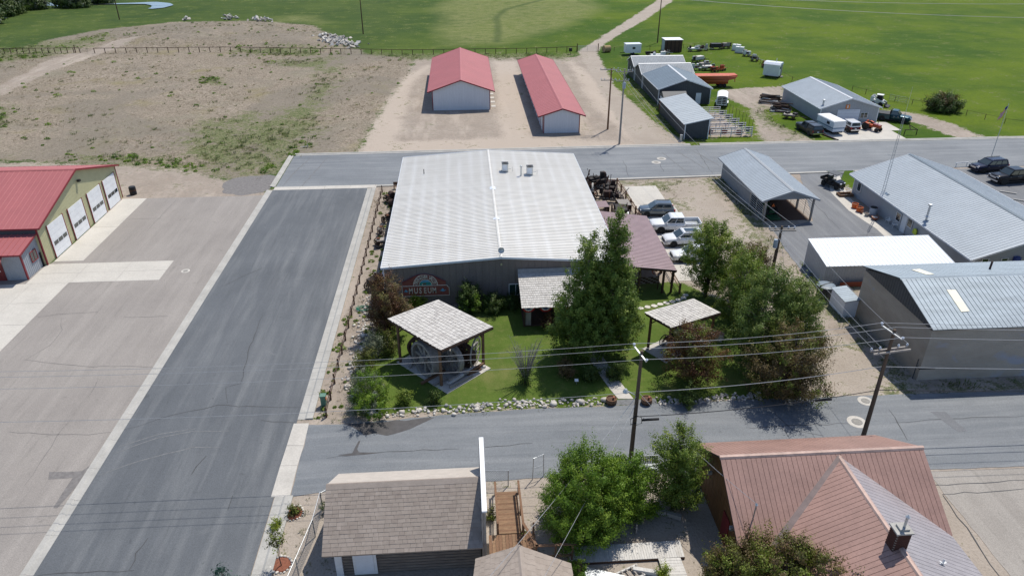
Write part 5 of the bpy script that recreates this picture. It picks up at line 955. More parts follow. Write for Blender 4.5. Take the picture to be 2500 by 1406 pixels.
# stepping stones
for k, (a, b) in enumerate(((1563, 753), (1581, 750), (1597, 747), (1612, 743), (1627, 740), (1642, 737), (1656, 733), (1668, 728), (1674, 721))):
    g = G(a, b); r = random.Random(k); n = 9; mb = MB().prism([(g.x + .33 * r.uniform(.8, 1.1) * math.cos(6.283 * i / n), g.y + .3 * r.uniform(.8, 1.1) * math.sin(6.283 * i / n)) for i in range(n)], -.02, .05)
    mb.build('stepping_stone', 'rock_pale', None, 'flat stepping stone %s of the garden path' % ['at the sunlit left end', 'second from the left end', 'third from the left end', 'fourth from the left end', 'fifth from the left end', 'fifth from the right end' if 0 else 'fourth from the shelter end', 'third from the shelter end', 'second from the shelter end', 'closest to the shelter'][k], 'stone', 'stepping stones')
# ------------------------------------------------------------------ fences
def rail_fence(name, label, pts, n, h, m, rails, pr=.09, cat='fence', lean=.02, rr_=.05, seed=0, square=True):
    P = [Vector(p) for p in pts]; t = thing(name, label, cat, P[0]); r = random.Random(seed); Q = []
    tot = sum((P[i + 1] - P[i]).length for i in range(len(P) - 1))
    for k in range(n):
        s = tot * k / (n - 1); i = 0
        while i < len(P) - 2 and s > (P[i + 1] - P[i]).length: s -= (P[i + 1] - P[i]).length; i += 1
        Q.append(P[i] + (P[i + 1] - P[i]).normalized() * s)
    for p in Q:
        top = p + Vector((r.uniform(-lean, lean), r.uniform(-lean, lean), h * r.uniform(.96, 1.04)))
        (MB().bar(p - Vector((0, 0, .1)), top, pr * 2, pr * 2) if square else MB().cyl(p - Vector((0, 0, .1)), top, pr, n=6)).build('post', m, t)
    for z in rails:
        for k in range(n - 1): MB().bar(Q[k] + Vector((0, 0, h * z + r.uniform(-.02, .02))), Q[k + 1] + Vector((0, 0, h * z + r.uniform(-.02, .02))), rr_, rr_ * 1.6).build('rail', m, t)
    return t
rail_fence('post_fence', 'brown post and rail fence along the museum verge by the side street', [(-11.2, 91.5, 0), (-11.2, 44.2, 0)], 23, .95, 'wood_dark', (.45, .82), .06, seed=1, lean=.04, rr_=.04)
rail_fence('post_fence', 'brown post and rail fence beside the parking pad and the mauve shelter', [(20.7, 92.0, 0), (21.05, 82, 0), (21.0, 61.5, 0)], 13, 1.05, 'wood_brown', (.5, .9), .09, seed=2)
g0 = [G(*p) for p in ((-250, 134), (0, 132), (185, 130), (196, 130))]; rail_fence('field_fence', 'dark post fence along the far edge of the dry field, left of the track gate', g0, 30, 1.3, 'wood_dark', (.96,), .09, seed=3, rr_=.07, square=False)
g1 = [G(*p) for p in ((232, 131), (560, 128), (870, 133), (1000, 135), (1290, 131), (1408, 127))]; rail_fence('field_fence', 'long dark post fence between the dry field and the meadow', g1, 48, 1.3, 'wood_dark', (.96,), .09, seed=4, rr_=.07, square=False)
gate_panel('farm_gate', 'tubular farm gate across the gravel track by the hay bale', G(1412, 126), G(1456, 126), 1.35, 5, 'galv', r=.03); gate_panel('farm_gate', 'thin wire gate on the dirt track through the dry field', G(198, 130), G(232, 131), 1.1, 4, 'wood_grey', r=.02)
for k, a in enumerate(((1409, 126), (1460, 126), (185, 130))):
    g = G(*a); MB().cyl(g - Vector((0, 0, .1)), g + Vector((0, 0, 1.9)), .12, .11, 8).build('gate_post', 'wood_dark', None, ['tall post at the left side of the farm gate', 'tall post at the right side of the farm gate', 'tall braced post beside the dirt track gate'][k], 'post')
rail_fence('wire_fence', 'thin fence of dark posts behind the junk row in the meadow', [G(*p) for p in ((1470, 126), (1590, 122), (1700, 116), (1775, 112))], 12, 1.0, 'wood_dark', (.9,), .05, seed=5, rr_=.025, square=False)
rail_fence('wire_fence', 'thin dark post fence along the right edge of the junk yard', [G(*p) for p in ((1785, 112), (1830, 140), (1870, 168), (1915, 190), (1965, 215))], 9, 1.0, 'wood_dark', (.9,), .05, seed=6, rr_=.025, square=False)
rail_fence('wire_fence', 'thin dark post fence in the grass right of the grey workshop', [G(*p) for p in ((2080, 222), (2170, 245), (2260, 262), (2350, 280), (2440, 300), (2560, 318))], 12, 1.0, 'wood_dark', (.9,), .05, seed=7, rr_=.02, square=False)
t = gate_panel('farm_gate', 'galvanised gate standing in the grass behind the green truck', G(2170, 246), G(2212, 254), 1.2, 4, 'steel'); 
# chain link fence by the cabin
def chain(name, label, pts, h, seed=0):
    t = thing(name, label, 'fence', pts[0]); r = .03; P = [Vector(p) for p in pts]
    for i in range(len(P) - 1):
        a, b = P[i], P[i + 1]; n = max(1, round((b - a).length / 2.9))
        for k in range(n + (i == len(P) - 2)): p = a + (b - a) * (k / n); MB().cyl(p - Vector((0, 0, .1)), p + Vector((0, 0, h)), r * 1.2, n=8).build('post', 'steel', t)
        MB().cyl(a + Vector((0, 0, h)), b + Vector((0, 0, h)), r * .8, n=8).build('top_rail', 'steel', t)
        mb = MB(); Lf = (b - a).length; d = (b - a) / Lf; m = int((Lf + h) / .16)
        for k in range(m):
            for s in (1, -1):
                u0 = k * .16 - (h if s > 0 else 0); z0, z1 = (0, h) if s > 0 else (h, 0); ua, ub = u0, u0 + h
                if s < 0: ua, ub = k * .16 - h, k * .16
                za, zb = (0, h) if s > 0 else (h, 0)
                if ua < 0: za += (zb - za) * (0 - ua) / (ub - ua); ua = 0
                if ub > Lf: zb = za + (zb - za) * (Lf - ua) / (ub - ua) if ub > ua else zb; ub = Lf
                if ub - ua > .05: mb.bar(a + d * ua + Vector((0, 0, za)), a + d * ub + Vector((0, 0, zb)), .006, .006)
        mb.build('mesh_wire', 'steel', t, kind='stuff')
    return t
c0 = G(788, 1242); chain('chain_fence', 'chain link fence running beside the log cabin towards the street', [(c0.x, c0.y, 0), (G(770, 1310).x, G(770, 1310).y, 0), (G(730, 1406).x, G(730, 1406).y, 0), (G(690, 1500).x, G(690, 1500).y, 0)], 1.5)
chain('chain_fence', 'short chain link fence along the street behind the log cabin', [(c0.x, c0.y, 0), (-8.5, 36.0, 0), (.2, 36.1, 0), (2.2, 36.0, 0)], 1.4)
g = G(1300, 1170); t = thing('wire_gate', 'tall bent pipe gate frame beside the large foreground shrub', 'gate', g); MB().tube([g, g + Vector((.05, 0, 1.9)), g + Vector((.75, .3, 1.95)), g + Vector((.8, .3, .05))], .03).build('frame', 'steel', t); MB().tube([g + Vector((.0, 0, 1)), g + Vector((.78, .3, 1))], .02).build('cross_bar', 'steel', t)
# ------------------------------------------------------------------ boardwalk, ramp and deck
t = thing('ramp', 'brown plank ramp with railings beside the white false front', 'ramp', (2.5, 32.5, 0))
for k in range(24):
    y = 35.4 - k * .165; z = .05 + .42 * k / 24
    MB().box(1.35, 2.75, y - .155, y, z, z + .04).build('plank', ['wood_deck', 'wood_brown', 'wood_deck'][k % 3], t)
for xx in (1.28, 2.82):
    for k in range(3): y = 35.3 - k * 1.85; MB().box(xx - .05, xx + .05, y - .1, y, 0, 1.05 + .2 * k).build('post', 'wood_brown', t)
    MB().bar((xx, 35.4, 1.02), (xx, 31.4, 1.42), .14, .05).build('handrail', 'wood_brown', t); MB().bar((xx, 35.4, .5), (xx, 31.4, .95), .04, .14).build('kick_rail', 'wood_brown', t)
t = thing('deck', 'brown plank deck between the false front and the small shingled roof', 'deck', (2.2, 30, 0))
for k in range(14):
    xx = .7 + k * .205
    MB().box(xx, xx + .19, 27.8, 31.4, .42, .47).build('plank', ['wood_brown', 'wood_deck', 'wood_brown'][k % 3], t)
for k in range(18): xx = 3.6 + k * .14; MB().box(xx, xx + .13, 28.3, 29.2, .38, .42).build('plank', ['wood_deck', 'wood_brown'][k % 2], t)
for xx, yy in ((3.45, 31.3), (3.45, 29.5), (4.6, 29.5), (5.6, 29.5), (2.85, 31.3)): MB().box(xx - .05, xx + .05, yy - .05, yy + .05, 0, 1.45).build('post', 'wood_brown', t)
for a, b in (((2.8, 31.35, 1.47), (3.5, 29.45, 1.47)), ((3.35, 29.5, 1.47), (5.8, 29.5, 1.47)), ((3.45, 29.5, .55), (5.6, 29.5, .55))): MB().bar(a, b, .16, .05).build('handrail', 'wood_brown', t)
t = thing('boardwalk', 'pale weathered boardwalk in front of the foreground shrubs', 'boardwalk', (8, 29, 0)); r_ = random.Random(3)
bw = [G(*p, .2) for p in ((1385, 1335), (1660, 1318), (1672, 1358), (1392, 1374))]
for k in range(46):
    u = k / 46; u2 = (k + .93) / 46; P = [bw[0].lerp(bw[1], u), bw[0].lerp(bw[1], u2), bw[3].lerp(bw[2], u2), bw[3].lerp(bw[2], u)]
    MB().ext([p + Vector((0, 0, r_.uniform(-.006, .006))) for p in P], (0, 0, -.05)).build('plank', r_.choice(['wood_white', 'wood_white', 'shake_light', 'shake']), t)
bw2 = [G(*p, .2) for p in ((1607, 1362), (1661, 1360), (1700, 1460), (1640, 1460))]
for k in range(14):
    u = k / 14; u2 = (k + .93) / 14; P = [bw2[0].lerp(bw2[3], u), bw2[1].lerp(bw2[2], u), bw2[1].lerp(bw2[2], u2), bw2[0].lerp(bw2[3], u2)]
    MB().ext([p + Vector((0, 0, r_.uniform(-.006, .006))) for p in P], (0, 0, -.05)).build('plank', r_.choice(['wood_white', 'shake_light', 'shake']), t)
MB().bar(bw[3] - Vector((0, 0, .12)), bw[2] - Vector((0, 0, .12)), .06, .16).build('joist', 'wood_dark', t); MB().bar(bw[0] - Vector((0, 0, .12)), bw[1] - Vector((0, 0, .12)), .06, .16).build('joist', 'wood_dark', t)
def log_rail(label, a, b, m='wood_grey', h=.25): a, b = G(*a), G(*b); MB().bar(a + Vector((0, 0, h)), b + Vector((0, 0, h)), .25, .3).build('log_beam', m, None, label, 'timber')
log_rail('heavy timber lying behind the boardwalk under the right shrub', (1582, 1250), (1625, 1258)); log_rail('second heavy timber lying at the shrub end of the boardwalk', (1628, 1260), (1662, 1270)); log_rail('pale plank lying in the gravel below the boardwalk', (1545, 1392), (1605, 1402), 'wood_white', .1)
g = G(1500, 1400); t = thing('old_trough', 'bluish metal trough half hidden at the bottom edge of the picture', 'trough', (g.x - .7, g.y - .5, 0), -.35); MB().ext([(-1.0, -.3, .05), (-1.1, -.45, .5), (1.1, -.45, .5), (1.0, -.3, .05)], (0, .7, 0)).build('tub', 'bluegrey_tank', t, local=True); MB().box(-1.15, 1.15, -.48, .3, .5, .54).build('lip', 'steel', t, local=True)
g = G(1550, 1390); t = thing('ladder_frame', 'grey wooden frame with cross bars lying below the boardwalk', 'frame', (g.x - .4, g.y - .4, .03), .4)
for s in (-1, 1): MB().box(-.8, .8, s * .4 - .05, s * .4 + .05, .02, .12).build('side_bar', 'wood_white', t, local=True)
for k in range(5): MB().box(-.7 + k * .35 - .04, -.7 + k * .35 + .04, -.4, .4, .12, .15).build('cross_bar', 'wood_grey', t, local=True)
spoked('iron_wheel', 'black iron wheel standing under the large foreground shrub', G(1460, 1305) + Vector((0, 0, .4)), .42, .08, math.radians(80), 'iron', 6, .07, .05, .04); spoked('wagon_wheel', 'small pale wooden wheel leaning under the foreground shrubs', G(1553, 1298) + Vector((0, 0, .32)), .32, .06, math.radians(75), 'wood_grey', 8, .07, .05, .03)
t = thing('metal_bench', 'grey slatted metal bench by the street behind the foreground shrubs', 'bench', (G(1575, 1150).x, G(1575, 1150).y, 0), 0.02)
for k in range(12): MB().box(-.95 + k * .16, -.83 + k * .16, -.3, .3, .44, .47).build('slat', 'steel', t, local=True)
for k in range(12): MB().ext([(-.95 + k * .16, .3, .5), (-.83 + k * .16, .3, .5), (-.83 + k * .16, .45, 1.0), (-.95 + k * .16, .45, 1.0)], (0, .03, 0)).build('back_slat', 'steel', t, local=True)
for sx in (-.9, .9):
    for sy in (-.27, .27): MB().cyl((sx, sy, 0), (sx, sy, .45), .03, n=6).build('leg', 'steel', t, local=True)
# ------------------------------------------------------------------ stones
rs = []
for k in range(6):
    b = bmesh.new(); bmesh.ops.create_icosphere(b, subdivisions=2, radius=1.0); r = random.Random(40 + k)
    s = Vector((r.uniform(.8, 1.2), r.uniform(.7, 1.0), r.uniform(.5, .75)))
    ph = [r.uniform(0, 6) for _ in range(6)]
    for v in b.verts:
        d = 1 + .12 * math.sin(3 * v.co.x + ph[0]) + .12 * math.sin(3.5 * v.co.y + ph[1]) + .1 * math.sin(4 * v.co.z + ph[2]); v.co = Vector((v.co.x * s.x, v.co.y * s.y, v.co.z * s.z)) * d
    m_ = bpy.data.meshes.new('stone'); b.to_mesh(m_); b.free(); m_.materials.append(MAT[['rock', 'rock_pale', 'rock_grey', 'rock', 'rock_pale', 'rock'][k]]); rs.append(m_); [setattr(p, 'use_smooth', True) for p in m_.polygons]
def stone(parent, x, y, s, r, z=0): return piece('stone', r.choice(rs), parent, (x, y, z + s * .35), scale=(s, s, s), rot=(r.uniform(-.3, .3), r.uniform(-.3, .3), r.uniform(0, 6)))
r = random.Random(5)
t = thing('rock_border', 'border of pale river rocks along the street edge left of the garden walk', 'rock border', (0, 44.6, 0))
path = [G(*p) for p in ((862, 965), (868, 985), (885, 1002), (960, 1012), (1080, 1002), (1200, 990), (1330, 984), (1400, 985), (1475, 980))]
cum = [0]; [cum.append(cum[-1] + (path[i + 1] - path[i]).length) for i in range(len(path) - 1)]
for k in range(285):
    s = r.uniform(0, cum[-1]) if k > 60 else cum[-1] * k / 60; i = max(j for j in range(len(path) - 1) if cum[j] <= s + 1e-6); p = path[i] + (path[i + 1] - path[i]).normalized() * (s - cum[i])
    stone(t, p.x + r.gauss(0, .12), p.y + r.gauss(0, .30), min(.27, max(.07, r.lognormvariate(-2.2, .38))), r)
for a in ((893, 1002), (910, 1010), (880, 985), (1417, 983), (1476, 978), (1352, 988)): g = G(*a); stone(t, g.x, g.y, r.uniform(.28, .36), r)
t = thing('rock_border', 'border of pale river rocks along the street edge right of the garden walk', 'rock border', (18, 44.8, 0))
for k in range(150): u = r.random(); p = G(1602, 982).lerp(G(1858, 968), u); stone(t, p.x, p.y + r.gauss(0, .25), min(.24, max(.07, r.lognormvariate(-2.3, .35))), r)
t = thing('rock_bed', 'scattered pale rocks in the bed between the fence and the bushes', 'rock bed', (-9.8, 55, 0))
for k in range(200):
    y = r.triangular(45, 70, 52); stone(t, -9.8 + r.gauss(0, .45), y, min(.26, max(.06, r.lognormvariate(-2.15, .4))), r)
for k, (a, n, rad, lab) in enumerate((((717, 1253), 18, .6, 'ring of pale stones round red mulch nearer the valley gutter'), ((686, 1378), 18, .62, 'ring of pale stones round red mulch under the small tree'), ((1277, 1313), 16, .55, 'small ring of stones behind the deck rail'))):
    g = G(*a); t = thing('stone_ring', lab, 'stone ring', (g.x, g.y, 0)); MB().lathe([(rad, 0), (rad * .8, .05), (.0, .09)], (g.x, g.y, 0), 20).build('mulch', 'mulch' if k < 2 else 'soil', t, smooth=True)
    for j in range(n): an = 6.283 * j / n; stone(t, g.x + rad * math.cos(an) * r.uniform(.95, 1.08), g.y + rad * math.sin(an) * r.uniform(.95, 1.08), r.uniform(.07, .13), r)
# rubble on the mound edge
def rubble(label, pts, n, s0, s1, spread, seed, h=.5):
    r = random.Random(seed); P = [G(*p) for p in pts]; t = thing('rubble_pile', label, 'rubble', P[0])
    cm = ['concrete_grey', 'rock_pale', 'wood_white', 'rock', 'concrete_pink']
    ms = [MB().obox((0, 0, 0), 1.6, 1.0, .35).mesh('chunk', m) for m in cm]
    for k in range(n):
        i = r.randrange(len(P)); p = P[i] + Vector((r.gauss(0, spread), r.gauss(0, spread), 0)); s = r.uniform(s0, s1); d = min(1, math.hypot(p.x - P[i].x, p.y - P[i].y) / (2 * spread))
        piece('chunk', r.choice(ms), t, (p.x, p.y, .6 * 0 + h * (1 - d) + s * .2), scale=(s, s, s), rot=(r.uniform(-.8, .8), r.uniform(-.8, .8), r.uniform(0, 6)))
rubble('long slope of broken concrete rubble at the right end of the mound', [(795, 92), (815, 97), (830, 105), (845, 112), (808, 104)], 150, .35, .95, 1.8, 3, .7)
rubble('pile of broken slabs on the far edge of the mound, right one', [(625, 50), (636, 52), (650, 53)], 26, .45, .9, 1.2, 4, 1.0); rubble('pile of broken slabs on the far edge of the mound, middle one', [(555, 46), (565, 47)], 18, .45, .85, 1.1, 5, 1.0); rubble('lone slab heap on the far edge of the mound, left one', [(458, 50)], 6, .6, 1.0, .7, 6, .9)
# ------------------------------------------------------------------ power poles and wires
def pole(label, base, h, arms, r0=.17, m='wood_pole', extras=None, lean=(0, 0)):
    base = Vector(base); t = thing('utility_pole', label, 'utility pole', base); top = base + Vector((lean[0], lean[1], h)); out = {}
    MB().cyl(base - Vector((0, 0, .2)), top, r0, r0 * .62, 12).build('shaft', m, t)
    for nm, z, half, d, off, ins in arms:
        c = base.lerp(top, z / h); d = Vector((math.cos(d), math.sin(d), 0)); n = Vector((-d.y, d.x, 0)) * (r0 * .75 + .05)
        am = 'wood_grey' if nm != 'steel' else 'galv'
        for s in ((1, -1) if ins == 'double' else (1,)): MB().bar(c + n * s - d * half + d * off, c + n * s + d * half + d * off, .1, .12).build('crossarm', am, t)
        for u in (-.97, -.5, .5, .97) if half > .9 else (-.9, .9):
            p = c + n + d * (half * u + off) + Vector((0, 0, .06)); MB().lathe([(.025, 0), (.025, .08), (.075, .1), (.085, .16), (.04, .2), (.05, .24), (.0, .26)], p, 8).build('insulator', 'insulator', t)
            out.setdefault(nm + str(round(z, 1)), []).append(p + Vector((0, 0, .25)))
        if half > .9:
            for s in (-1, 1): MB().bar(c + n - Vector((0, 0, .75)), c + n + d * half * .55 * s, .03, .03).build('arm_brace', 'galv', t)
    return t, top, out
def wire(label, a, b, sag, r=.016, m='wire', n=14, group='overhead wires'):
    a, b = Vector(a), Vector(b); P = [a.lerp(b, k / n) - Vector((0, 0, sag * 4 * (k / n) * (1 - k / n))) for k in range(n + 1)]
    return MB().tube(P, r, 4).build('power_line', m, None, label, 'wire', group)
pm, pmt, _ = pole('tall dark utility pole by the street in front of the museum walk', (11.04, 38.12, 0), 9.1, [])
p3, p3t, o3 = pole('tall utility pole with double crossarm beside the red metal roof', (28.73, 39.38, 0), 9.05, [('wood', 7.35, 1.45, math.radians(8), .15, 'double')], lean=(.1, .2))
pr, prt, orr = pole('leaning utility pole with transformer among the dark bushes', (28.7, 58.6, 0), 8.25, [('wood', 7.9, 1.2, math.radians(-4), .1, 'double')], lean=(.25, .2))
f2, f2t, of2 = pole('tall brown utility pole with transformer beside the far road', (24.76, 110.38, 0), 11.8, [('wood', 11.3, 1.3, 0.0, 0, 'x'), ('wood', 9.9, 1.0, 0.0, -.2, 'x')], m='wood_grey')
f1, f1t, of1 = pole('thin brown utility pole behind the transformer pole, nearest the long red shed', (24.4, 118.6, 0), 10.2, [('wood', 9.9, 1.5, 0.05, -.3, 'x'), ('wood', 8.2, 1.2, 0.05, -.4, 'x')], m='wood_brown')
MB().cyl(f2t + Vector((0, -.34, -2.9)), f2t + Vector((0, -.34, -2.0)), .26, n=12).build('transformer', 'bluegrey_tank', f2)
MB().cyl(prt + Vector((-.36, -.1, -2.1)), prt + Vector((-.36, -.1, -1.3)), .2, n=12).build('transformer', 'bluegrey_tank', pr)
MB().tube([(28.6, 58.5, 0), (28.55, 58.45, 2), (28.62, 58.5, 6.0)], .05).build('conduit', 'wood_dark', pr)
for nm, a, top in (('dark field pole left of the red sheds in the meadow', (887, 85), 9.5), ('dark field pole behind the junk yard', (1605, 105), 11.0), ('dark field pole near the stream', (292, 49), 9.0)):
    g = G(*a); pole(nm, g, top + 1.2, [('wood', top + .9, 1.1, 0, 0, 'x')], .17, 'wood_dark')
# steel bracket arms that carry the insulators on the two street poles
def bracket(par, c, a, b):
    MB().bar(a, b, .08, .08).build('bracket_arm', 'galv', par)
    for p in (a, b): MB().lathe([(.03, 0), (.03, .06), (.09, .09), (.1, .16), (.05, .2), (.0, .24)], Vector(p) + Vector((0, 0, .03)), 10).build('insulator', 'insulator', par)
ma, mb_ = pmt + Vector((-.35, .75, -.1)), pmt + Vector((.15, -.75, -.35)); bracket(pm, pmt, ma, mb_); ra, rb = p3t + Vector((-.55, .7, -.05)), p3t + Vector((.2, -.75, -.35)); bracket(p3, p3t, ra, rb)
MB().bar(pmt + Vector((0, -.05, -3.6)), pmt + Vector((-.75, .1, -3.2)), .05, .05).build('lamp_arm', 'galv', pm); MB().lathe([(.03, .25), (.1, .2), (.2, 0), (.17, -.06), (.0, -.08)], pmt + Vector((-.8, .1, -3.3)), 14).build('lamp_head', 'galv', pm)
MB().tube([pmt + Vector((.1, -.15, -5.2)), pmt + Vector((-.35, -.2, -5.4)), pmt + Vector((-.3, -.2, -5.9)), pmt + Vector((.1, -.15, -5.8))], .03).build('cable_coil', 'wire_dark', pm); MB().tube([pmt + Vector((.1, -.15, -5.2)), pmt + Vector((.4, -.2, -5.3)), pmt + Vector((.45, -.2, -5.8)), pmt + Vector((.1, -.15, -6.0))], .025).build('cable_coil', 'wire_dark', pm)
# four conductors along the street: their heights at the left follow the photograph
def left_end(a, X, py_at):                        # continue to the next pole far left, same height
    return Vector((X, 38.6 + (a.y - 38.1), a.z + 0.2))
IN = Vector((0, 0, .2)); PT3 = p3t + IN; PTM = pmt + IN
for k, (a, b, nm) in enumerate(((ma + IN, ra + IN, 'on the far arm ends'), (PTM, PT3, 'on the pole tops'), (mb_ + IN, rb + IN, 'on the near arm ends'), (pmt + Vector((0, .05, -3.35)), p3t + Vector((-.1, .1, -3.1)), 'at lamp height'))):
    wire('overhead wire between the two street poles %s' % nm, a, b, .32, .018 if k < 3 else .025); wire('overhead wire running left from the walk pole, the one %s' % nm, left_end(a, -48, 0), a, .8, .014 if k < 3 else .018); wire('overhead wire running right out of the picture, the one %s' % nm, b, b + Vector((45, -1.5, .1)), .7, .018 if k < 3 else .025)
wire('black communication cable between the two street poles', pmt + Vector((.1, -.1, -5.3)), p3t + Vector((.05, -.1, -5.0)), .35, .035, 'wire_dark'); wire('black communication cable running right out of the picture', p3t + Vector((.05, -.1, -5.0)), p3t + Vector((45, -1.5, -5.0)), .6, .035, 'wire_dark')
t = thing('splice_case', 'black splice case hung on the cable beside the walk pole', 'splice case', pmt + Vector((1.0, -.1, -5.55))); c = pmt + Vector((1.05, -.1, -5.62)); MB().cyl(c - Vector((.6, 0, 0)), c + Vector((.6, 0, .03)), .09, n=10).build('case', 'black', t); MB().cyl(c + Vector((-.5, 0, 0)), c + Vector((-.45, 0, .2)), .02, n=6).build('hanger', 'steel', t)
t = thing('splice_case', 'black splice case hung on the cable near the right pole', 'splice case', (24.8, 39.2, 3.6)); MB().cyl((24.2, 39.15, 3.62), (25.4, 39.2, 3.62), .09, n=10).build('case', 'black', t); MB().cyl((24.8, 39.18, 3.6), (24.8, 39.18, 3.8), .02, n=6).build('hanger', 'steel', t)
for k in range(3):
    a = orr['wood7.9'][[0, 1, 3][k]]; b = o3['wood7.3' if 'wood7.3' in o3 else list(o3)[0]][[0, 1, 3][k]]; wire('wire over the gravel lane between the transformer pole and the right pole, %s' % ['left strand', 'middle strand', 'right strand'][k], a, b, .35, .014)
    b2 = of2['wood11.3'][[0, 1, 3][k]]; wire('long wire from the transformer pole up to the far road pole, %s' % ['left strand', 'middle strand', 'right strand'][k], a, b2, 1.4, .016)
    wire('wire from the far road pole to the thin pole behind, %s' % ['left strand', 'middle strand', 'right strand'][k], of2['wood11.3'][[0, 1, 3][k]], of1['wood9.9'][[0, 1, 3][k]], .12, .015)
wire('twisted service wire from the walk pole to the brown house mast', pmt + Vector((.1, -.1, -3.3)), (15.95, 28.9, 4.6), .35, .016); wire('twisted service wire from the walk pole down past the small shingled roof', pmt + Vector((-.1, -.1, -3.6)), (-.6, 24.5, 3.4), .35, .016); wire('second thin wire from the walk pole down past the small shingled roof', pmt + Vector((-.1, -.1, -4.3)), (1.6, 22.5, 3.6), .35, .012)
wire('guy wire stay of the transformer pole in the gravel lane', prt + Vector((0, 0, -.6)), (30.3, 56.9, 0), .05, .014)
wire('high wire crossing the meadow at the top right, lower one', G(1605, 105) + Vector((0, 0, 11.4)), G(2600, 46, 9.0), .9, .05); wire('high wire crossing the meadow at the top right, upper one', G(1605, 105) + Vector((.9, 0, 12.3)), G(2600, 10, 9.0), .9, .05)
# lattice antenna mast at the long house
mt = G(2143, 520); t = thing('lattice_mast', 'thin galvanised lattice antenna mast beside the long house', 'mast', mt); H_ = 12.6; W_ = .42; tp = mt + Vector((.15, 0, H_)); cs = [Vector((math.cos(a) * W_ / 2, math.sin(a) * W_ / 2, 0)) for a in (.5, 2.6, 4.7)]
for c in cs: MB().cyl(mt + c, tp + c * .55, .026, .02, 5).build('leg', 'steel', t)
mb = MB()
for k in range(26):
    for j in range(3):
        u, u2 = k / 26, (k + 1) / 26; s1, s2 = 1 - .45 * u, 1 - .45 * u2; mb.bar(mt.lerp(tp, u) + cs[j] * s1, mt.lerp(tp, u2) + cs[(j + 1) % 3] * s2, .014, .014)
mb.build('lattice', 'steel', t, kind='stuff'); MB().cyl(tp - Vector((0, 0, .5)), tp + Vector((.05, 0, 3.0)), .018, .01, 5).build('whip', 'galv', t); MB().bar(mt.lerp(tp, .58), mt.lerp(tp, .60) + Vector((-.9, 0, .1)), .03, .03).build('side_arm', 'galv', t)
# flagpole
fb = Vector((78.3, 98.0, 0)); t = thing('flagpole', 'white flagpole with a flag by the far road', 'flagpole', fb); MB().cyl(fb, fb + Vector((.0, 0, 8.6)), .06, .03, 8).build('shaft', 'galv', t); MB().lathe([(0, -.06), (.06, 0), (0, .06)], fb + Vector((0, 0, 8.65)), 8).build('finial', 'chrome', t)
t = thing('flag', 'striped flag of red and white with a blue corner, hanging on the flagpole', 'flag', fb + Vector((0, 0, 8.2)))
mb = MB(); n = 8
def fp(u, v): return fb + Vector((-.05 - u * .75 + .08 * math.sin(v * 6), .12 * math.sin(u * 7 + v), 8.4 - v * 1.0 - u * 1.15))
for i in range(n):
    for j in range(13):
        mb.cm = 2 if (i < 3 and j < 7) else (0 if j % 2 == 0 else 1); mb.add([fp(i / n, j / 13), fp((i + 1) / n, j / 13), fp((i + 1) / n, (j + 1) / 13), fp(i / n, (j + 1) / 13)], [(0, 1, 2, 3)])
mb.build('cloth', ['cloth_red', 'cloth_white', 'cloth_blue'], t)
# ------------------------------------------------------------------ small yard things
for k, a in enumerate(((1492, 984), (1578, 984))):
    g = G(*a); t = thing('half_barrel', ['half barrel planter left of the garden walk end', 'half barrel planter right of the pole at the walk end'][k], 'planter', (g.x, g.y, 0)); MB().lathe([(.36, 0), (.44, .22), (.42, .5), (.37, .5), (.36, .42), (.0, .42)], (g.x, g.y, 0), 18).build('staves', 'wood_brown', t); MB().lathe([(.43, .14), (.445, .16), (.445, .21), (.43, .23)], (g.x, g.y, 0), 18).build('hoop', 'iron', t); MB().lathe([(.36, .42), (.2, .46), (0, .47)], (g.x, g.y, 0), 14).build('soil', 'soil', t)
    MB().cyl((g.x + .12, g.y - .05, .45), (g.x + .16, g.y - .08, .68), .07, .09, 8).build('clay_pot', 'terracotta', t)
g = G(887, 756); t = thing('garden_hose', 'coiled green garden hose by the museum fence', 'hose', (g.x, g.y, 0)); P = []
for k in range(150): a = k * .33; rad = .42 + .1 * math.sin(k * .9) + .002 * k * .5; P.append((g.x + rad * math.cos(a) * 1.15, g.y + rad * .8 * math.sin(a), .04 + .0013 * k))
MB().tube(P, .02, 6).build('coil', 'hose', t)
g = G(792, 990); t = thing('utility_box', 'green electrical pedestal on the verge near the street corner', 'utility box', (g.x, g.y, 0)); MB().box(g.x - .2, g.x + .2, g.y - .2, g.y + .2, 0, .95).build('case', 'green_box', t); MB().box(g.x - .23, g.x + .23, g.y - .23, g.y + .23, .95, 1.05).build('lid', 'green_box', t); MB().box(g.x + .202, g.x + .22, g.y - .12, g.y + .12, .55, .8).build('label_plate', 'orange_pot', t)
g = G(1407, 938); t = thing('plaque', 'small white plaque on a stake in the lawn', 'plaque', (g.x, g.y, 0)); MB().cyl((g.x, g.y, 0), (g.x, g.y, .4), .02, n=6).build('stake', 'steel', t); MB().obox((g.x, g.y, .42), .3, .25, .02, .2, Matrix.Rotation(.5, 3, 'X')).build('face', 'white_paint', t)
g = G(2010, 726); t = thing('black_bin', 'large round black plastic bin with lid at the gravel lane', 'bin', (g.x, g.y, 0)); MB().lathe([(.62, 0), (.72, .1), (.82, 1.25), (.86, 1.3), (.84, 1.36), (.0, 1.36)], (g.x, g.y, 0), 22).build('tub', 'tarp_black', t, smooth=False); MB().lathe([(.88, 1.34), (.88, 1.4), (.6, 1.5), (.0, 1.54)], (g.x, g.y, 0), 22).build('lid', 'slate_roof', t); MB().bar((g.x - .8, g.y - .35, 1.5), (g.x + .8, g.y + .35, 1.5), .12, .08).build('lid_bar', 'black', t)
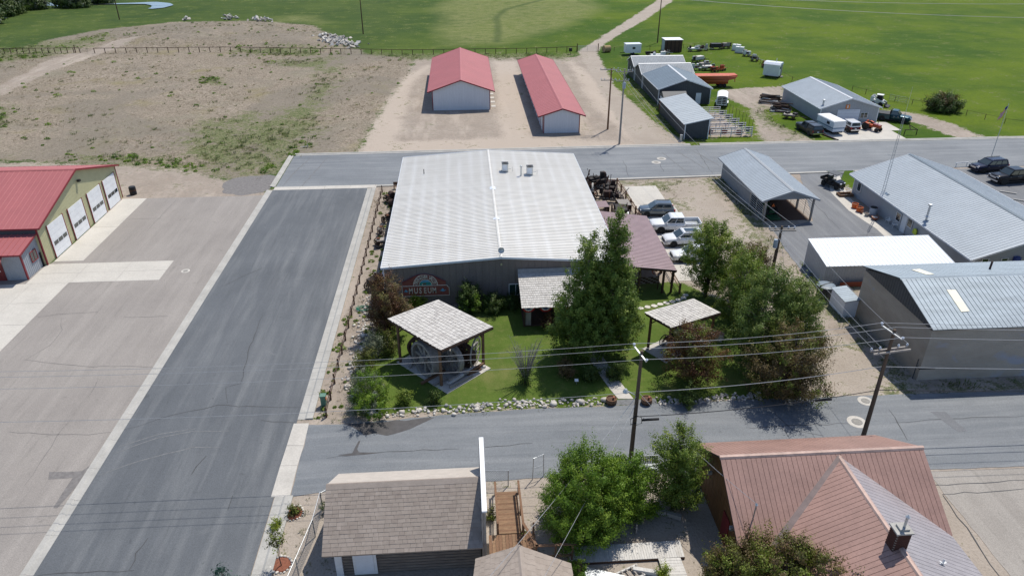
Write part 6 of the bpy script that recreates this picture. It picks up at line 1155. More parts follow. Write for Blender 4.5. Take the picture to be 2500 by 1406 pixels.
for k, a in enumerate(((2086, 508), (2097, 517))):
    g = G(*a); t = thing('orange_planter', ['orange tub planter by the long house, farther one', 'orange tub planter by the long house, nearer one'][k], 'planter', (g.x, g.y, 0)); MB().lathe([(.3, 0), (.36, .1), (.38, .55), (.4, .62), (.36, .62), (.34, .5), (.0, .5)], (g.x, g.y, 0), 18).build('tub', 'orange_pot', t); MB().lathe([(.33, .5), (.15, .54), (0, .55)], (g.x, g.y, 0), 12).build('soil', 'soil', t); MB().lathe([(.385, .3), (.395, .33), (.395, .37), (.385, .4)], (g.x, g.y, 0), 18).build('band', 'orange_pot', t)
for k, (a, m, lab) in enumerate((((2103, 522), 'terracotta', 'small clay pot beside the orange tubs'), ((2115, 528), 'concrete_grey', 'shallow grey bowl planter beside the orange tubs'), ((2135, 537), 'terracotta', 'wide brown tub planter below the antenna mast'))):
    g = G(*a); s = (.5, .8, 1.2)[k]; t = thing('flower_pot', lab, 'flower pot', (g.x, g.y, 0)); MB().lathe([(.2 * s, 0), (.34 * s, .3), (.36 * s, .42), (.31 * s, .42), (.3 * s, .36), (0, .36)], (g.x, g.y, 0), 16).build('pot', m, t); MB().lathe([(.29 * s, .36), (.15 * s, .4), (0, .41)], (g.x, g.y, 0), 12).build('soil', 'soil' if k < 2 else 'rock_pale', t)
g = G(2130, 527); t = thing('rain_barrel', 'white rain barrel below the antenna mast', 'barrel', (g.x + .1, g.y + .25, 0)); MB().lathe([(.4, 0), (.45, .3), (.45, .7), (.4, 1.0), (.0, 1.0)], (g.x + .1, g.y + .25, 0), 18).build('drum', 'bluegrey_tank', t); MB().lathe([(.42, 1.0), (.42, 1.06), (0, 1.07)], (g.x + .1, g.y + .25, 0), 18).build('lid', 'tarp_black', t)
def chair(label, g, rz):
    t = thing('garden_chair', label, 'chair', g, rz, 'white garden chairs'); MB().box(-.26, .26, -.25, .25, .4, .44).build('seat', 'plastic_white', t, local=True); MB().ext([(-.26, .22, .44), (.26, .22, .44), (.22, .36, .9), (-.22, .36, .9)], (0, .035, 0)).build('backrest', 'plastic_white', t, local=True)
    for sx in (-1, 1):
        MB().tube([(sx * .28, -.24, .42), (sx * .29, -.22, .64), (sx * .29, .25, .66)], .025).build('armrest', 'plastic_white', t, local=True)
        for sy in (-1, 1): MB().bar((sx * .23, sy * .22, .41), (sx * .28, sy * .27, 0), .04, .04).build('leg', 'plastic_white', t, local=True)
chair('white plastic chair by the long house door, farther one', G(2168, 545), -1.2); chair('white plastic chair by the long house door, nearer one', G(2183, 556), -1.9)
g = G(2178, 545); t = thing('round_grill', 'black kettle grill between the white chairs', 'grill', (g.x + .3, g.y + .2, 0)); MB().lathe([(.0, .55), (.2, .58), (.27, .72), (.2, .9), (.0, .95)], (g.x + .3, g.y + .2, 0), 14).build('kettle', 'black', t)
for k in range(3): a = 2.1 * k; MB().cyl((g.x + .3 + .1 * math.cos(a), g.y + .2 + .1 * math.sin(a), .6), (g.x + .3 + .25 * math.cos(a), g.y + .2 + .25 * math.sin(a), 0), .015, n=5).build('leg', 'black', t)
g = onX(2238, 552, 51.1); t = thing('yellow_jacket', 'yellow green high visibility jacket hung on the long house wall', 'jacket', (51.2, g.y, 1.2)); mat('hiviz', (.42, .52, .05), .8, .1); MB().ext([(51.15, g.y - .3, .9), (51.15, g.y + .3, .9), (51.15, g.y + .28, 1.45), (51.15, g.y + .1, 1.6), (51.15, g.y - .1, 1.6), (51.15, g.y - .28, 1.45)], (-.1, 0, 0)).build('body', 'hiviz', t); MB().ext([(51.1, g.y + .28, 1.5), (51.1, g.y + .42, 1.0), (51.1, g.y + .3, .98)], (-.08, 0, 0)).build('sleeve', 'hiviz', t)
for k, (a, b) in enumerate(((2440 - 160, 0), (0, 0))): pass
for k, a in enumerate(((2462, 472), (2496, 492))): g = G(*a); MB().ext([(g.x - .9, g.y + .55, .02), (g.x - .82, g.y + .68, .02), (g.x + .78, g.y - .42, .02), (g.x + .7, g.y - .55, .02)], (0, 0, .14)).build('wheel_stop', 'concrete', None, ['concrete wheel stop nearer the black pickup', 'concrete wheel stop at the right edge below the black pickup'][k], 'wheel stop')
t = thing('white_rail', 'white pipe rail beside the dark blue vehicle', 'rail', G(2340, 408)); a, b = G(2330, 408), G(2362, 406); MB().cyl(a + Vector((0, 0, .6)), b + Vector((0, 0, .6)), .07, n=8).build('rail', 'trim_white', t)
for u in (.1, .9): p = a.lerp(b, u); MB().cyl(p, p + Vector((0, 0, .6)), .05, n=6).build('post', 'trim_white', t)
g = G(955, 450); t = thing('wood_bench', 'small brown wooden bench at the far corner of the museum', 'bench', (-9.2, 92.6, 0)); MB().box(-9.8, -8.4, 92.4, 92.8, .42, .48).build('seat', 'wood_brown', t); MB().box(-9.8, -8.4, 92.8, 92.84, .5, .95).build('backrest', 'wood_brown', t)
for xx in (-9.7, -8.5): MB().box(xx - .05, xx + .05, 92.42, 92.78, 0, .42).build('leg', 'wood_brown', t)
g = G(742, 362); t = thing('broken_board', 'small broken board sign lying by the far kerb', 'board', (g.x, g.y, 0)); MB().bar((g.x - .5, g.y, .2), (g.x + .6, g.y + .1, .25), .1, .06).build('plank', 'wood_white', t); MB().bar((g.x + .6, g.y + .1, 0), (g.x + .6, g.y + .1, .6), .07, .07).build('stake', 'wood_white', t)
g = G(1481, 128); t = thing('hay_bale', 'round golden hay bale beside the farm gate', 'hay bale', (g.x, g.y, 0), .3); MB().cyl((-.85, 0, .82), (.85, 0, .82), .82, n=22).build('roll', 'hay', t, local=True)
for k in range(5): mbb = MB().lathe([(.825, -.03), (.84, 0), (.825, .03)], (-.6 + k * .3, 0, .82), 22, 'X'); mbb.f = [f for f in mbb.f if len(f) == 4]; mbb.m = [0] * len(mbb.f); mbb.build('twine', 'hay', t, local=True)
g = G(1407, 133); t = thing('electric_box', 'dark meter box on a stake left of the farm gate', 'utility box', (g.x - 1.5, g.y, 0)); MB().cyl((g.x - 1.5, g.y, 0), (g.x - 1.5, g.y, 1), .05, n=6).build('stake', 'wood_dark', t); MB().box(g.x - 1.9, g.x - 1.1, g.y - .2, g.y + .2, .7, 1.5).build('box', 'black', t)
g = G(1662, 345); t = thing('pedestal', 'small grey pedestal box in the grass by the pole shed', 'utility box', (g.x, g.y, 0)); MB().box(g.x - .15, g.x + .15, g.y - .15, g.y + .15, 0, 1.0).build('case', 'galv', t); MB().box(g.x - .18, g.x + .18, g.y - .18, g.y + .18, 1.0, 1.06).build('lid', 'galv', t)
# ------------------------------------------------------------------ vehicles (x forward, built round their own origin)
def ring(x, hw, zb, zt): return [Vector((x, s * a * hw, z)) for s, seq in ((-1, ((.92, zb), (1, zb + .3 * (zt - zb)), (1, zb + .72 * (zt - zb)), (.95, zt - .03), (.55, zt + .015))), (1, ((.55, zt + .015), (.95, zt - .03), (1, zb + .72 * (zt - zb)), (1, zb + .3 * (zt - zb)), (.92, zb)))) for a, z in seq]
def wheel(t, x, y, r, wd=.22, rim='steel'):
    s = 1 if y > 0 else -1
    w_ = MB().lathe([(r * .62, -wd / 2), (r * .96, -wd / 2), (r, -wd * .3), (r, wd * .3), (r * .96, wd / 2), (r * .62, wd / 2)], (x, y, r), 20, 'Y').build('wheel', 'rubber', t, local=True)
    MB().lathe([(r * .6, wd * .30 * s), (r * .55, wd * .44 * s), (r * .18, wd * .40 * s), (r * .1, wd * .5 * s), (0, wd * .5 * s)], (x, y, r), 14, 'Y').build('rim', rim, w_, local=True)
def quadp(t, pts, th, m, nm, off=.004, parent=None):
    P = [Vector(p) for p in pts]; n = (P[1] - P[0]).cross(P[2] - P[1]).normalized(); return MB().ext([p + n * off for p in P], n * th).build(nm, m, parent or t, local=True)
def inset(pts, u0, u1, v0, v1):                    # sub-quad of a quad (bottom-left, bottom-right, top-right, top-left)
    a, b, c, d = [Vector(p) for p in pts]; f = lambda u, v: (a.lerp(b, u)).lerp(d.lerp(c, u), v)
    return [f(u0, v0), f(u1, v0), f(u1, v1), f(u0, v1)]
def car(name, label, cat, loc, rz, pm_, L=4.3, W=1.78, H=1.65, belt=1.0, hood=.92, nose=.72, zb=.28, wb=2.6, r=.34, cab=(.55, -1.9), roof=(-.1, -1.55), bed=None, nwin=2, rack=False, roof_m=None, rim='steel', sun=False, box=False, tail=None, topper=None, grille='black', group=None):
    t = thing(name, label, cat, loc, rz, group); h = W / 2; f, b = L / 2, -L / 2; xb = bed[0] if bed else b
    k = .985 if box else .9
    secs = [ring(f, h * (.9 if box else .78), zb + .08, nose + (.08 if box else 0)), ring(f - .12, h * .95, zb, nose + .12), ring(f - .45, h, zb - .04, hood - .04), ring(cab[0] + .05, h, zb - .04, hood + .03), ring(cab[0] - .35, h, zb - .04, belt), ring((cab[0] + max(cab[1], xb)) / 2, h, zb - .04, belt), ring(max(xb, b + .35), h, zb - .02, belt)]
    if not bed: secs += [ring(b + .12, h * .97, zb, belt - .02), ring(b, h * k, zb + .1, belt - .12)]
    MB().loft(secs).build('body', pm_, t, local=True, smooth=True)
    zr = H; hb = h * .95; hr = h * (.88 if box else .80); zg = belt - .04
    B = [(cab[0], -hb), (cab[0], hb), (cab[1], hb), (cab[1], -hb)]; T = [(roof[0], -hr), (roof[0], hr), (roof[1], hr), (roof[1], -hr)]
    B3 = [Vector((x, y, zg)) for x, y in B]; T3 = [Vector((x, y, zr - .05)) for x, y in T]
    rm_ = roof_m or pm_
    MB().add(B3 + T3, [(0, 1, 5, 4), (1, 2, 6, 5), (2, 3, 7, 6), (3, 0, 4, 7), (4, 5, 6, 7)]).build('cabin', pm_ if not roof_m else roof_m, t, local=True)
    rp = [Vector((x * 1.0, y * 1.01, zr - .055)) for x, y in T]; c = sum(rp, Vector()) / 4; MB().loft([[p for p in rp], [p + (c - p) * .04 + Vector((0, 0, .05)) for p in rp], [p + (c - p) * .22 + Vector((0, 0, .075)) for p in rp]]).build('roof', rm_, t, local=True)
    quadp(t, inset([B3[1], B3[0], T3[0], T3[1]][::-1] if 0 else [B3[0], B3[1], T3[1], T3[0]], .05, .95, .10, .93), .012, 'glass_car', 'windscreen')
    quadp(t, inset([B3[2], B3[3], T3[3], T3[2]], .07, .93, .25, .9), .012, 'glass_car', 'rear_window')
    for sd, (i, j) in ((1, (1, 2)), (-1, (3, 0))):
        qd = [B3[j], B3[i], T3[i], T3[j]] if sd > 0 else [B3[j], B3[i], T3[i], T3[j]]
        qd = [B3[2], B3[1], T3[1], T3[2]] if sd < 0 and 0 else qd
        P = [B3[i], B3[j], T3[j], T3[i]]
        for w_ in range(nwin):
            u0, u1 = .06 + .9 * w_ / nwin, .06 + .9 * (w_ + 1) / nwin - .05; quadp(t, inset(P, u0, u1, .22, .9), .012, 'glass', 'side_window')
        xm = cab[0] - .35; MB().obox((xm, sd * (h + .08), belt + .08), .12, .2, .14).build('mirror', pm_, t, local=True)
        for xd in (cab[0] - .25, (cab[0] + max(cab[1], xb)) / 2 - .1): MB().box(xd - .13, xd, sd * h - .012, sd * h + .018, belt - .22, belt - .18).build('door_handle', 'chrome', t, local=True)
        MB().box(xb if bed else b + .3, f - .3, sd * h - .03, sd * h + .02, zb - .04, zb + .07).build('sill', 'black', t, local=True)
        for xx in (wb / 2, -wb / 2):
            x0 = xx + (f - .85 - wb / 2 if 0 else 0)
            mb = MB().lathe([(r * .9, -.015), (r * 1.2, -.015), (r * 1.2, .015), (r * .9, .015)], (x0, sd * (h + .004), r + .02), 20, 'Y'); mb.build('wheel_arch', 'black', t, local=True); wheel(t, x0, sd * (h - .08), r, .22, rim)
        MB().obox((f - .13, sd * h * .68, nose + .0), .22, .38 if not box else .2, .15).build('headlight', 'lamp_clear', t, local=True)
        if not bed: MB().obox((b + .07, sd * h * .84, belt - .18), .2, .2, .3).build('tail_light', 'tail_red', t, local=True)
        else: MB().obox((b + .03, sd * h * .92, belt - .2), .1, .14, .35).build('tail_light', 'tail_red', t, local=True)
    MB().obox((f - .01, 0, nose - .08), .08, W * .5, .22).build('grille', grille, t, local=True); MB().obox((f + .02, 0, zb + .14), .16, W * .88, .18).build('bumper', 'chrome' if box or bed else pm_, t, local=True)
    MB().obox((b - .02, 0, zb + .16), .16, W * .88, .18).build('bumper', 'chrome' if box or bed else pm_, t, local=True); MB().obox((b - .06 if bed else b - .02, 0, belt - .32), .04, .32, .16).build('number_plate', 'trim_white', t, local=True)
    MB().box(b + .5, f - .5, -h * .7, h * .7, .18, zb + .05).build('chassis', 'black', t, local=True)
    if bed:
        x0, zf, zt_ = bed[0] - .03, bed[1], belt + .02; mb = MB(); o = [(b, -h), (x0, -h), (x0, h), (b, h)]; i_ = [(b + .08, -h + .12), (x0 - .06, -h + .12), (x0 - .06, h - .12), (b + .08, h - .12)]
        P = [Vector((x, y, zb)) for x, y in o] + [Vector((x, y, zt_)) for x, y in o] + [Vector((x, y, zt_)) for x, y in i_] + [Vector((x, y, zf)) for x, y in i_]
        fs = [(3, 2, 1, 0)] + [(q_, (q_ + 1) % 4, 4 + (q_ + 1) % 4, 4 + q_) for q_ in range(4)] + [(4 + q_, 4 + (q_ + 1) % 4, 8 + (q_ + 1) % 4, 8 + q_) for q_ in range(4)] + [(8 + q_, 8 + (q_ + 1) % 4, 12 + (q_ + 1) % 4, 12 + q_) for q_ in range(4)] + [(12, 13, 14, 15)]
        mb.add(P, fs).build('bed', pm_, t, local=True)
        quadp(t, [(b + .1, -h + .14, zf), (x0 - .08, -h + .14, zf), (x0 - .08, h - .14, zf), (b + .1, h - .14, zf)], .012, 'steel', 'bed_liner')
    if topper:
        P0 = [Vector((x, y, belt + .02)) for x, y in ((b + .02, -hb), (bed[0], -hb), (bed[0], hb), (b + .02, hb))]; P1 = [Vector((x, y, H - .06)) for x, y in ((b + .2, -hr), (bed[0], -hr), (bed[0], hr), (b + .2, hr))]
        MB().loft([P0, P1, [p + Vector((0, 0, .05)) - Vector((0, p.y * .08, 0)) for p in P1]]).build('topper', topper, t, local=True)
        for sd in (0, 2): P = [P0[0], P0[1], P1[1], P1[0]] if sd == 0 else [P0[2], P0[3], P1[3], P1[2]]; quadp(t, inset(P, .12, .9, .25, .85), .01, 'glass', 'topper_window')
        quadp(t, inset([P0[3], P0[0], P1[0], P1[3]], .08, .92, .2, .88), .01, 'glass', 'topper_hatch')
    if rack:
        for s in (-1, 1): MB().box(roof[1] + .1, roof[0] - .2, s * hr * .85 - .02, s * hr * .85 + .02, H + .05, H + .09).build('roof_rail', 'black', t, local=True)
    if sun: quadp(t, [(roof[1] + .5, -hr * .55, H + .02), (roof[0] - .25, -hr * .55, H + .02), (roof[0] - .25, hr * .55, H + .02), (roof[1] + .5, hr * .55, H + .02)], .012, 'glass_car', 'sunroof')
    return t
PI = math.pi
car('parked_suv', 'grey blue compact crossover parked nose to the rail fence', 'car', (23.6, 81.5, .03), PI - .10, 'car_grey', L=4.28, H=1.66, rack=True, cab=(1.05, -2.0), roof=(.25, -1.7), hood=.98, nose=.78)
car('pickup_truck', 'white crew cab pickup parked between the grey crossover and a white car', 'pickup', (24.6, 76.6, .03), PI - .05, 'car_white', L=5.9, W=2.03, H=1.96, belt=1.22, hood=1.2, nose=.98, zb=.42, wb=3.7, r=.41, cab=(1.55, -.95), roof=(.75, -.85), bed=(-1.0, .82), grille='chrome')
car('parked_suv', 'white crossover with dark sunroof parked below the white pickup', 'car', (24.6, 72.9, .03), PI + .02, 'car_white', L=4.75, W=1.88, H=1.68, belt=1.05, hood=1.0, wb=2.8, r=.36, cab=(1.15, -2.25), roof=(.3, -1.9), sun=True, rack=True)
car('parked_car', 'white car mostly hidden behind the upright willow', 'car', (24.4, 68.9, .03), PI, 'car_white', L=4.6, W=1.84, H=1.5, belt=.95, hood=.88, wb=2.7, cab=(.95, -2.0), roof=(.15, -1.4))
car('parked_suv', 'dark navy three row vehicle parked by the far road', 'car', (75.3, 94.2, .02), PI + .13, 'car_navy', L=5.1, W=2.0, H=1.78, belt=1.12, hood=1.08, nose=.9, zb=.32, wb=3.0, r=.39, cab=(1.2, -2.45), roof=(.35, -2.2), nwin=3, rack=True, grille='chrome')
car('pickup_truck', 'black crew cab pickup with chrome grille parked behind the navy vehicle', 'pickup', (75.6, 89.6, .02), PI + .10, 'car_black', L=6.1, W=2.05, H=2.02, belt=1.28, hood=1.26, nose=1.05, zb=.45, wb=3.8, r=.45, cab=(1.5, -1.15), roof=(.75, -1.05), bed=(-1.2, .85), grille='chrome', rim='black')
car('pickup_truck', 'dark grey pickup with matching camper shell by the grey workshop', 'pickup', (57.7, 114.6, .0), PI / 2 + .10, 'car_darkgrey', L=5.6, W=1.95, H=1.85, belt=1.15, hood=1.12, nose=.95, zb=.4, wb=3.4, r=.38, cab=(1.15, -.85), roof=(.55, -.7), bed=(-.9, .8), topper='car_darkgrey')
car('vintage_suv', 'boxy maroon vintage off roader with a white top on the workshop pad', 'car', (65.0, 115.2, .03), PI / 2 + .05, 'car_maroon', L=3.9, W=1.8, H=1.85, belt=1.1, hood=1.08, nose=.95, zb=.42, wb=2.35, r=.38, cab=(.75, -1.9), roof=(.5, -1.8), roof_m='car_white', box=True, rim='trim_white', grille='trim_white')
g = G(2195, 292); tr = car('flatbed_truck', 'dark teal flatbed truck parked in the grass right of the workshop', 'truck', (75.6, 120.4, .0), math.radians(-38), 'car_teal', L=5.6, W=2.0, H=1.95, belt=1.2, hood=1.15, nose=.95, zb=.42, wb=3.4, r=.42, cab=(1.15, -.45), roof=(.6, -.35), bed=(-.5, .8), nwin=1, rim='trim_white')
MB().box(-3.0, -.55, -1.1, 1.1, 1.24, 1.32).build('flatbed_deck', 'black', tr, local=True); MB().box(-.6, -.54, -1.0, 1.0, 1.3, 2.0).build('headboard', 'black', tr, local=True)
# pop up camper on the pad
t = thing('camper_trailer', 'white camper trailer with blue stripes between the pickup and the vintage off roader', 'camper', (61.6, 115.0, .03), PI / 2 + .12)
MB().loft([[Vector((x, s * 1.05, z)) for s, z in ((-1, .55), (1, .55), (1, 1.25), (-1, 1.25))] for x in (-2.3, 2.2)]).build('lower_body', 'white_metal', t, local=True)
MB().loft([[Vector((x, s * a, z)) for s, a, z in ((-1, 1.12, 1.25), (1, 1.12, 1.25), (1, 1.1, 2.2), (-1, 1.1, 2.2))] for x in (-2.4, 2.5)]).build('upper_body', 'white_paint', t, local=True)
MB().loft([[Vector((x, s * a, z)) for s, a, z in ((-1, 1.16, 2.2), (1, 1.16, 2.2), (1, 1.05, 2.32), (-1, 1.05, 2.32))] for x in (-2.45, 2.55)]).build('roof', 'white_paint', t, local=True)
mat('stripe_blue', (.16, .24, .36), .5, .1)
for s in (-1, 1): MB().box(-2.3, 2.2, s * 1.06 - .01, s * 1.06 + .01, 1.05, 1.22).build('stripe', 'stripe_blue', t, local=True); MB().box(-1.2, -.4, s * 1.125 - .01, s * 1.125 + .01, 1.5, 1.95).build('window', 'glass', t, local=True); wheel(t, -.4, s * .95, .33)
MB().box(-2.32, -2.3, -1.0, 1.0, 1.02, 1.22).build('stripe', 'stripe_blue', t, local=True); MB().bar((2.2, 0, .5), (3.3, 0, .45), .12, .12).build('tow_bar', 'black', t, local=True); MB().box(-2.2, 2.1, -.9, .9, .3, .55).build('chassis', 'black', t, local=True)
t = thing('pad_timber', 'long dark timber edging the workshop pad', 'timber', (59.9, 111.6, 0)); MB().bar((59.0, 114.6, .1), (60.4, 109.9, .1), .22, .22).build('beam', 'rust_dark', t); MB().cyl((60.4, 109.8, .12), (60.5, 109.6, .12), .16, n=8).build('pipe_end', 'black', t)
# old orange tractor
t = thing('old_tractor', 'rusty orange old tractor at the right end of the workshop pad', 'tractor', (68.9, 115.0, .03), math.radians(-62))
MB().loft([[Vector((x, s * hw, z)) for s, z in ((-1, .65), (1, .65), (1, zt), (-1, zt))] for x, hw, zt in ((1.5, .3, 1.15), (.2, .32, 1.25))]).build('hood', 'car_orange', t, local=True); MB().box(-1.1, .2, -.28, .28, .55, .95).build('gearbox', 'orange_paint', t, local=True); MB().box(-1.0, -.5, -.3, .3, .95, 1.1).build('seat', 'hay', t, local=True); MB().box(-1.1, -1.0, -.3, .3, 1.1, 1.5).build('seat_back', 'orange_paint', t, local=True)
for s in (-1, 1): wheel(t, -.8, s * .72, .62, .34, 'orange_paint'); wheel(t, 1.2, s * .55, .36, .2, 'orange_paint'); MB().ext([(-1.4, s * .72 - .18, 1.1), (-.9, s * .72 - .18, 1.35), (-.3, s * .72 - .18, 1.2), (-.3, s * .72 - .18, 1.15), (-.9, s * .72 - .18, 1.29), (-1.4, s * .72 - .18, 1.04)], (0, .36, 0)).build('fender', 'orange_paint', t, local=True)
MB().cyl((.9, 0, 1.2), (.9, 0, 1.75), .05, n=8).build('exhaust', 'rust', t, local=True); MB().tube([(-.1, 0, 1.2), (-.35, 0, 1.5)], .03).build('steering_column', 'iron', t, local=True)
# skid steer
t = thing('skid_steer', 'white skid steer loader with black bucket behind the workshop', 'loader', G(2142, 258), math.radians(-40))
MB().box(-1.2, .9, -.6, .6, .4, 1.15).build('chassis', 'white_paint', t, local=True); MB().ext([(-.4, -.5, 1.15), (.75, -.5, 1.15), (.5, -.5, 2.0), (-.3, -.5, 2.05)], (0, 1.0, 0)).build('cab', 'black', t, local=True); MB().box(-.5, .7, -.55, .55, 2.03, 2.1).build('cab_roof', 'plastic_white', t, local=True)
for s in (-1, 1):
    MB().bar((-1.2, s * .72, 1.7), (1.3, s * .72, .7), .14, .22).build('lift_arm', 'white_paint', t, local=True); MB().ext([(-1.4, s * .62 - .08, .7), (-.7, s * .62 - .08, .9), (-.9, s * .62 - .08, 1.9), (-1.35, s * .62 - .08, 1.7)], (0, .16, 0)).build('side_tower', 'white_paint', t, local=True)
    for x in (-.75, .55): wheel(t, x, s * .75, .4, .28, 'trim_white')
MB().ext([(1.3, -1.0, .08), (2.1, -1.0, .08), (2.0, -1.0, .16), (1.5, -1.0, .3), (1.35, -1.0, .8), (1.28, -1.0, .8)], (0, 2.0, 0)).build('bucket', 'black', t, local=True)
# utility vehicle at the long house
t = thing('utility_vehicle', 'black side by side utility vehicle with roof and white plow frame by the long house', 'utility vehicle', (50.0, 89.4, .03), math.radians(-62))
MB().loft([[Vector((x, s * hw, z)) for s, z in ((-1, .4), (1, .4), (1, zt), (-1, zt))] for x, hw, zt in ((1.5, .55, .8), (1.2, .65, 1.0), (.5, .68, 1.08))]).build('hood', 'car_black', t, local=True); MB().box(-1.4, .5, -.65, .65, .35, .65).build('floor', 'black', t, local=True); MB().box(-.5, 0, -.6, .6, .65, .95).build('seat', 'tarp_black', t, local=True); MB().box(-.6, -.5, -.6, .6, .9, 1.4).build('seat_back', 'tarp_black', t, local=True)
MB().add([(-1.6, -.7, .8), (-.65, -.7, .8), (-.65, .7, .8), (-1.6, .7, .8), (-1.65, -.75, 1.15), (-.65, -.75, 1.15), (-.65, .75, 1.15), (-1.65, .75, 1.15)], [(0, 1, 2, 3), (0, 1, 5, 4), (1, 2, 6, 5), (2, 3, 7, 6), (3, 0, 4, 7)]).build('cargo_bed', 'tarp_black', t, local=True); MB().box(-.75, .75, -.72, .72, 1.95, 2.02).build('roof', 'slate_wall', t, local=True)
for s in (-1, 1):
    MB().tube([(-.65, s * .65, .9), (-.6, s * .65, 1.95)], .03).build('roll_bar', 'black', t, local=True); MB().tube([(.75, s * .65, 1.05), (.6, s * .65, 1.95)], .03).build('roll_bar', 'steel', t, local=True); MB().obox((1.42, s * .4, .85), .15, .3, .15).build('headlight', 'lamp_clear', t, local=True)
    for x in (-1.0, 1.05): wheel(t, x, s * .68, .33, .26, 'black')
MB().tube([(1.6, -.7, .3), (2.4, -.75, .15), (2.4, .75, .15), (1.6, .7, .3)], .05).build('plow_frame', 'trim_white', t, local=True)
t = thing('brick_planter', 'low wooden planter frame in front of the utility vehicle', 'planter', G(2052, 474)); g = G(2062, 478)
for a, b in (((-.9, -.5), (.9, -.5)), ((.9, -.5), (.9, .5)), ((.9, .5), (-.9, .5)), ((-.9, .5), (-.9, -.5))): MB().bar((g.x + a[0], g.y + a[1], .18), (g.x + b[0], g.y + b[1], .18), .1, .3).build('side', 'wood_brown', t)
# tractor inside the open barn
t = thing('small_tractor', 'green small tractor with an orange warning triangle inside the open barn', 'tractor', (37.6, 80.6, .03), PI / 2); MB().box(-.2, 1.3, -.3, .3, .6, 1.05).build('hood', 'green_paint', t, local=True); MB().box(-.9, -.2, -.35, .35, .5, .9).build('gearbox', 'green_paint', t, local=True); MB().box(-.8, -.4, -.25, .25, .9, 1.3).build('seat', 'black', t, local=True); MB().box(-2.2, -.9, -.7, .7, .15, .35).build('mower_deck', 'green_paint', t, local=True)
for s in (-1, 1): wheel(t, -.5, s * .6, .5, .3, 'amber'); wheel(t, 1.0, s * .5, .3, .2, 'amber'); MB().tube([(-.8, s * .4, .9), (-.85, s * .4, 2.0)], .03).build('roll_bar', 'black', t, local=True)
MB().ext([(-.92, -.22, 1.4), (-.92, .22, 1.4), (-.92, 0, 1.8)], (-.03, 0, 0)).build('warning_triangle', 'orange_pot', t, local=True)
# trailers near the barns
t = thing('stock_trailer', 'white slatted stock trailer beside the slate barn', 'trailer', (48.9, 133.0, 0), math.radians(70))
n = 9
def sec(x, d=0): return [Vector((x, (1.0 - d) * math.cos(a), z)) for a, z in [(PI, .5), (PI, 1.9)]] + [Vector((x, (1.0 - d) * math.cos(PI - PI * k / n), 1.9 + .35 * math.sin(PI * k / n))) for k in range(1, n)] + [Vector((x, (1 - d), 1.9)), Vector((x, (1 - d), .5))]
MB().loft([sec(-2.3), sec(2.4), sec(2.7, .15)]).build('body', 'white_paint', t, local=True)
for k in range(4): MB().box(-2.34, -2.3, -.8, -.06, .8 + k * .3, .98 + k * .3).build('slot', 'black', t, local=True); MB().box(-2.34, -2.3, .06, .8, .8 + k * .3, .98 + k * .3).build('slot', 'black', t, local=True)
MB().box(-2.36, -2.34, -.95, .95, .52, .6).build('tailgate_bar', 'galv', t, local=True); MB().box(-2.35, -2.3, -.7, .7, 1.98, 2.15).build('rear_window', 'glass', t, local=True)
for s in (-1, 1):
    for x in (-.6, .2): wheel(t, x, s * 1.05, .34)
    MB().box(-1.1, .7, s * 1.05 - .15, s * 1.05 + .15, .72, .78).build('fender', 'white_paint', t, local=True)
t = thing('beet_trailer', 'long orange red livestock trailer with slatted sides behind the slate barn', 'trailer', (52.2, 147.8, 0), -.02)
MB().loft([[Vector((x, s * hw, z)) for s, hw, z in ((-1, .8, .7), (1, .8, .7), (1, 1.15, 2.4), (-1, 1.15, 2.4))] for x in (-4.2, 2.6)]).build('body', 'car_orange', t, local=True); MB().loft([[Vector((x, s * hw, z)) for s, hw, z in ((-1, 1.15, zb_), (1, 1.15, zb_), (1, 1.0, 2.5), (-1, 1.0, 2.5))] for x, zb_ in ((-4.2, 2.38), (2.6, 2.38), (4.3, 2.2))]).build('roof', 'orange_paint', t, local=True)
MB().ext([(2.6, -1.1, 1.5), (3.9, -1.1, 1.8), (4.2, -1.1, 2.2), (2.6, -1.1, 2.4)], (0, 2.2, 0)).build('gooseneck', 'car_orange', t, local=True); MB().bar((4.1, 0, 2.1), (4.3, 0, .9), .14, .14).build('hitch', 'orange_paint', t, local=True)
for k in range(4): MB().box(-4.1, 2.5, -.92 - k * .08, -.88 - k * .08, 1.0 + k * .32, 1.08 + k * .32).build('slat_rail', 'car_orange' if k % 2 else 'rust', t, local=True)
for s in (-1, 1):
    for x in (1.0, 1.9): wheel(t, x, s * .85, .4)
t = thing('sheep_wagon', 'white round topped sheep wagon with brown door and stovepipe', 'wagon', G(1886, 188), math.radians(-38))
def wsec(x): return [Vector((x, s * a, z)) for s, a, z in ((-1, 1.15, .4), (-1, 1.25, 2.75), (-1, .75, 3.15), (1, .75, 3.15), (1, 1.25, 2.75), (1, 1.15, .4))]
MB().loft([wsec(-1.9), wsec(1.5)]).build('body', 'white_paint', t, local=True); MB().loft([[p * 1 + Vector((0, p.y * .05, .03)) for p in wsec(x)[1:5]] for x in (-2.0, 1.62)]).build('roof', 'white_metal', t, local=True); rect_ = MB().box(1.5, 1.55, .05, .95, .45, 2.6).build('door', 'wood_grey', t, local=True); MB().box(1.5, 1.54, -.8, -.3, 1.9, 2.4).build('window', 'glass', t, local=True); MB().cyl((.2, .5, 2.9), (.2, .5, 3.9), .07, n=8).build('stovepipe', 'galv', t, local=True); MB().box(1.55, 2.0, .1, .9, .0, .25).build('step', 'wood_grey', t, local=True)
for s in (-1, 1):
    for x in (-1.2, 1.2): wheel(t, x, s * .85, .38)
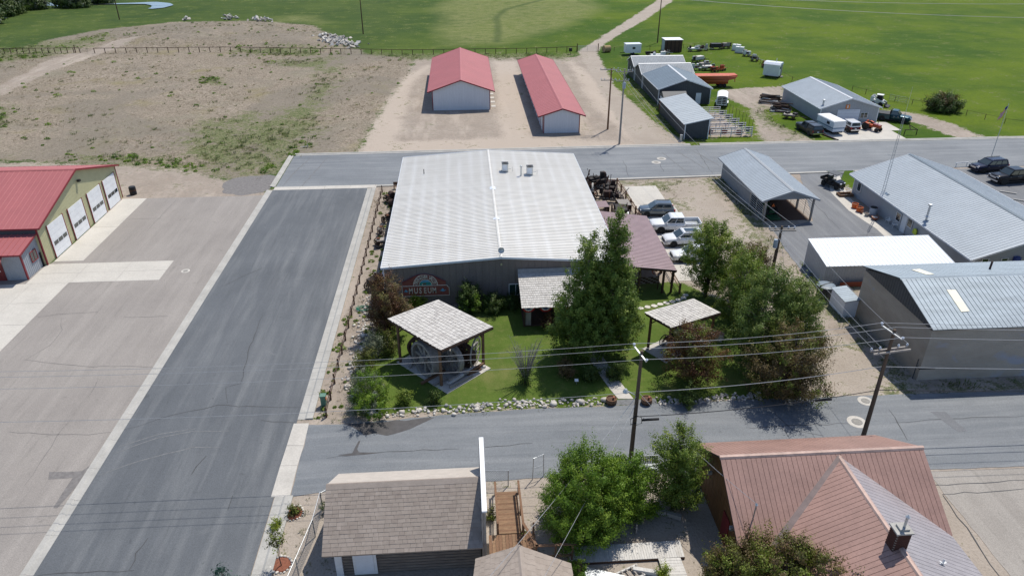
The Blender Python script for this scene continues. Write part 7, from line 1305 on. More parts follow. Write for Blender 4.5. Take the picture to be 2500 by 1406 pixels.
# far row of trailers and sheds
t = thing('old_trailer', 'white box camper trailer at the left end of the junk row', 'camper', G(1543, 134), .06); MB().loft([[Vector((x, s * 1.1, z)) for s, z in ((-1, .6), (1, .6), (1, 2.6), (-1, 2.6))] for x in (-1.9, 1.9)]).build('body', 'white_paint', t, local=True); MB().box(-.3, .4, -1.14, -1.1, 1.5, 2.0).build('window', 'glass', t, local=True); MB().box(-2.0, 2.0, -1.15, 1.15, 2.6, 2.7).build('roof', 'white_metal', t, local=True); MB().bar((-1.9, 0, .6), (-3.2, 0, .5), .12, .12).build('tow_bar', 'black', t, local=True)
for s in (-1, 1): wheel(t, 0, s * 1.0, .36)
g = G(1643, 128); t = thing('dark_shed', 'dark brown wooden shed with flat white roof in the junk row', 'shed', (g.x, g.y + 2, 0)); MB().box(g.x - 2.2, g.x + 2.2, g.y, g.y + 3.4, 0, 2.9).build('box', 'rust_dark', t)
for k in range(13): xx = g.x - 2.2 + k * .34; MB().box(xx + .01, xx + .32, g.y - .04, g.y, .02, 2.88).build('plank', ['wood_dark', 'rust_dark', 'wood_dark'][k % 3], t)
MB().box(g.x - 2.35, g.x + 2.35, g.y - .15, g.y + 3.5, 2.9, 3.0).build('roof', 'white_paint', t); MB().box(g.x - 2.24, g.x - 2.2, g.y + .4, g.y + 3.0, .1, 2.7).build('white_side', 'bluegrey_tank', t)
for k, (a, lab) in enumerate((((1797, 124), 'white caged liquid tank in the fence line, farther one'), ((1805, 130), 'white caged liquid tank in the fence line, nearer one'))):
    g = G(*a); t = thing('tank', lab, 'tank', (g.x, g.y, 0), -.6); MB().loft([[Vector((x, s * a_, z)) for s, a_, z in ((-1, .5, .15), (-1, .6, .4), (-1, .55, 1.5), (1, .55, 1.5), (1, .6, .4), (1, .5, .15))] for x in (-1.0, -.9, .9, 1.0)]).build('shell', 'plastic_white', t, local=True); MB().cyl((0, 0, 1.5), (0, 0, 1.62), .2, n=10).build('cap', 'plastic_white', t, local=True); MB().box(-1.05, 1.05, -.65, .65, .0, .15).build('pallet', 'wood_grey', t, local=True)
# junk: farm machines built from frames, wheels, beams
def machine(label, loc, rz, Lm, Wm, seed, m='iron', wheels=((-.35, .5), (.35, .4)), deck=None, bars=8, hmax=1.3, drum=False, name='farm_implement', cat='implement', wm='rust_dark', group=None, seat=True, blocks=0):
    r = random.Random(seed); t = thing(name, label, cat, loc, rz, group)
    for s in (-1, 1): MB().bar((-Lm / 2, s * Wm * .3, .55), (Lm / 2, s * Wm * .3, .6), .12, .14).build('frame_beam', m, t, local=True)
    for k in range(3): x = -Lm / 2 + (k + .5) * Lm / 3; MB().bar((x, -Wm * .42, .6), (x, Wm * .42, .6), .1, .1).build('cross_beam', m, t, local=True)
    MB().bar((Lm / 2, 0, .6), (Lm / 2 + 1.4, 0, .35), .1, .1).build('drawbar', m, t, local=True)
    for fx, rad in wheels:
        for s in (-1, 1):
            mb = MB().lathe([(rad * .84, -.06), (rad, -.06), (rad, .06), (rad * .84, .06), (rad * .84, -.06)], (fx * Lm, s * Wm * .5, rad), 18, 'Y'); mb.f = [f for f in mb.f if len(f) == 4]; mb.m = [0] * len(mb.f); w_ = mb.build('wheel', wm, t, local=True)
            for k in range(5): a = PI * k / 5; d = Vector((math.cos(a), 0, math.sin(a))); c = Vector((fx * Lm, s * Wm * .5, rad)); MB().bar(c - d * rad * .88, c + d * rad * .88, .04, .04, (0, 1, 0)).build('spoke', wm, w_, local=True)
        MB().cyl((fx * Lm, -Wm * .5, rad), (fx * Lm, Wm * .5, rad), .05, n=6).build('axle', m, t, local=True)
    if deck: MB().box(-Lm * .4, Lm * .3, -Wm * .4, Wm * .4, .68, .68 + deck[1]).build('deck', deck[0], t, local=True)
    for k in range(bars):
        p = Vector((r.uniform(-.45, .45) * Lm, r.uniform(-.35, .35) * Wm, .6)); q_ = p + Vector((r.uniform(-.3, .3) * Lm, r.uniform(-.2, .2) * Wm, r.uniform(.3, 1) * (hmax - .5))); MB().bar(p, q_, r.uniform(.05, .12), r.uniform(.05, .14)).build('lever', m if k % 3 else 'rust', t, local=True)
    if drum: MB().cyl((-.1 * Lm, -Wm * .35, 1.0), (-.1 * Lm, Wm * .35, 1.0), .4, n=14).build('drum', m, t, local=True)
    for k in range(blocks):
        sx_, sy_, sz_ = r.uniform(.3, 1.1), r.uniform(.25, .7), r.uniform(.25, .9); x_, y_ = r.uniform(-.4, .4) * Lm, r.uniform(-.3, .3) * Wm
        MB().obox((x_, y_, .6 + sz_ / 2 + r.uniform(0, .4) * (hmax - 1)), sx_, sy_, sz_, r.uniform(-.4, .4)).build('casing', m if k % 3 else 'rust_dark', t, local=True)
    if seat: MB().lathe([(.0, .0), (.2, .03), (.24, .1), (.2, .08), (0, .04)], (-.3 * Lm, 0, .95), 10).build('seat', 'rust', t, local=True); MB().bar((-.3 * Lm, 0, .6), (-.3 * Lm, 0, .96), .05, .05).build('seat_post', m, t, local=True)
    return t
machine('old black road grader in the machine row behind the museum, farthest one', (17.6, 91.6, 0), .3, 4.6, 2.0, 1, 'iron', ((-.4, .75), (.38, .6)), ('iron', .5), 7, 2.6, True, blocks=7)
machine('black machine with tall levers beside the fence behind the museum', (19.0, 88.6, 0), 1.3, 3.6, 1.8, 2, 'iron', ((-.3, .7), (.35, .5)), None, 8, 2.6, True, blocks=7)
machine('long black beam machine in the middle of the row behind the museum', (18.0, 86.0, 0), -.35, 4.6, 1.7, 3, 'iron', ((-.38, .62), (.4, .45)), None, 8, 2.0, False, blocks=6)
machine('black wheeled thresher frame nearest the mauve shelter', (18.9, 80.8, 0), 1.45, 3.8, 1.9, 4, 'iron', ((-.35, .8), (.35, .6)), ('iron', .7), 7, 2.0, True, blocks=6)
machine('low dark rake machine against the museum side wall', (16.4, 79.2, 0), 1.2, 3.2, 1.5, 5, 'rust_dark', ((-.3, .55), (.3, .5)), None, 6, 1.4, blocks=4)
machine('black wagon gear half hidden by the museum eave', (16.4, 90.3, 0), .8, 3.4, 1.6, 8, 'iron', ((-.4, .85), (.4, .7)), ('wood_dark', .3), 5, 1.6, blocks=4)
spoked('machine_wheel', 'white rimmed wheel standing by the mauve shelter roof', (19.3, 78.6, .85), .8, .22, math.radians(75), 'plastic_white', 8, .12, .16, .06); spoked('machine_wheel', 'pale rimmed machine wheel at the far left of the machine row', (16.6, 88.0, 1.0), .9, .2, math.radians(80), 'concrete_grey', 8, .12, .16, .06)
spoked('hanging_wheel', 'orange spoked wheel hung under the mauve lean-to', (18.9, 63.2, 1.7), .42, .08, 0, 'orange_paint', 8, .06, .05, .03)
for k, (x, y, lab) in enumerate(((17.0, 83.2, 'slatted mauve wooden crate wagon left of the machine row'), (19.9, 83.6, 'slatted mauve wooden platform right of the machine row'))):
    t = thing('slat_platform', lab, 'platform', (x, y, 0), .05)
    for j in range(6): MB().box(-.75, .75, -1.0 + j * .34, -.72 + j * .34, .85, .92).build('slat', 'mauve_roof' if k == 0 else 'wood_grey', t, local=True)
    for s in (-1, 1): MB().box(s * .7 - .06, s * .7 + .06, -1.0, 1.0, .0, .85).build('side', 'rust_dark', t, local=True)
# relics left of the museum in the strip
for k, (a, rz, Lm, lab, sd) in enumerate((((945, 492), .5, 2.4, 'rusty relic with a round boiler at the far end of the museum strip', 11), ((940, 540), 1.2, 2.0, 'small iron machine by the museum fence under the eave', 12), ((938, 572), 0.1, 2.2, 'pale axle relic by the museum fence', 13), ((935, 600), .2, 2.2, 'wheeled relic close to the front half of the museum strip', 14), ((925, 700), 1.0, 2.4, 'black wheeled relic beside the red leaved bush', 15))):
    g = G(*a); machine(lab, (-9.4, g.y, 0), rz, Lm, 1.1, sd, ['rust_dark', 'iron', 'wood_grey', 'iron', 'iron'][k], ((-.35, .42), (.35, .34)), [('rust_dark', .3), None, None, ('wood_grey', .2), ('iron', .5)][k], 6, 1.3, k == 0)
t = thing('barrel_relic', 'hollow rusty half barrel lying in the museum strip', 'barrel', (-9.3, 86.6, .35)); mb = MB().lathe([(.45, -.6), (.5, 0), (.45, .6), (.4, .6), (.45, 0), (.4, -.6), (.45, -.6)], (-9.3, 86.6, .45), 16, 'X'); mb.f = [f for f in mb.f if len(f) == 4]; mb.m = [0] * len(mb.f); mb.build('shell', 'rust_dark', t)
t = thing('stone_block', 'pale square stone block in the museum strip', 'stone', (-9.6, 65.8, 0)); MB().box(-10.0, -9.3, 65.4, 66.2, 0, .7).build('block', 'hay', t); MB().box(-9.95, -9.35, 65.45, 66.15, .7, .74).build('top', 'rock', t)
MB().box(-9.0, -8.9, 66, 69.5, .0, .5).build('white_board', 'trim_white', None, 'white board leaning along the museum wall strip', 'board')
# junk yard behind the barns
J = [((1560, 150), .1, 5.0, 'grey flat hay trailer in front of the white camper', 'wood_grey', ('wood_grey', .25)), ((1590, 138), .0, 3.6, 'pile of dark machine parts right of the white camper', 'iron', None), ((1604, 143), .1, 5.2, 'white flat trailer behind the farthest barn', 'plastic_white', ('plastic_white', .3)), ((1625, 136), .5, 2.6, 'heap of pale machine parts next to the dark shed', 'steel', None),
     ((1695, 126), .0, 4.5, 'low machine with white parts right of the dark shed', 'steel', ('white_paint', .2)), ((1716, 124), .05, 3.5, 'purple grey swather in the junk row', 'steel', None), ((1748, 121), .0, 4.6, 'long dark wire bale feeder in the junk row', 'iron', ('tarp_black', .8)), ((1772, 119), .0, 3.0, 'dark stacked crates at the right end of the junk row', 'iron', ('wood_grey', .7)),
     ((1705, 152), .4, 4.6, 'wagon stacked with pale boards in the grass', 'iron', ('wood_white', .7)), ((1720, 165), .3, 4.0, 'flat grey trailer with pale panels in the grass', 'steel', ('wood_grey', .4)), ((1728, 172), .1, 4.2, 'green grey flat wagon next to the orange parts', 'green_paint', ('wood_white', .35)), ((1700, 172), -.3, 3.0, 'white tubes and frames in the grass', 'plastic_white', None),
     ((1745, 176), .2, 1.8, 'orange machine parts in the grass, left heap', 'orange_paint', None), ((1762, 173), .6, 1.6, 'orange machine parts in the grass, right heap', 'orange_paint', None), ((1822, 138), -.6, 2.2, 'white washing machine frame at the right fence', 'plastic_white', ('plastic_white', .5)), ((1842, 150), -.6, 2.4, 'grey tangled frames at the right fence', 'steel', None), ((1868, 165), -.6, 2.2, 'red implement beside the sheep wagon', 'red_paint', None),
     ((1740, 320), .1, 2.2, 'red stacked chairs beside the pole shed', 'red_paint', ('red_paint', .3))]
for k, (a, rz, Lm, lab, m, dk) in enumerate(J):
    if k == 17: continue
    machine(lab, G(*a), rz, Lm * .8, 1.6 if Lm > 3 else 1.2, 60 + k, m, ((-.3, .28), (.3, .28)), dk, 16 if not dk else 9, 1.3 if not dk else 1.3, False, 'junk_implement', 'implement', seat=False, blocks=4)
# log piles by the workshop
def logpile(label, a, n, Lg, rz, seed, w_=2.0, h=1.1):
    r = random.Random(seed); g = G(*a); t = thing('wood_pile', label, 'wood pile', g, rz); ms = [MB().cyl((-.5, 0, 0), (.5, 0, 0), .09, .07, 7).mesh('log', m) for m in ('wood_grey', 'rust_dark', 'wood_dark', 'wood_white')]
    for k in range(n):
        y = r.uniform(-w_ / 2, w_ / 2); z = .1 + r.random() * h * (1 - abs(y) / (w_ / 2)); ob = bpy.data.objects.new('log', r.choice(ms)); COL.objects.link(ob); ob.parent = t; ob.location = (r.uniform(-.3, .3), y, z); ob.rotation_euler = (0, r.uniform(-.12, .12), r.uniform(-.25, .25)); s = r.uniform(.8, 1.6); ob.scale = (Lg * r.uniform(.7, 1.1), s, s)
logpile('dark pile of poles in the dirt left of the workshop, farther one', (1880, 252), 70, 3.6, -.5, 1, 2.4, 1.5); logpile('dark pile of poles in the dirt left of the workshop, nearer one', (1905, 272), 70, 3.2, -.4, 2, 2.0, 1.4)
g = G(1928, 290); machine('rusty flat trailer with tyres left of the dark grey pickup', (g.x, g.y, 0), -.5, 2.8, 1.6, 90, 'iron', ((-.2, .35), (.2, .35)), ('wood_grey', .15), 3, 1.0, seat=False, name='flat_trailer', cat='trailer')
for k, (dx, dy) in enumerate(((-.3, .6), (.7, -.3))): t = thing('tyre', ['old tyre on the rusty flat trailer, farther one', 'old tyre on the rusty flat trailer, nearer one'][k], 'tyre', (g.x + dx, g.y + dy, .85)); mb = MB().lathe([(.24, 0), (.44, .0), (.47, .13), (.44, .26), (.24, .26), (.24, 0)], (g.x + dx, g.y + dy, .84), 16); mb.f = [f for f in mb.f if len(f) == 4]; mb.m = [0] * len(mb.f); mb.build('tread', 'rubber', t); MB().lathe([(.24, .05), (.24, .2), (.1, .2)], (g.x + dx, g.y + dy, .84), 12).build('rim', 'steel', t)
t = thing('saw_horse', 'dark red metal stand in the grass beside the workshop drive', 'stand', G(2222, 330)); g = G(2222, 330)
for a, b in (((-1.1, 0, 0), (-1.05, 0, .9)), ((1.1, .1, 0), (1.05, .1, .9)), ((-1.15, 0, .9), (1.15, .1, .9)), ((-.2, 0, .9), (-.15, .6, 1.5)), ((-.15, .6, 1.5), (1.0, .1, .9))): MB().bar(g + Vector(a), g + Vector(b), .1, .1).build('bar', 'rust_dark', t)
# pipe pens beside the pole shed
for k in range(6):
    y = 113.0 + k * 2.55; x1 = 47.4 - .0 * k
    gate_panel('pen_fence', 'white pipe pen panel beside the pole shed, %s' % ['nearest the far road', 'second from the far road', 'third from the far road', 'fourth from the far road', 'fifth from the far road', 'closest to the stock trailer'][k], (40.4, y, 0), (x1 - k * .25, y + .1, 0), 1.55, 4, 'pipe_white', 'pipe pen panels', r=.06, z0=.45)
    if k < 5:
        t = thing('pen_gate', 'thin dark gate hoop at the outer end of the pen row, %s' % ['nearest the far road', 'second', 'third', 'fourth', 'farthest'][k], 'gate', (x1 - k * .25, y + 1, 0), 0, 'pen gates'); MB().tube([(x1 - k * .25, y + .35, 0), (x1 - k * .25, y + .35, 2.9), (x1 - k * .25 - .1, y + 1.6, 2.9), (x1 - k * .25 - .1, y + 1.6, 0)], .03).build('hoop', 'rust_dark', t)
        for z in (.4, .9, 1.4): MB().cyl((x1 - k * .25, y + .35, z), (x1 - k * .25 - .1, y + 1.6, z), .025, n=6).build('rail', 'rust_dark', t)
        t = thing('feed_tub', 'dark teal feed tub hung at the outer end of the pens, %s' % ['nearest the far road', 'second', 'third', 'fourth', 'farthest'][k], 'feed tub', (x1 - .6 - k * .25, y + .35, .5), 0, 'feed tubs'); cx2 = x1 - .6 - k * .25; MB().lathe([(.3, .75), (.4, 1.3), (.36, 1.3), (.28, .8), (0, .8)], (cx2, y + .55, 0), 12).build('tub', 'car_teal', t); MB().bar((cx2 - .4, y + .2, 1.25), (cx2 + .4, y + .2, 1.25), .05, .05).build('hanger', 'steel', t)
for k in range(3):
    t = thing('red_feeder', ['dark red feeder inside the pens, left one', 'dark red feeder inside the pens, middle one', 'dark red feeder inside the pens by the outer gate'][k], 'feeder', (41.0 + k * 2.2, 115.0 - .6 * (k == 2), 0)); x, y = 41.0 + k * 2.4, 115.0 - .6 * (k == 2); MB().lathe([(.5, .1), (.55, .5), (.5, .55), (.45, .2), (0, .2)], (x, y, 0), 14).build('pan', 'red_paint', t)
    for j in range(8): a = j * .785; MB().cyl((x + .5 * math.cos(a), y + .5 * math.sin(a), .5), (x + .4 * math.cos(a), y + .4 * math.sin(a), 1.2), .025, n=5).build('hay_bar', 'red_paint', t)
# shed with dark shingle roof tucked between
t = thing('small_shed', 'small white shed with dark shingle roof between slate barn and pole shed', 'shed', (39.0, 131.2, 0)); MB().box(36.9, 41.0, 129.6, 132.8, 0, 2.3).build('box', 'white_metal', t); MB().ext([(36.7, 129.4, 2.25), (36.7, 131.2, 3.2), (36.7, 133.0, 2.25)], (4.5, 0, 0)).build('roof', 'shingle_dark' if 0 else 'slate_wall', t)
MB().box(36.2, 36.3, 128.6, 130.6, 0, 1.6).build('red_gate', 'rust', None, 'rust coloured panel gate behind the pole shed', 'gate')
# ------------------------------------------------------------------ vegetation
def leaf_mesh(name, C, size, seed, m, tone, flat=.35, aspect=.62, out=None):
    """many small leaf faces: C centres (n,3), size (n,), tone (n,)"""
    r = np.random.default_rng(seed); n = len(C); nr = r.normal(size=(n, 3)) * .55
    nr = nr + out if out is not None else nr * 1.8
    nr[:, 2] = (np.abs(nr[:, 2]) if out is None else nr[:, 2]) + flat; nr /= np.linalg.norm(nr, axis=1)[:, None]
    a = np.cross(nr, r.normal(size=(n, 3))); a /= np.linalg.norm(a, axis=1)[:, None]; b = np.cross(nr, a)
    a = a * size[:, None] * .5; b = b * (size * aspect * .5)[:, None]
    V = np.stack([C - a, C + b - a * .1, C + a, C - b - a * .1], 1).reshape(-1, 3); me = bpy.data.meshes.new(name)
    me.vertices.add(4 * n); me.vertices.foreach_set('co', V.reshape(-1).astype('f')); me.loops.add(4 * n); me.loops.foreach_set('vertex_index', np.arange(4 * n, dtype='i'))
    me.polygons.add(n); me.polygons.foreach_set('loop_start', np.arange(0, 4 * n, 4, dtype='i')); me.polygons.foreach_set('loop_total', np.full(n, 4, dtype='i')); me.update()
    at = me.attributes.new('tone', 'FLOAT', 'FACE'); at.data.foreach_set('value', np.clip(tone, 0, 1).astype('f')); me.materials.append(MAT[m]); return me
def tree(name, label, base, h, prof, nl, m, seed=0, lsize=.16, tips=220, clump=.34, bark='bark', trunk_r=.14, crown0=.12, stems=1, lean=(0, 0), cat='tree', up=.55, group=None, squash=(1, 1), m2=None, frac2=0.0, trunk=True, twigs=70, lobe=1.0):
    """prof: list of (t, radius) up the crown"""
    tips = int(tips * 1.0); clump *= .98; lsize *= .86; nl = int(nl * 1.75); r = np.random.default_rng(seed); rr = random.Random(seed); base = Vector(base); t = thing(name, label, cat, base, 0, group)
    ts = np.array([p[0] for p in prof]); rad = np.array([p[1] for p in prof])
    u = r.uniform(0, 1, tips * 6); wgt = np.interp(u, ts, rad) ** 1.6; keep = r.uniform(0, 1, len(u)) < wgt / max(wgt.max(), 1e-6); u = u[keep][:tips]
    n = len(u); ang = r.uniform(0, 2 * np.pi, n); lob = 1 + lobe * .2 * np.sin(2 * ang + seed) + lobe * .16 * np.sin(3 * ang + 5 * u + seed * 2) + lobe * .14 * np.sin(11 * u + 2 * ang + seed)
    q = np.sqrt(r.uniform(.08, 1, n)); R = np.interp(u, ts, rad) * lob * q
    z0 = h * crown0; tipz = z0 + (h - z0) * u + r.normal(0, .12, n)
    T = np.stack([R * np.cos(ang) * squash[0] + lean[0] * u, R * np.sin(ang) * squash[1] + lean[1] * u, tipz], 1)
    rep = np.full(n, nl // n); w = rep.sum(); idx = np.repeat(np.arange(n), rep)
    D = np.stack([np.cos(ang) * q * .8, np.sin(ang) * q * .8, np.full(n, .25 + up * .55)], 1) + r.normal(0, .3, (n, 3)); D /= np.linalg.norm(D, axis=1)[:, None]
    sl_ = r.uniform(1.1, 2.4, n) * clump; sv = r.normal(0, 1, w); thin = clump * (.62 - .16 * np.clip(sv, -1, 1.8))
    off = r.normal(0, 1, (w, 3)) * thin[:, None] + D[idx] * (sv * sl_[idx] * .75)[:, None]; C = T[idx] + off
    O = off / clump * .8 + .35 * np.stack([np.cos(ang), np.sin(ang), np.zeros(n)], 1)[idx]
    ct = r.normal(.42, .24, n)[idx]; depth = q[idx]; tone = ct + r.normal(0, .16, w)
    size = lsize * r.uniform(.6, 1.35, w); ok = C[:, 2] > .05
    C, size, tone, O = C[ok], size[ok], tone[ok], O[ok]; k2 = int(len(C) * frac2)
    if k2:
        sel = np.zeros(len(C), bool); sel[np.isin(idx[ok], r.choice(n, int(n * frac2), replace=False))] = True
        me = leaf_mesh('crown', C[sel], size[sel], seed + 3, m2, tone[sel], out=O[sel]); ob = bpy.data.objects.new('crown', me); COL.objects.link(ob); ob.parent = t; C, size, tone, O = C[~sel], size[~sel], tone[~sel], O[~sel]
    me = leaf_mesh('crown', C, size, seed + 1, m, tone, out=O); ob = bpy.data.objects.new('crown', me); COL.objects.link(ob); ob.parent = t
    if trunk:
        mb = MB(); hh = h * .86
        for s in range(stems):
            a = 6.28 * s / max(stems, 1) + seed; sp_ = 0 if stems == 1 else .3 * rad.max()
            P = [Vector((math.cos(a) * .12 * (stems > 1), math.sin(a) * .12 * (stems > 1), -.1))]
            for k in range(1, 7): v = k / 6; P.append(Vector((math.cos(a) * sp_ * v + lean[0] * v + rr.uniform(-.06, .06), math.sin(a) * sp_ * v + lean[1] * v + rr.uniform(-.06, .06), hh * v)))
            mb.tube(P, [trunk_r * (1 - .8 * k / 6) / (1 if stems == 1 else 1.5) for k in range(7)], 7)
        mb.build('trunk', bark, t, local=True)
        mb = MB(); ids = list(range(n)); rr.shuffle(ids)
        for i in ids[:twigs]:
            e = Vector(T[i]); z = max(.15 * h, e.z - .55 * math.hypot(e.x, e.y) - .2); v = min(1, z / hh); s0 = Vector((lean[0] * v, lean[1] * v, z)); mid = s0.lerp(e, .5) + Vector((0, 0, -.06 * (e - s0).length)); mb.tube([s0, mid, e], [trunk_r * .35, trunk_r * .22, .012], 4)
        mb.build('limbs', bark, t, local=True)
    return t
def bt(bx, by, top): g = G(bx, by); return g, Zat(g, top)
PO = [(0, .7), (.08, .95), (.2, 1.0), (.35, .9), (.5, .72), (.65, .52), (.8, .36), (.92, .22), (1, .06)]
def sc(p, k): return [(a, b * k) for a, b in p]
g, h = bt(1472, 868, 512); tree('poplar_tree', 'tallest narrow green poplar in front of the museum, right of the pair', g, h, sc(PO, 2.6), 34000, 'leaf_poplar', 1, .17, 520, .26, crown0=.08, lean=(.5, 0), trunk_r=.2, lobe=.45, up=.9)
g, h = bt(1418, 868, 560); tree('poplar_tree', 'tall green poplar in front of the porch, left of the pair', g, h, sc(PO, 2.75), 32000, 'leaf_poplar', 2, .17, 480, .26, crown0=.07, lean=(.3, .1), trunk_r=.18, lobe=.45, up=.9)
UP = [(0, .5), (.15, .75), (.4, .95), (.65, 1), (.85, .8), (1, .45)]
g, h = bt(1722, 722, 548); tree('willow_bush', 'tall upright green bush beside the mauve shelter and parked cars', g, h, sc(UP, 2.5), 20000, 'leaf_willow', 3, .16, 300, .26, stems=5, crown0=.1, up=1.2, bark='bark_dark', trunk_r=.12)
g, h = bt(1820, 735, 600); tree('plum_bush', 'reddish leaved bush behind the aspens near the leaning pole', g, h, sc(UP, 2.0), 11000, 'leaf_plum', 4, .15, 200, .28, stems=4, m2='leaf_willow', frac2=.25, bark='bark_dark')
RO = [(0, .8), (.15, .95), (.4, 1.0), (.7, .82), (.9, .5), (1, .2)]
g, h = bt(1800, 790, 615); tree('aspen_tree', 'green aspen right behind the small pavilion', g, h, sc(RO, 2.2), 16000, 'leaf_willow', 5, .15, 240, .28, crown0=.08)
g, h = bt(1850, 885, 655); tree('aspen_tree', 'broad green aspen in front of the leaning pole', g, h, sc(RO, 2.9), 24000, 'leaf_aspen', 6, .16, 360, .3, crown0=.1, stems=3)
g, h = bt(1925, 870, 680); tree('aspen_tree', 'green aspen hanging over the gravel lane', g, h, sc(RO, 2.1), 15000, 'leaf_aspen', 7, .16, 240, .28, crown0=.12)
g, h = bt(1915, 968, 795); tree('crabapple_tree', 'dark reddish crabapple at the corner of the gravel lane', g, h, sc(RO, 2.75), 20000, 'leaf_plum', 8, .15, 300, .3, crown0=.06, m2='leaf_mixed', frac2=.35, bark='bark_dark')
g, h = bt(1685, 935, 790); tree('crabapple_tree', 'dark red plum tree in front of the small pavilion', g, h, sc(RO, 2.1), 13000, 'leaf_red', 9, .14, 220, .28, crown0=.14, m2='leaf_mixed', frac2=.3, bark='bark_dark')
g, h = bt(952, 815, 672); tree('plum_bush', 'red leaved bush at the left front corner of the museum', g, h, sc(RO, 1.95), 14000, 'leaf_red', 10, .14, 230, .27, crown0=.12, m2='leaf_plum', frac2=.35, bark='bark_dark')
g, h = bt(1147, 757, 690); tree('lilac_shrub', 'tall dark green shrub against the museum front wall', g, h, sc(RO, 1.2), 6500, 'leaf_dark', 11, .14, 120, .22, crown0=.03, stems=3, m2='leaf_bright', frac2=.2, cat='shrub')
for k, (a, top, rd, lab, m) in enumerate((((1203, 757), 716, 1.2, 'low dark shrub right of the tall one on the museum front', 'leaf_dark'), ((1245, 752), 722, .9, 'low dark shrub under the museum window', 'leaf_dark'), ((1018, 748), 722, .8, 'yellow green shrub below the museum sign', 'leaf_lime'), ((890, 905), 850, .85, 'grey green bush by the rock bed, farther one', 'leaf_mixed'), ((912, 870), 815, .8, 'sage coloured bush below the red leaved bush', 'leaf_sage'), ((948, 865), 812, .6, 'small round bush beside the large pavilion post', 'leaf_mixed'),
     ((905, 1000), 905, 1.75, 'large green bush at the street corner of the garden', 'leaf_bright'), ((885, 960), 900, .8, 'silvery bush at the back of the street corner bush', 'leaf_sage'), ((988, 985), 950, .45, 'tiny shrub on the lawn in the pavilion shade', 'leaf_willow'), ((1060, 985), 955, .4, 'tiny shrub on the lawn at the pavilion slab corner', 'leaf_dark'), ((1440, 925), 890, .7, 'low shrub on the left side of the garden walk', 'leaf_dark'), ((1500, 925), 885, .7, 'low shrub on the right side of the garden walk', 'leaf_dark'), ((1380, 915), 880, .7, 'small shrub in the tree shade left of the walk', 'leaf_plum'), ((1675, 985), 935, .8, 'dark shrub under the red plum tree', 'leaf_dark'), ((1340, 800), 770, .7, 'dark shrub in front of the porch', 'leaf_red'))):
    g, h = bt(*a, top); tree('garden_shrub', lab, g, max(h, .5), sc(RO, rd), int(2600 * rd * rd + 900), m, 30 + k, .12, int(40 * rd + 25), .2, crown0=.02, stems=3, trunk_r=.05, cat='shrub', twigs=15, m2='leaf_sage' if k == 6 else None, frac2=.25 if k == 6 else 0)
# bare shrub
g, h = bt(1282, 935, 822); t = thing('bare_shrub', 'bare grey branched shrub with a leafy base on the lawn', 'shrub', g); rr = random.Random(5); mb = MB()
for k in range(46):
    a = rr.uniform(0, 6.28); v = rr.uniform(.15, 1); e = Vector((math.cos(a) * 1.7 * v, math.sin(a) * 1.5 * v, h * rr.uniform(.6, 1.0))); s0 = Vector((math.cos(a) * .1, math.sin(a) * .1, .5)); mid = s0.lerp(e, .5) + Vector((0, 0, .2)); mb.tube([s0, mid, e], [.035, .02, .006], 4)
    for j in range(5): b0 = mid.lerp(e, rr.uniform(0, .9)); mb.tube([b0, b0 + Vector((rr.uniform(-.4, .4), rr.uniform(-.4, .4), rr.uniform(.1, .5)))], [.012, .004], 3)
mb.build('branches', 'dead_twig', t, local=True); r_ = np.random.default_rng(3); C = np.stack([r_.normal(0, .28, 1500), r_.normal(0, .28, 1500), r_.uniform(.0, 1.7, 1500)], 1); ob = bpy.data.objects.new('leaves', leaf_mesh('leaves', C, .12 * r_.uniform(.6, 1.3, 1500), 3, 'leaf_dark', r_.normal(.5, .2, 1500))); COL.objects.link(ob); ob.parent = t; MB().cyl((0, 0, -.1), (0, 0, .9), .09, .05, 7).build('trunk', 'bark_dark', t, local=True)
# foreground
g, h = bt(1430, 1285, 1068); tree('willow_bush', 'large bright green shrub in the foreground yard', g, h * .84, sc(RO, 2.95), 46000, 'leaf_bright', 50, .12, 560, .24, crown0=.04, stems=4, bark='bark_dark', lobe=.5)
g, h = bt(1525, 1262, 1105); tree('willow_bush', 'smaller bright green shrub joined to the right of the large one', g, h, sc(RO, 1.5), 15000, 'leaf_bright', 51, .13, 180, .24, crown0=.05, stems=3, bark='bark_dark')
g, h = bt(1645, 1235, 1028); tree('willow_bush', 'airy tall green shrub beside the log sided house', g, h * .9, [(0, .9), (.2, 1.6), (.5, 1.5), (.8, 1.35), (1, .6)], 17000, 'leaf_willow', 52, .13, 260, .24, crown0=.05, stems=5, bark='bark_dark', up=1)
c = G(1930, 1385, 3.2); tree('crabapple_tree', 'purple green tree in the near foreground over the brown roof', (c.x, c.y, 0), 4.6, sc(RO, 3.0), 34000, 'leaf_mixed', 53, .13, 420, .24, crown0=.25, m2='leaf_plum', frac2=.35, squash=(1.25, .8), bark='bark_dark')
c = G(1770, 1370, 2.6); tree('crabapple_tree', 'smaller purple green clump left of the near foreground tree', (c.x, c.y, 0), 3.3, sc(RO, 1.05), 8000, 'leaf_mixed', 54, .12, 110, .2, crown0=.15, m2='leaf_plum', frac2=.35, bark='bark_dark')
g, h = bt(688, 1382, 1290); tree('young_tree', 'thin young tree in the stone ring by the chain link fence', g, h, [(0, .25), (.4, .6), (.7, .45), (1, .2)], 420, 'leaf_mixed', 55, .12, 30, .14, crown0=.55, trunk_r=.035, twigs=24, bark='bark_dark')
c = G(532, 1374, 6.6); tree('spruce_tree', 'blue green spruce top at the bottom edge of the side street', (c.x, c.y, 0), 6.7, [(0, 1.9), (.5, 1.1), (.85, .35), (1, .05)], 9000, 'leaf_spruce', 56, .16, 200, .16, crown0=.05, trunk_r=.12)
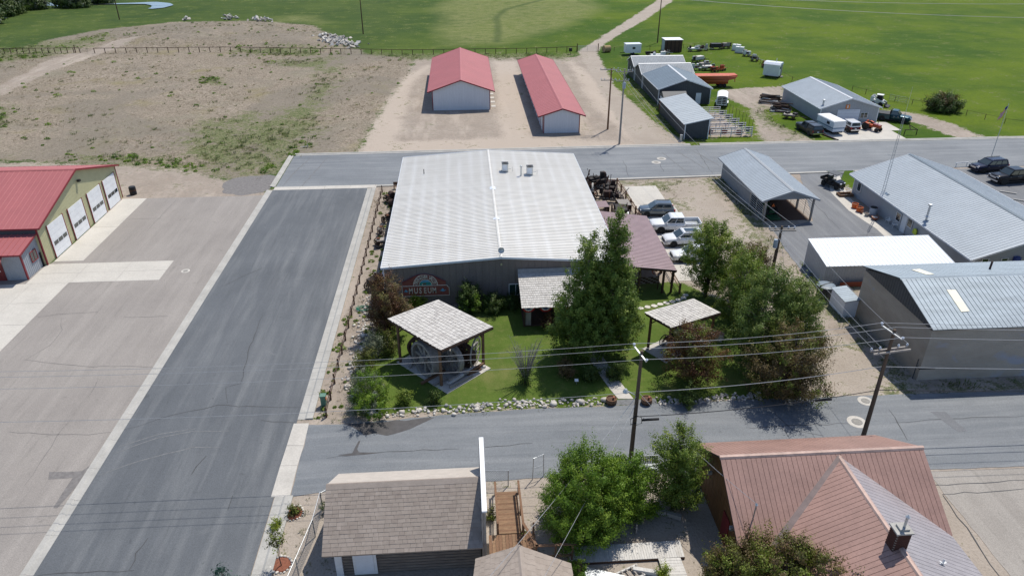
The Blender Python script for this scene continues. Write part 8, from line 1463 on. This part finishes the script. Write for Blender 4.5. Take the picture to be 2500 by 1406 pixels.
for k, (a, top, rd, lab, m) in enumerate((((678, 1288), 1268, .35, 'bright green weed tuft on the verge near the young tree', 'leaf_lime'), ((718, 1253), 1235, .35, 'small plant in the red mulch ring', 'leaf_mixed'), ((1895, 1180), 1160, .01, '', ''), ((806, 1248), 1222, .5, 'dark weed bush beside the cabin wall', 'leaf_dark'), ((1410, 1406), 1378, .7, 'bright leafy bush at the bottom by the boardwalk', 'leaf_bright'), ((1618, 1406), 1385, .4, 'weed bush at the inner corner of the boardwalk', 'leaf_lime'), ((1200, 1268), 1240, .3, 'potted plant beside the ramp foot', 'leaf_mixed'), ((1277, 1313), 1303, .2, 'small plant in the stone ring behind the deck', 'leaf_bright'), ((1895, 1180), 1160, .01, '', ''))):
    if not lab: continue
    g, h = bt(*a, top); tree('small_bush', lab, g, max(h, .3), sc(RO, rd), int(2500 * rd * rd + 400), m, 70 + k, .10, 26, .12, crown0=.02, stems=2, trunk_r=.03, cat='bush', twigs=8)
g, h = bt(2300, 272, 234); tree('willow_bush', 'round dark bush in the grass right of the green truck', g, h, [(0, .7), (.3, 1), (.7, .8), (1, .3)] and sc(RO, 2.6), 12000, 'leaf_dark', 60, .26, 200, .45, crown0=.02, stems=4, m2='leaf_plum', frac2=.3, squash=(1.15, .7))
for k, (a, top, rd, lab) in enumerate((((18, 38), -20, 9.0, 'big dark willow at the stream bank, far left'), ((48, 22), -22, 7.0, 'dark willow behind the far left one'), ((85, 24), -8, 5.0, 'round dark willow left of the stream bend'), ((182, 18), -16, 8.5, 'round dark willow above the stream bend'), ((248, 8), -16, 6.5, 'dark willow half cut by the top edge of the picture'), ((-30, 60), 0, 8, 'dark willow cut by the left edge of the picture'))):
    g, h = bt(*a, top); tree('willow_tree', lab, g, max(4.5, min(h, 9)), sc(RO, rd * .62), 9000, 'leaf_dark', 80 + k, .6, 160, .8, crown0=.02, stems=4, twigs=20, m2='leaf_sage', frac2=.2)
# ------------------------------------------------------------------ grass tufts and weeds (uncountable)
def tufts(name, label_zone, n, hgt, spread, m, seed, blades=7, avoid=None, dens=None):
    r = np.random.default_rng(seed); X, Y = [], []
    for z in label_zone:
        P = np.array(z); x0, y0 = P.min(0); x1, y1 = P.max(0); k = int(n * ((x1 - x0) * (y1 - y0)) / sum((np.ptp(np.array(q), 0)).prod() for q in label_zone)) + 20
        x, y = r.uniform(x0, x1, k), r.uniform(y0, y1, k); ok = (sdist(x, y, z) > r.uniform(-.5, 1.5, k)) & (np.sin(x * .21 + 1.3 * np.sin(y * .13)) + np.sin(y * .17 + 1.7 * np.sin(x * .11)) > r.normal(-.3, .8, k))
        X.append(x[ok]); Y.append(y[ok])
    X, Y = np.concatenate(X), np.concatenate(Y)
    for z in (avoid or []): ok = sdist(X, Y, z) < -.1; X, Y = X[ok], Y[ok]
    k = len(X); sz = np.minimum(r.lognormal(0, .3, k), 1.5); idx = np.repeat(np.arange(k), blades); w = len(idx)
    a = r.uniform(0, 6.28, w); rad = spread * sz[idx] * np.sqrt(r.uniform(0, 1, w)); bx, by = X[idx] + rad * np.cos(a) * .5, Y[idx] + rad * np.sin(a) * .5
    bz = np.interp(0, [0], [0]); gz = np.clip(sdist(bx, by, MOUND) / 14, 0, 1); gz = gz * gz * (3 - 2 * gz) * 1.1
    H = hgt * sz[idx] * r.uniform(.5, 1.2, w); lx, ly = np.cos(a) * H * .5, np.sin(a) * H * .5; wd = .015 * H / hgt * (.6 + spread); px_, py_ = -np.sin(a) * wd, np.cos(a) * wd
    V = np.stack([np.stack([bx - px_, by - py_, gz], 1), np.stack([bx + px_, by + py_, gz], 1), np.stack([bx + lx * .6 + px_ * .8, by + ly * .6 + py_ * .8, gz + H * .75], 1), np.stack([bx + lx * 1.2, by + ly * 1.2, gz + H], 1)], 1).reshape(-1, 3)
    me = bpy.data.meshes.new(name); me.vertices.add(4 * w); me.vertices.foreach_set('co', V.reshape(-1).astype('f')); me.loops.add(4 * w); me.loops.foreach_set('vertex_index', np.arange(4 * w, dtype='i')); me.polygons.add(w); me.polygons.foreach_set('loop_start', np.arange(0, 4 * w, 4, dtype='i')); me.polygons.foreach_set('loop_total', np.full(w, 4, dtype='i')); me.update()
    at = me.attributes.new('tone', 'FLOAT', 'FACE'); at.data.foreach_set('value', np.clip((r.normal(.45, .22, k))[idx] + r.normal(0, .1, w), 0, 1).astype('f')); me.materials.append(MAT[m])
    ob = bpy.data.objects.new(name, me); COL.objects.link(ob); ob['kind'] = 'stuff'; return ob
MOUND = px((190, 112), (300, 90), (450, 62), (620, 58), (770, 70), (815, 95), (860, 122), (620, 124), (380, 124))
tracks = [Z_DIRT[4]]
tag(tufts('dry_grass', [Z_FIELD[0]], 17000, .17, .45, 'dry_blade', 1, 9, tracks), 'dry straw coloured tufts over the bare field', 'dry grass')
tag(tufts('sagebrush', [Z_FIELD[0]], 900, .26, .6, 'grass_blade', 2, 30, tracks), 'scattered small green weeds over the bare field', 'weeds')
tag(tufts('ditch_grass', Z_WEED, 4600, .24, .8, 'grass_blade', 3, 22, tracks), 'tall green weeds in the ditch and along the barns', 'weeds')
tag(tufts('verge_grass', [bx4(-12.2, -11.0, 44, 93), bx4(-10.9, -8.9, 44, 92), px((1515, 442), (1680, 436), (1640, 520), (1620, 470), (1520, 452)), px((860, 1014), (1000, 1010), (1200, 1000), (1480, 985), (1480, 992), (1200, 1008), (860, 1030))], 900, .13, .5, 'dry_blade', 4, 12), 'dry tufts on the museum verge', 'dry grass')
tag(tufts('edge_weeds', [bx4(-10.9, -8.7, 44.5, 90), Z_STRIP[0], Z_STRIP[1], px((755, 1000), (860, 1000), (1000, 1018), (1000, 1026), (850, 1032), (750, 1035)), bx4(-12, -9, 20, 36)], 1400, .14, .4, 'grass_blade', 5, 16), 'green weeds along the rock beds and shed walls', 'weeds')

# low green weed bushes over the field
def weeds(name, n, zones, rad, seed, label, m='leaf_bright', per=50):
    r = np.random.default_rng(seed); C = []; S_ = []; T_ = []; O_ = []
    for z, k in zip(zones, n):
        P = np.array(z); x0, y0 = P.min(0); x1, y1 = P.max(0); c = 0
        while c < k:
            x, y = r.uniform(x0, x1), r.uniform(y0, y1)
            if sdist(np.array([x]), np.array([y]), z)[0] < 0: continue
            c += 1; R = rad * r.lognormal(0, .4); gz = float(np.clip(sdist(np.array([x]), np.array([y]), MOUND)[0] / 14, 0, 1)); gz = gz * gz * (3 - 2 * gz) * 1.1
            o = r.normal(0, 1, (per, 3)); o /= np.linalg.norm(o, axis=1)[:, None]; o[:, 2] = np.abs(o[:, 2]); o *= r.uniform(.5, 1, per)[:, None]
            C.append(o * [R, R, R * .7] + [x, y, gz]); S_.append(r.uniform(.1, .2, per) * (1 + R)); T_.append(np.full(per, r.normal(.35, .2)) + r.normal(0, .12, per)); O_.append(o)
    ob = bpy.data.objects.new(name, leaf_mesh(name, np.concatenate(C), np.concatenate(S_), seed, m, np.concatenate(T_), out=np.concatenate(O_))); COL.objects.link(ob); tag(ob, label, 'weeds', kind='stuff')
weeds('weed_bushes', [120, 60, 60, 45, 14, 26, 22, 40], [Z_FIELD[0], Z_WEED[4], px((560, 112), (860, 112), (870, 135), (560, 140)), Z_WEED[2 + 2], px((485, 190), (535, 190), (540, 206), (480, 204)), px((-60, 262), (40, 262), (50, 305), (-60, 320)), px((740, 330), (780, 330), (740, 372), (690, 395), (655, 430), (640, 420)), px((150, 376), (420, 385), (540, 420), (520, 430), (300, 398), (150, 392))], .42, 77, 'low green weed bushes scattered over the bare field')
weeds('strip_weeds', [70, 24], [bx4(-10.8, -8.8, 45, 91), bx4(-12.1, -11.3, 44, 60)], .24, 78, 'small green weeds among the rocks beside the museum fence', 'leaf_willow', 40)
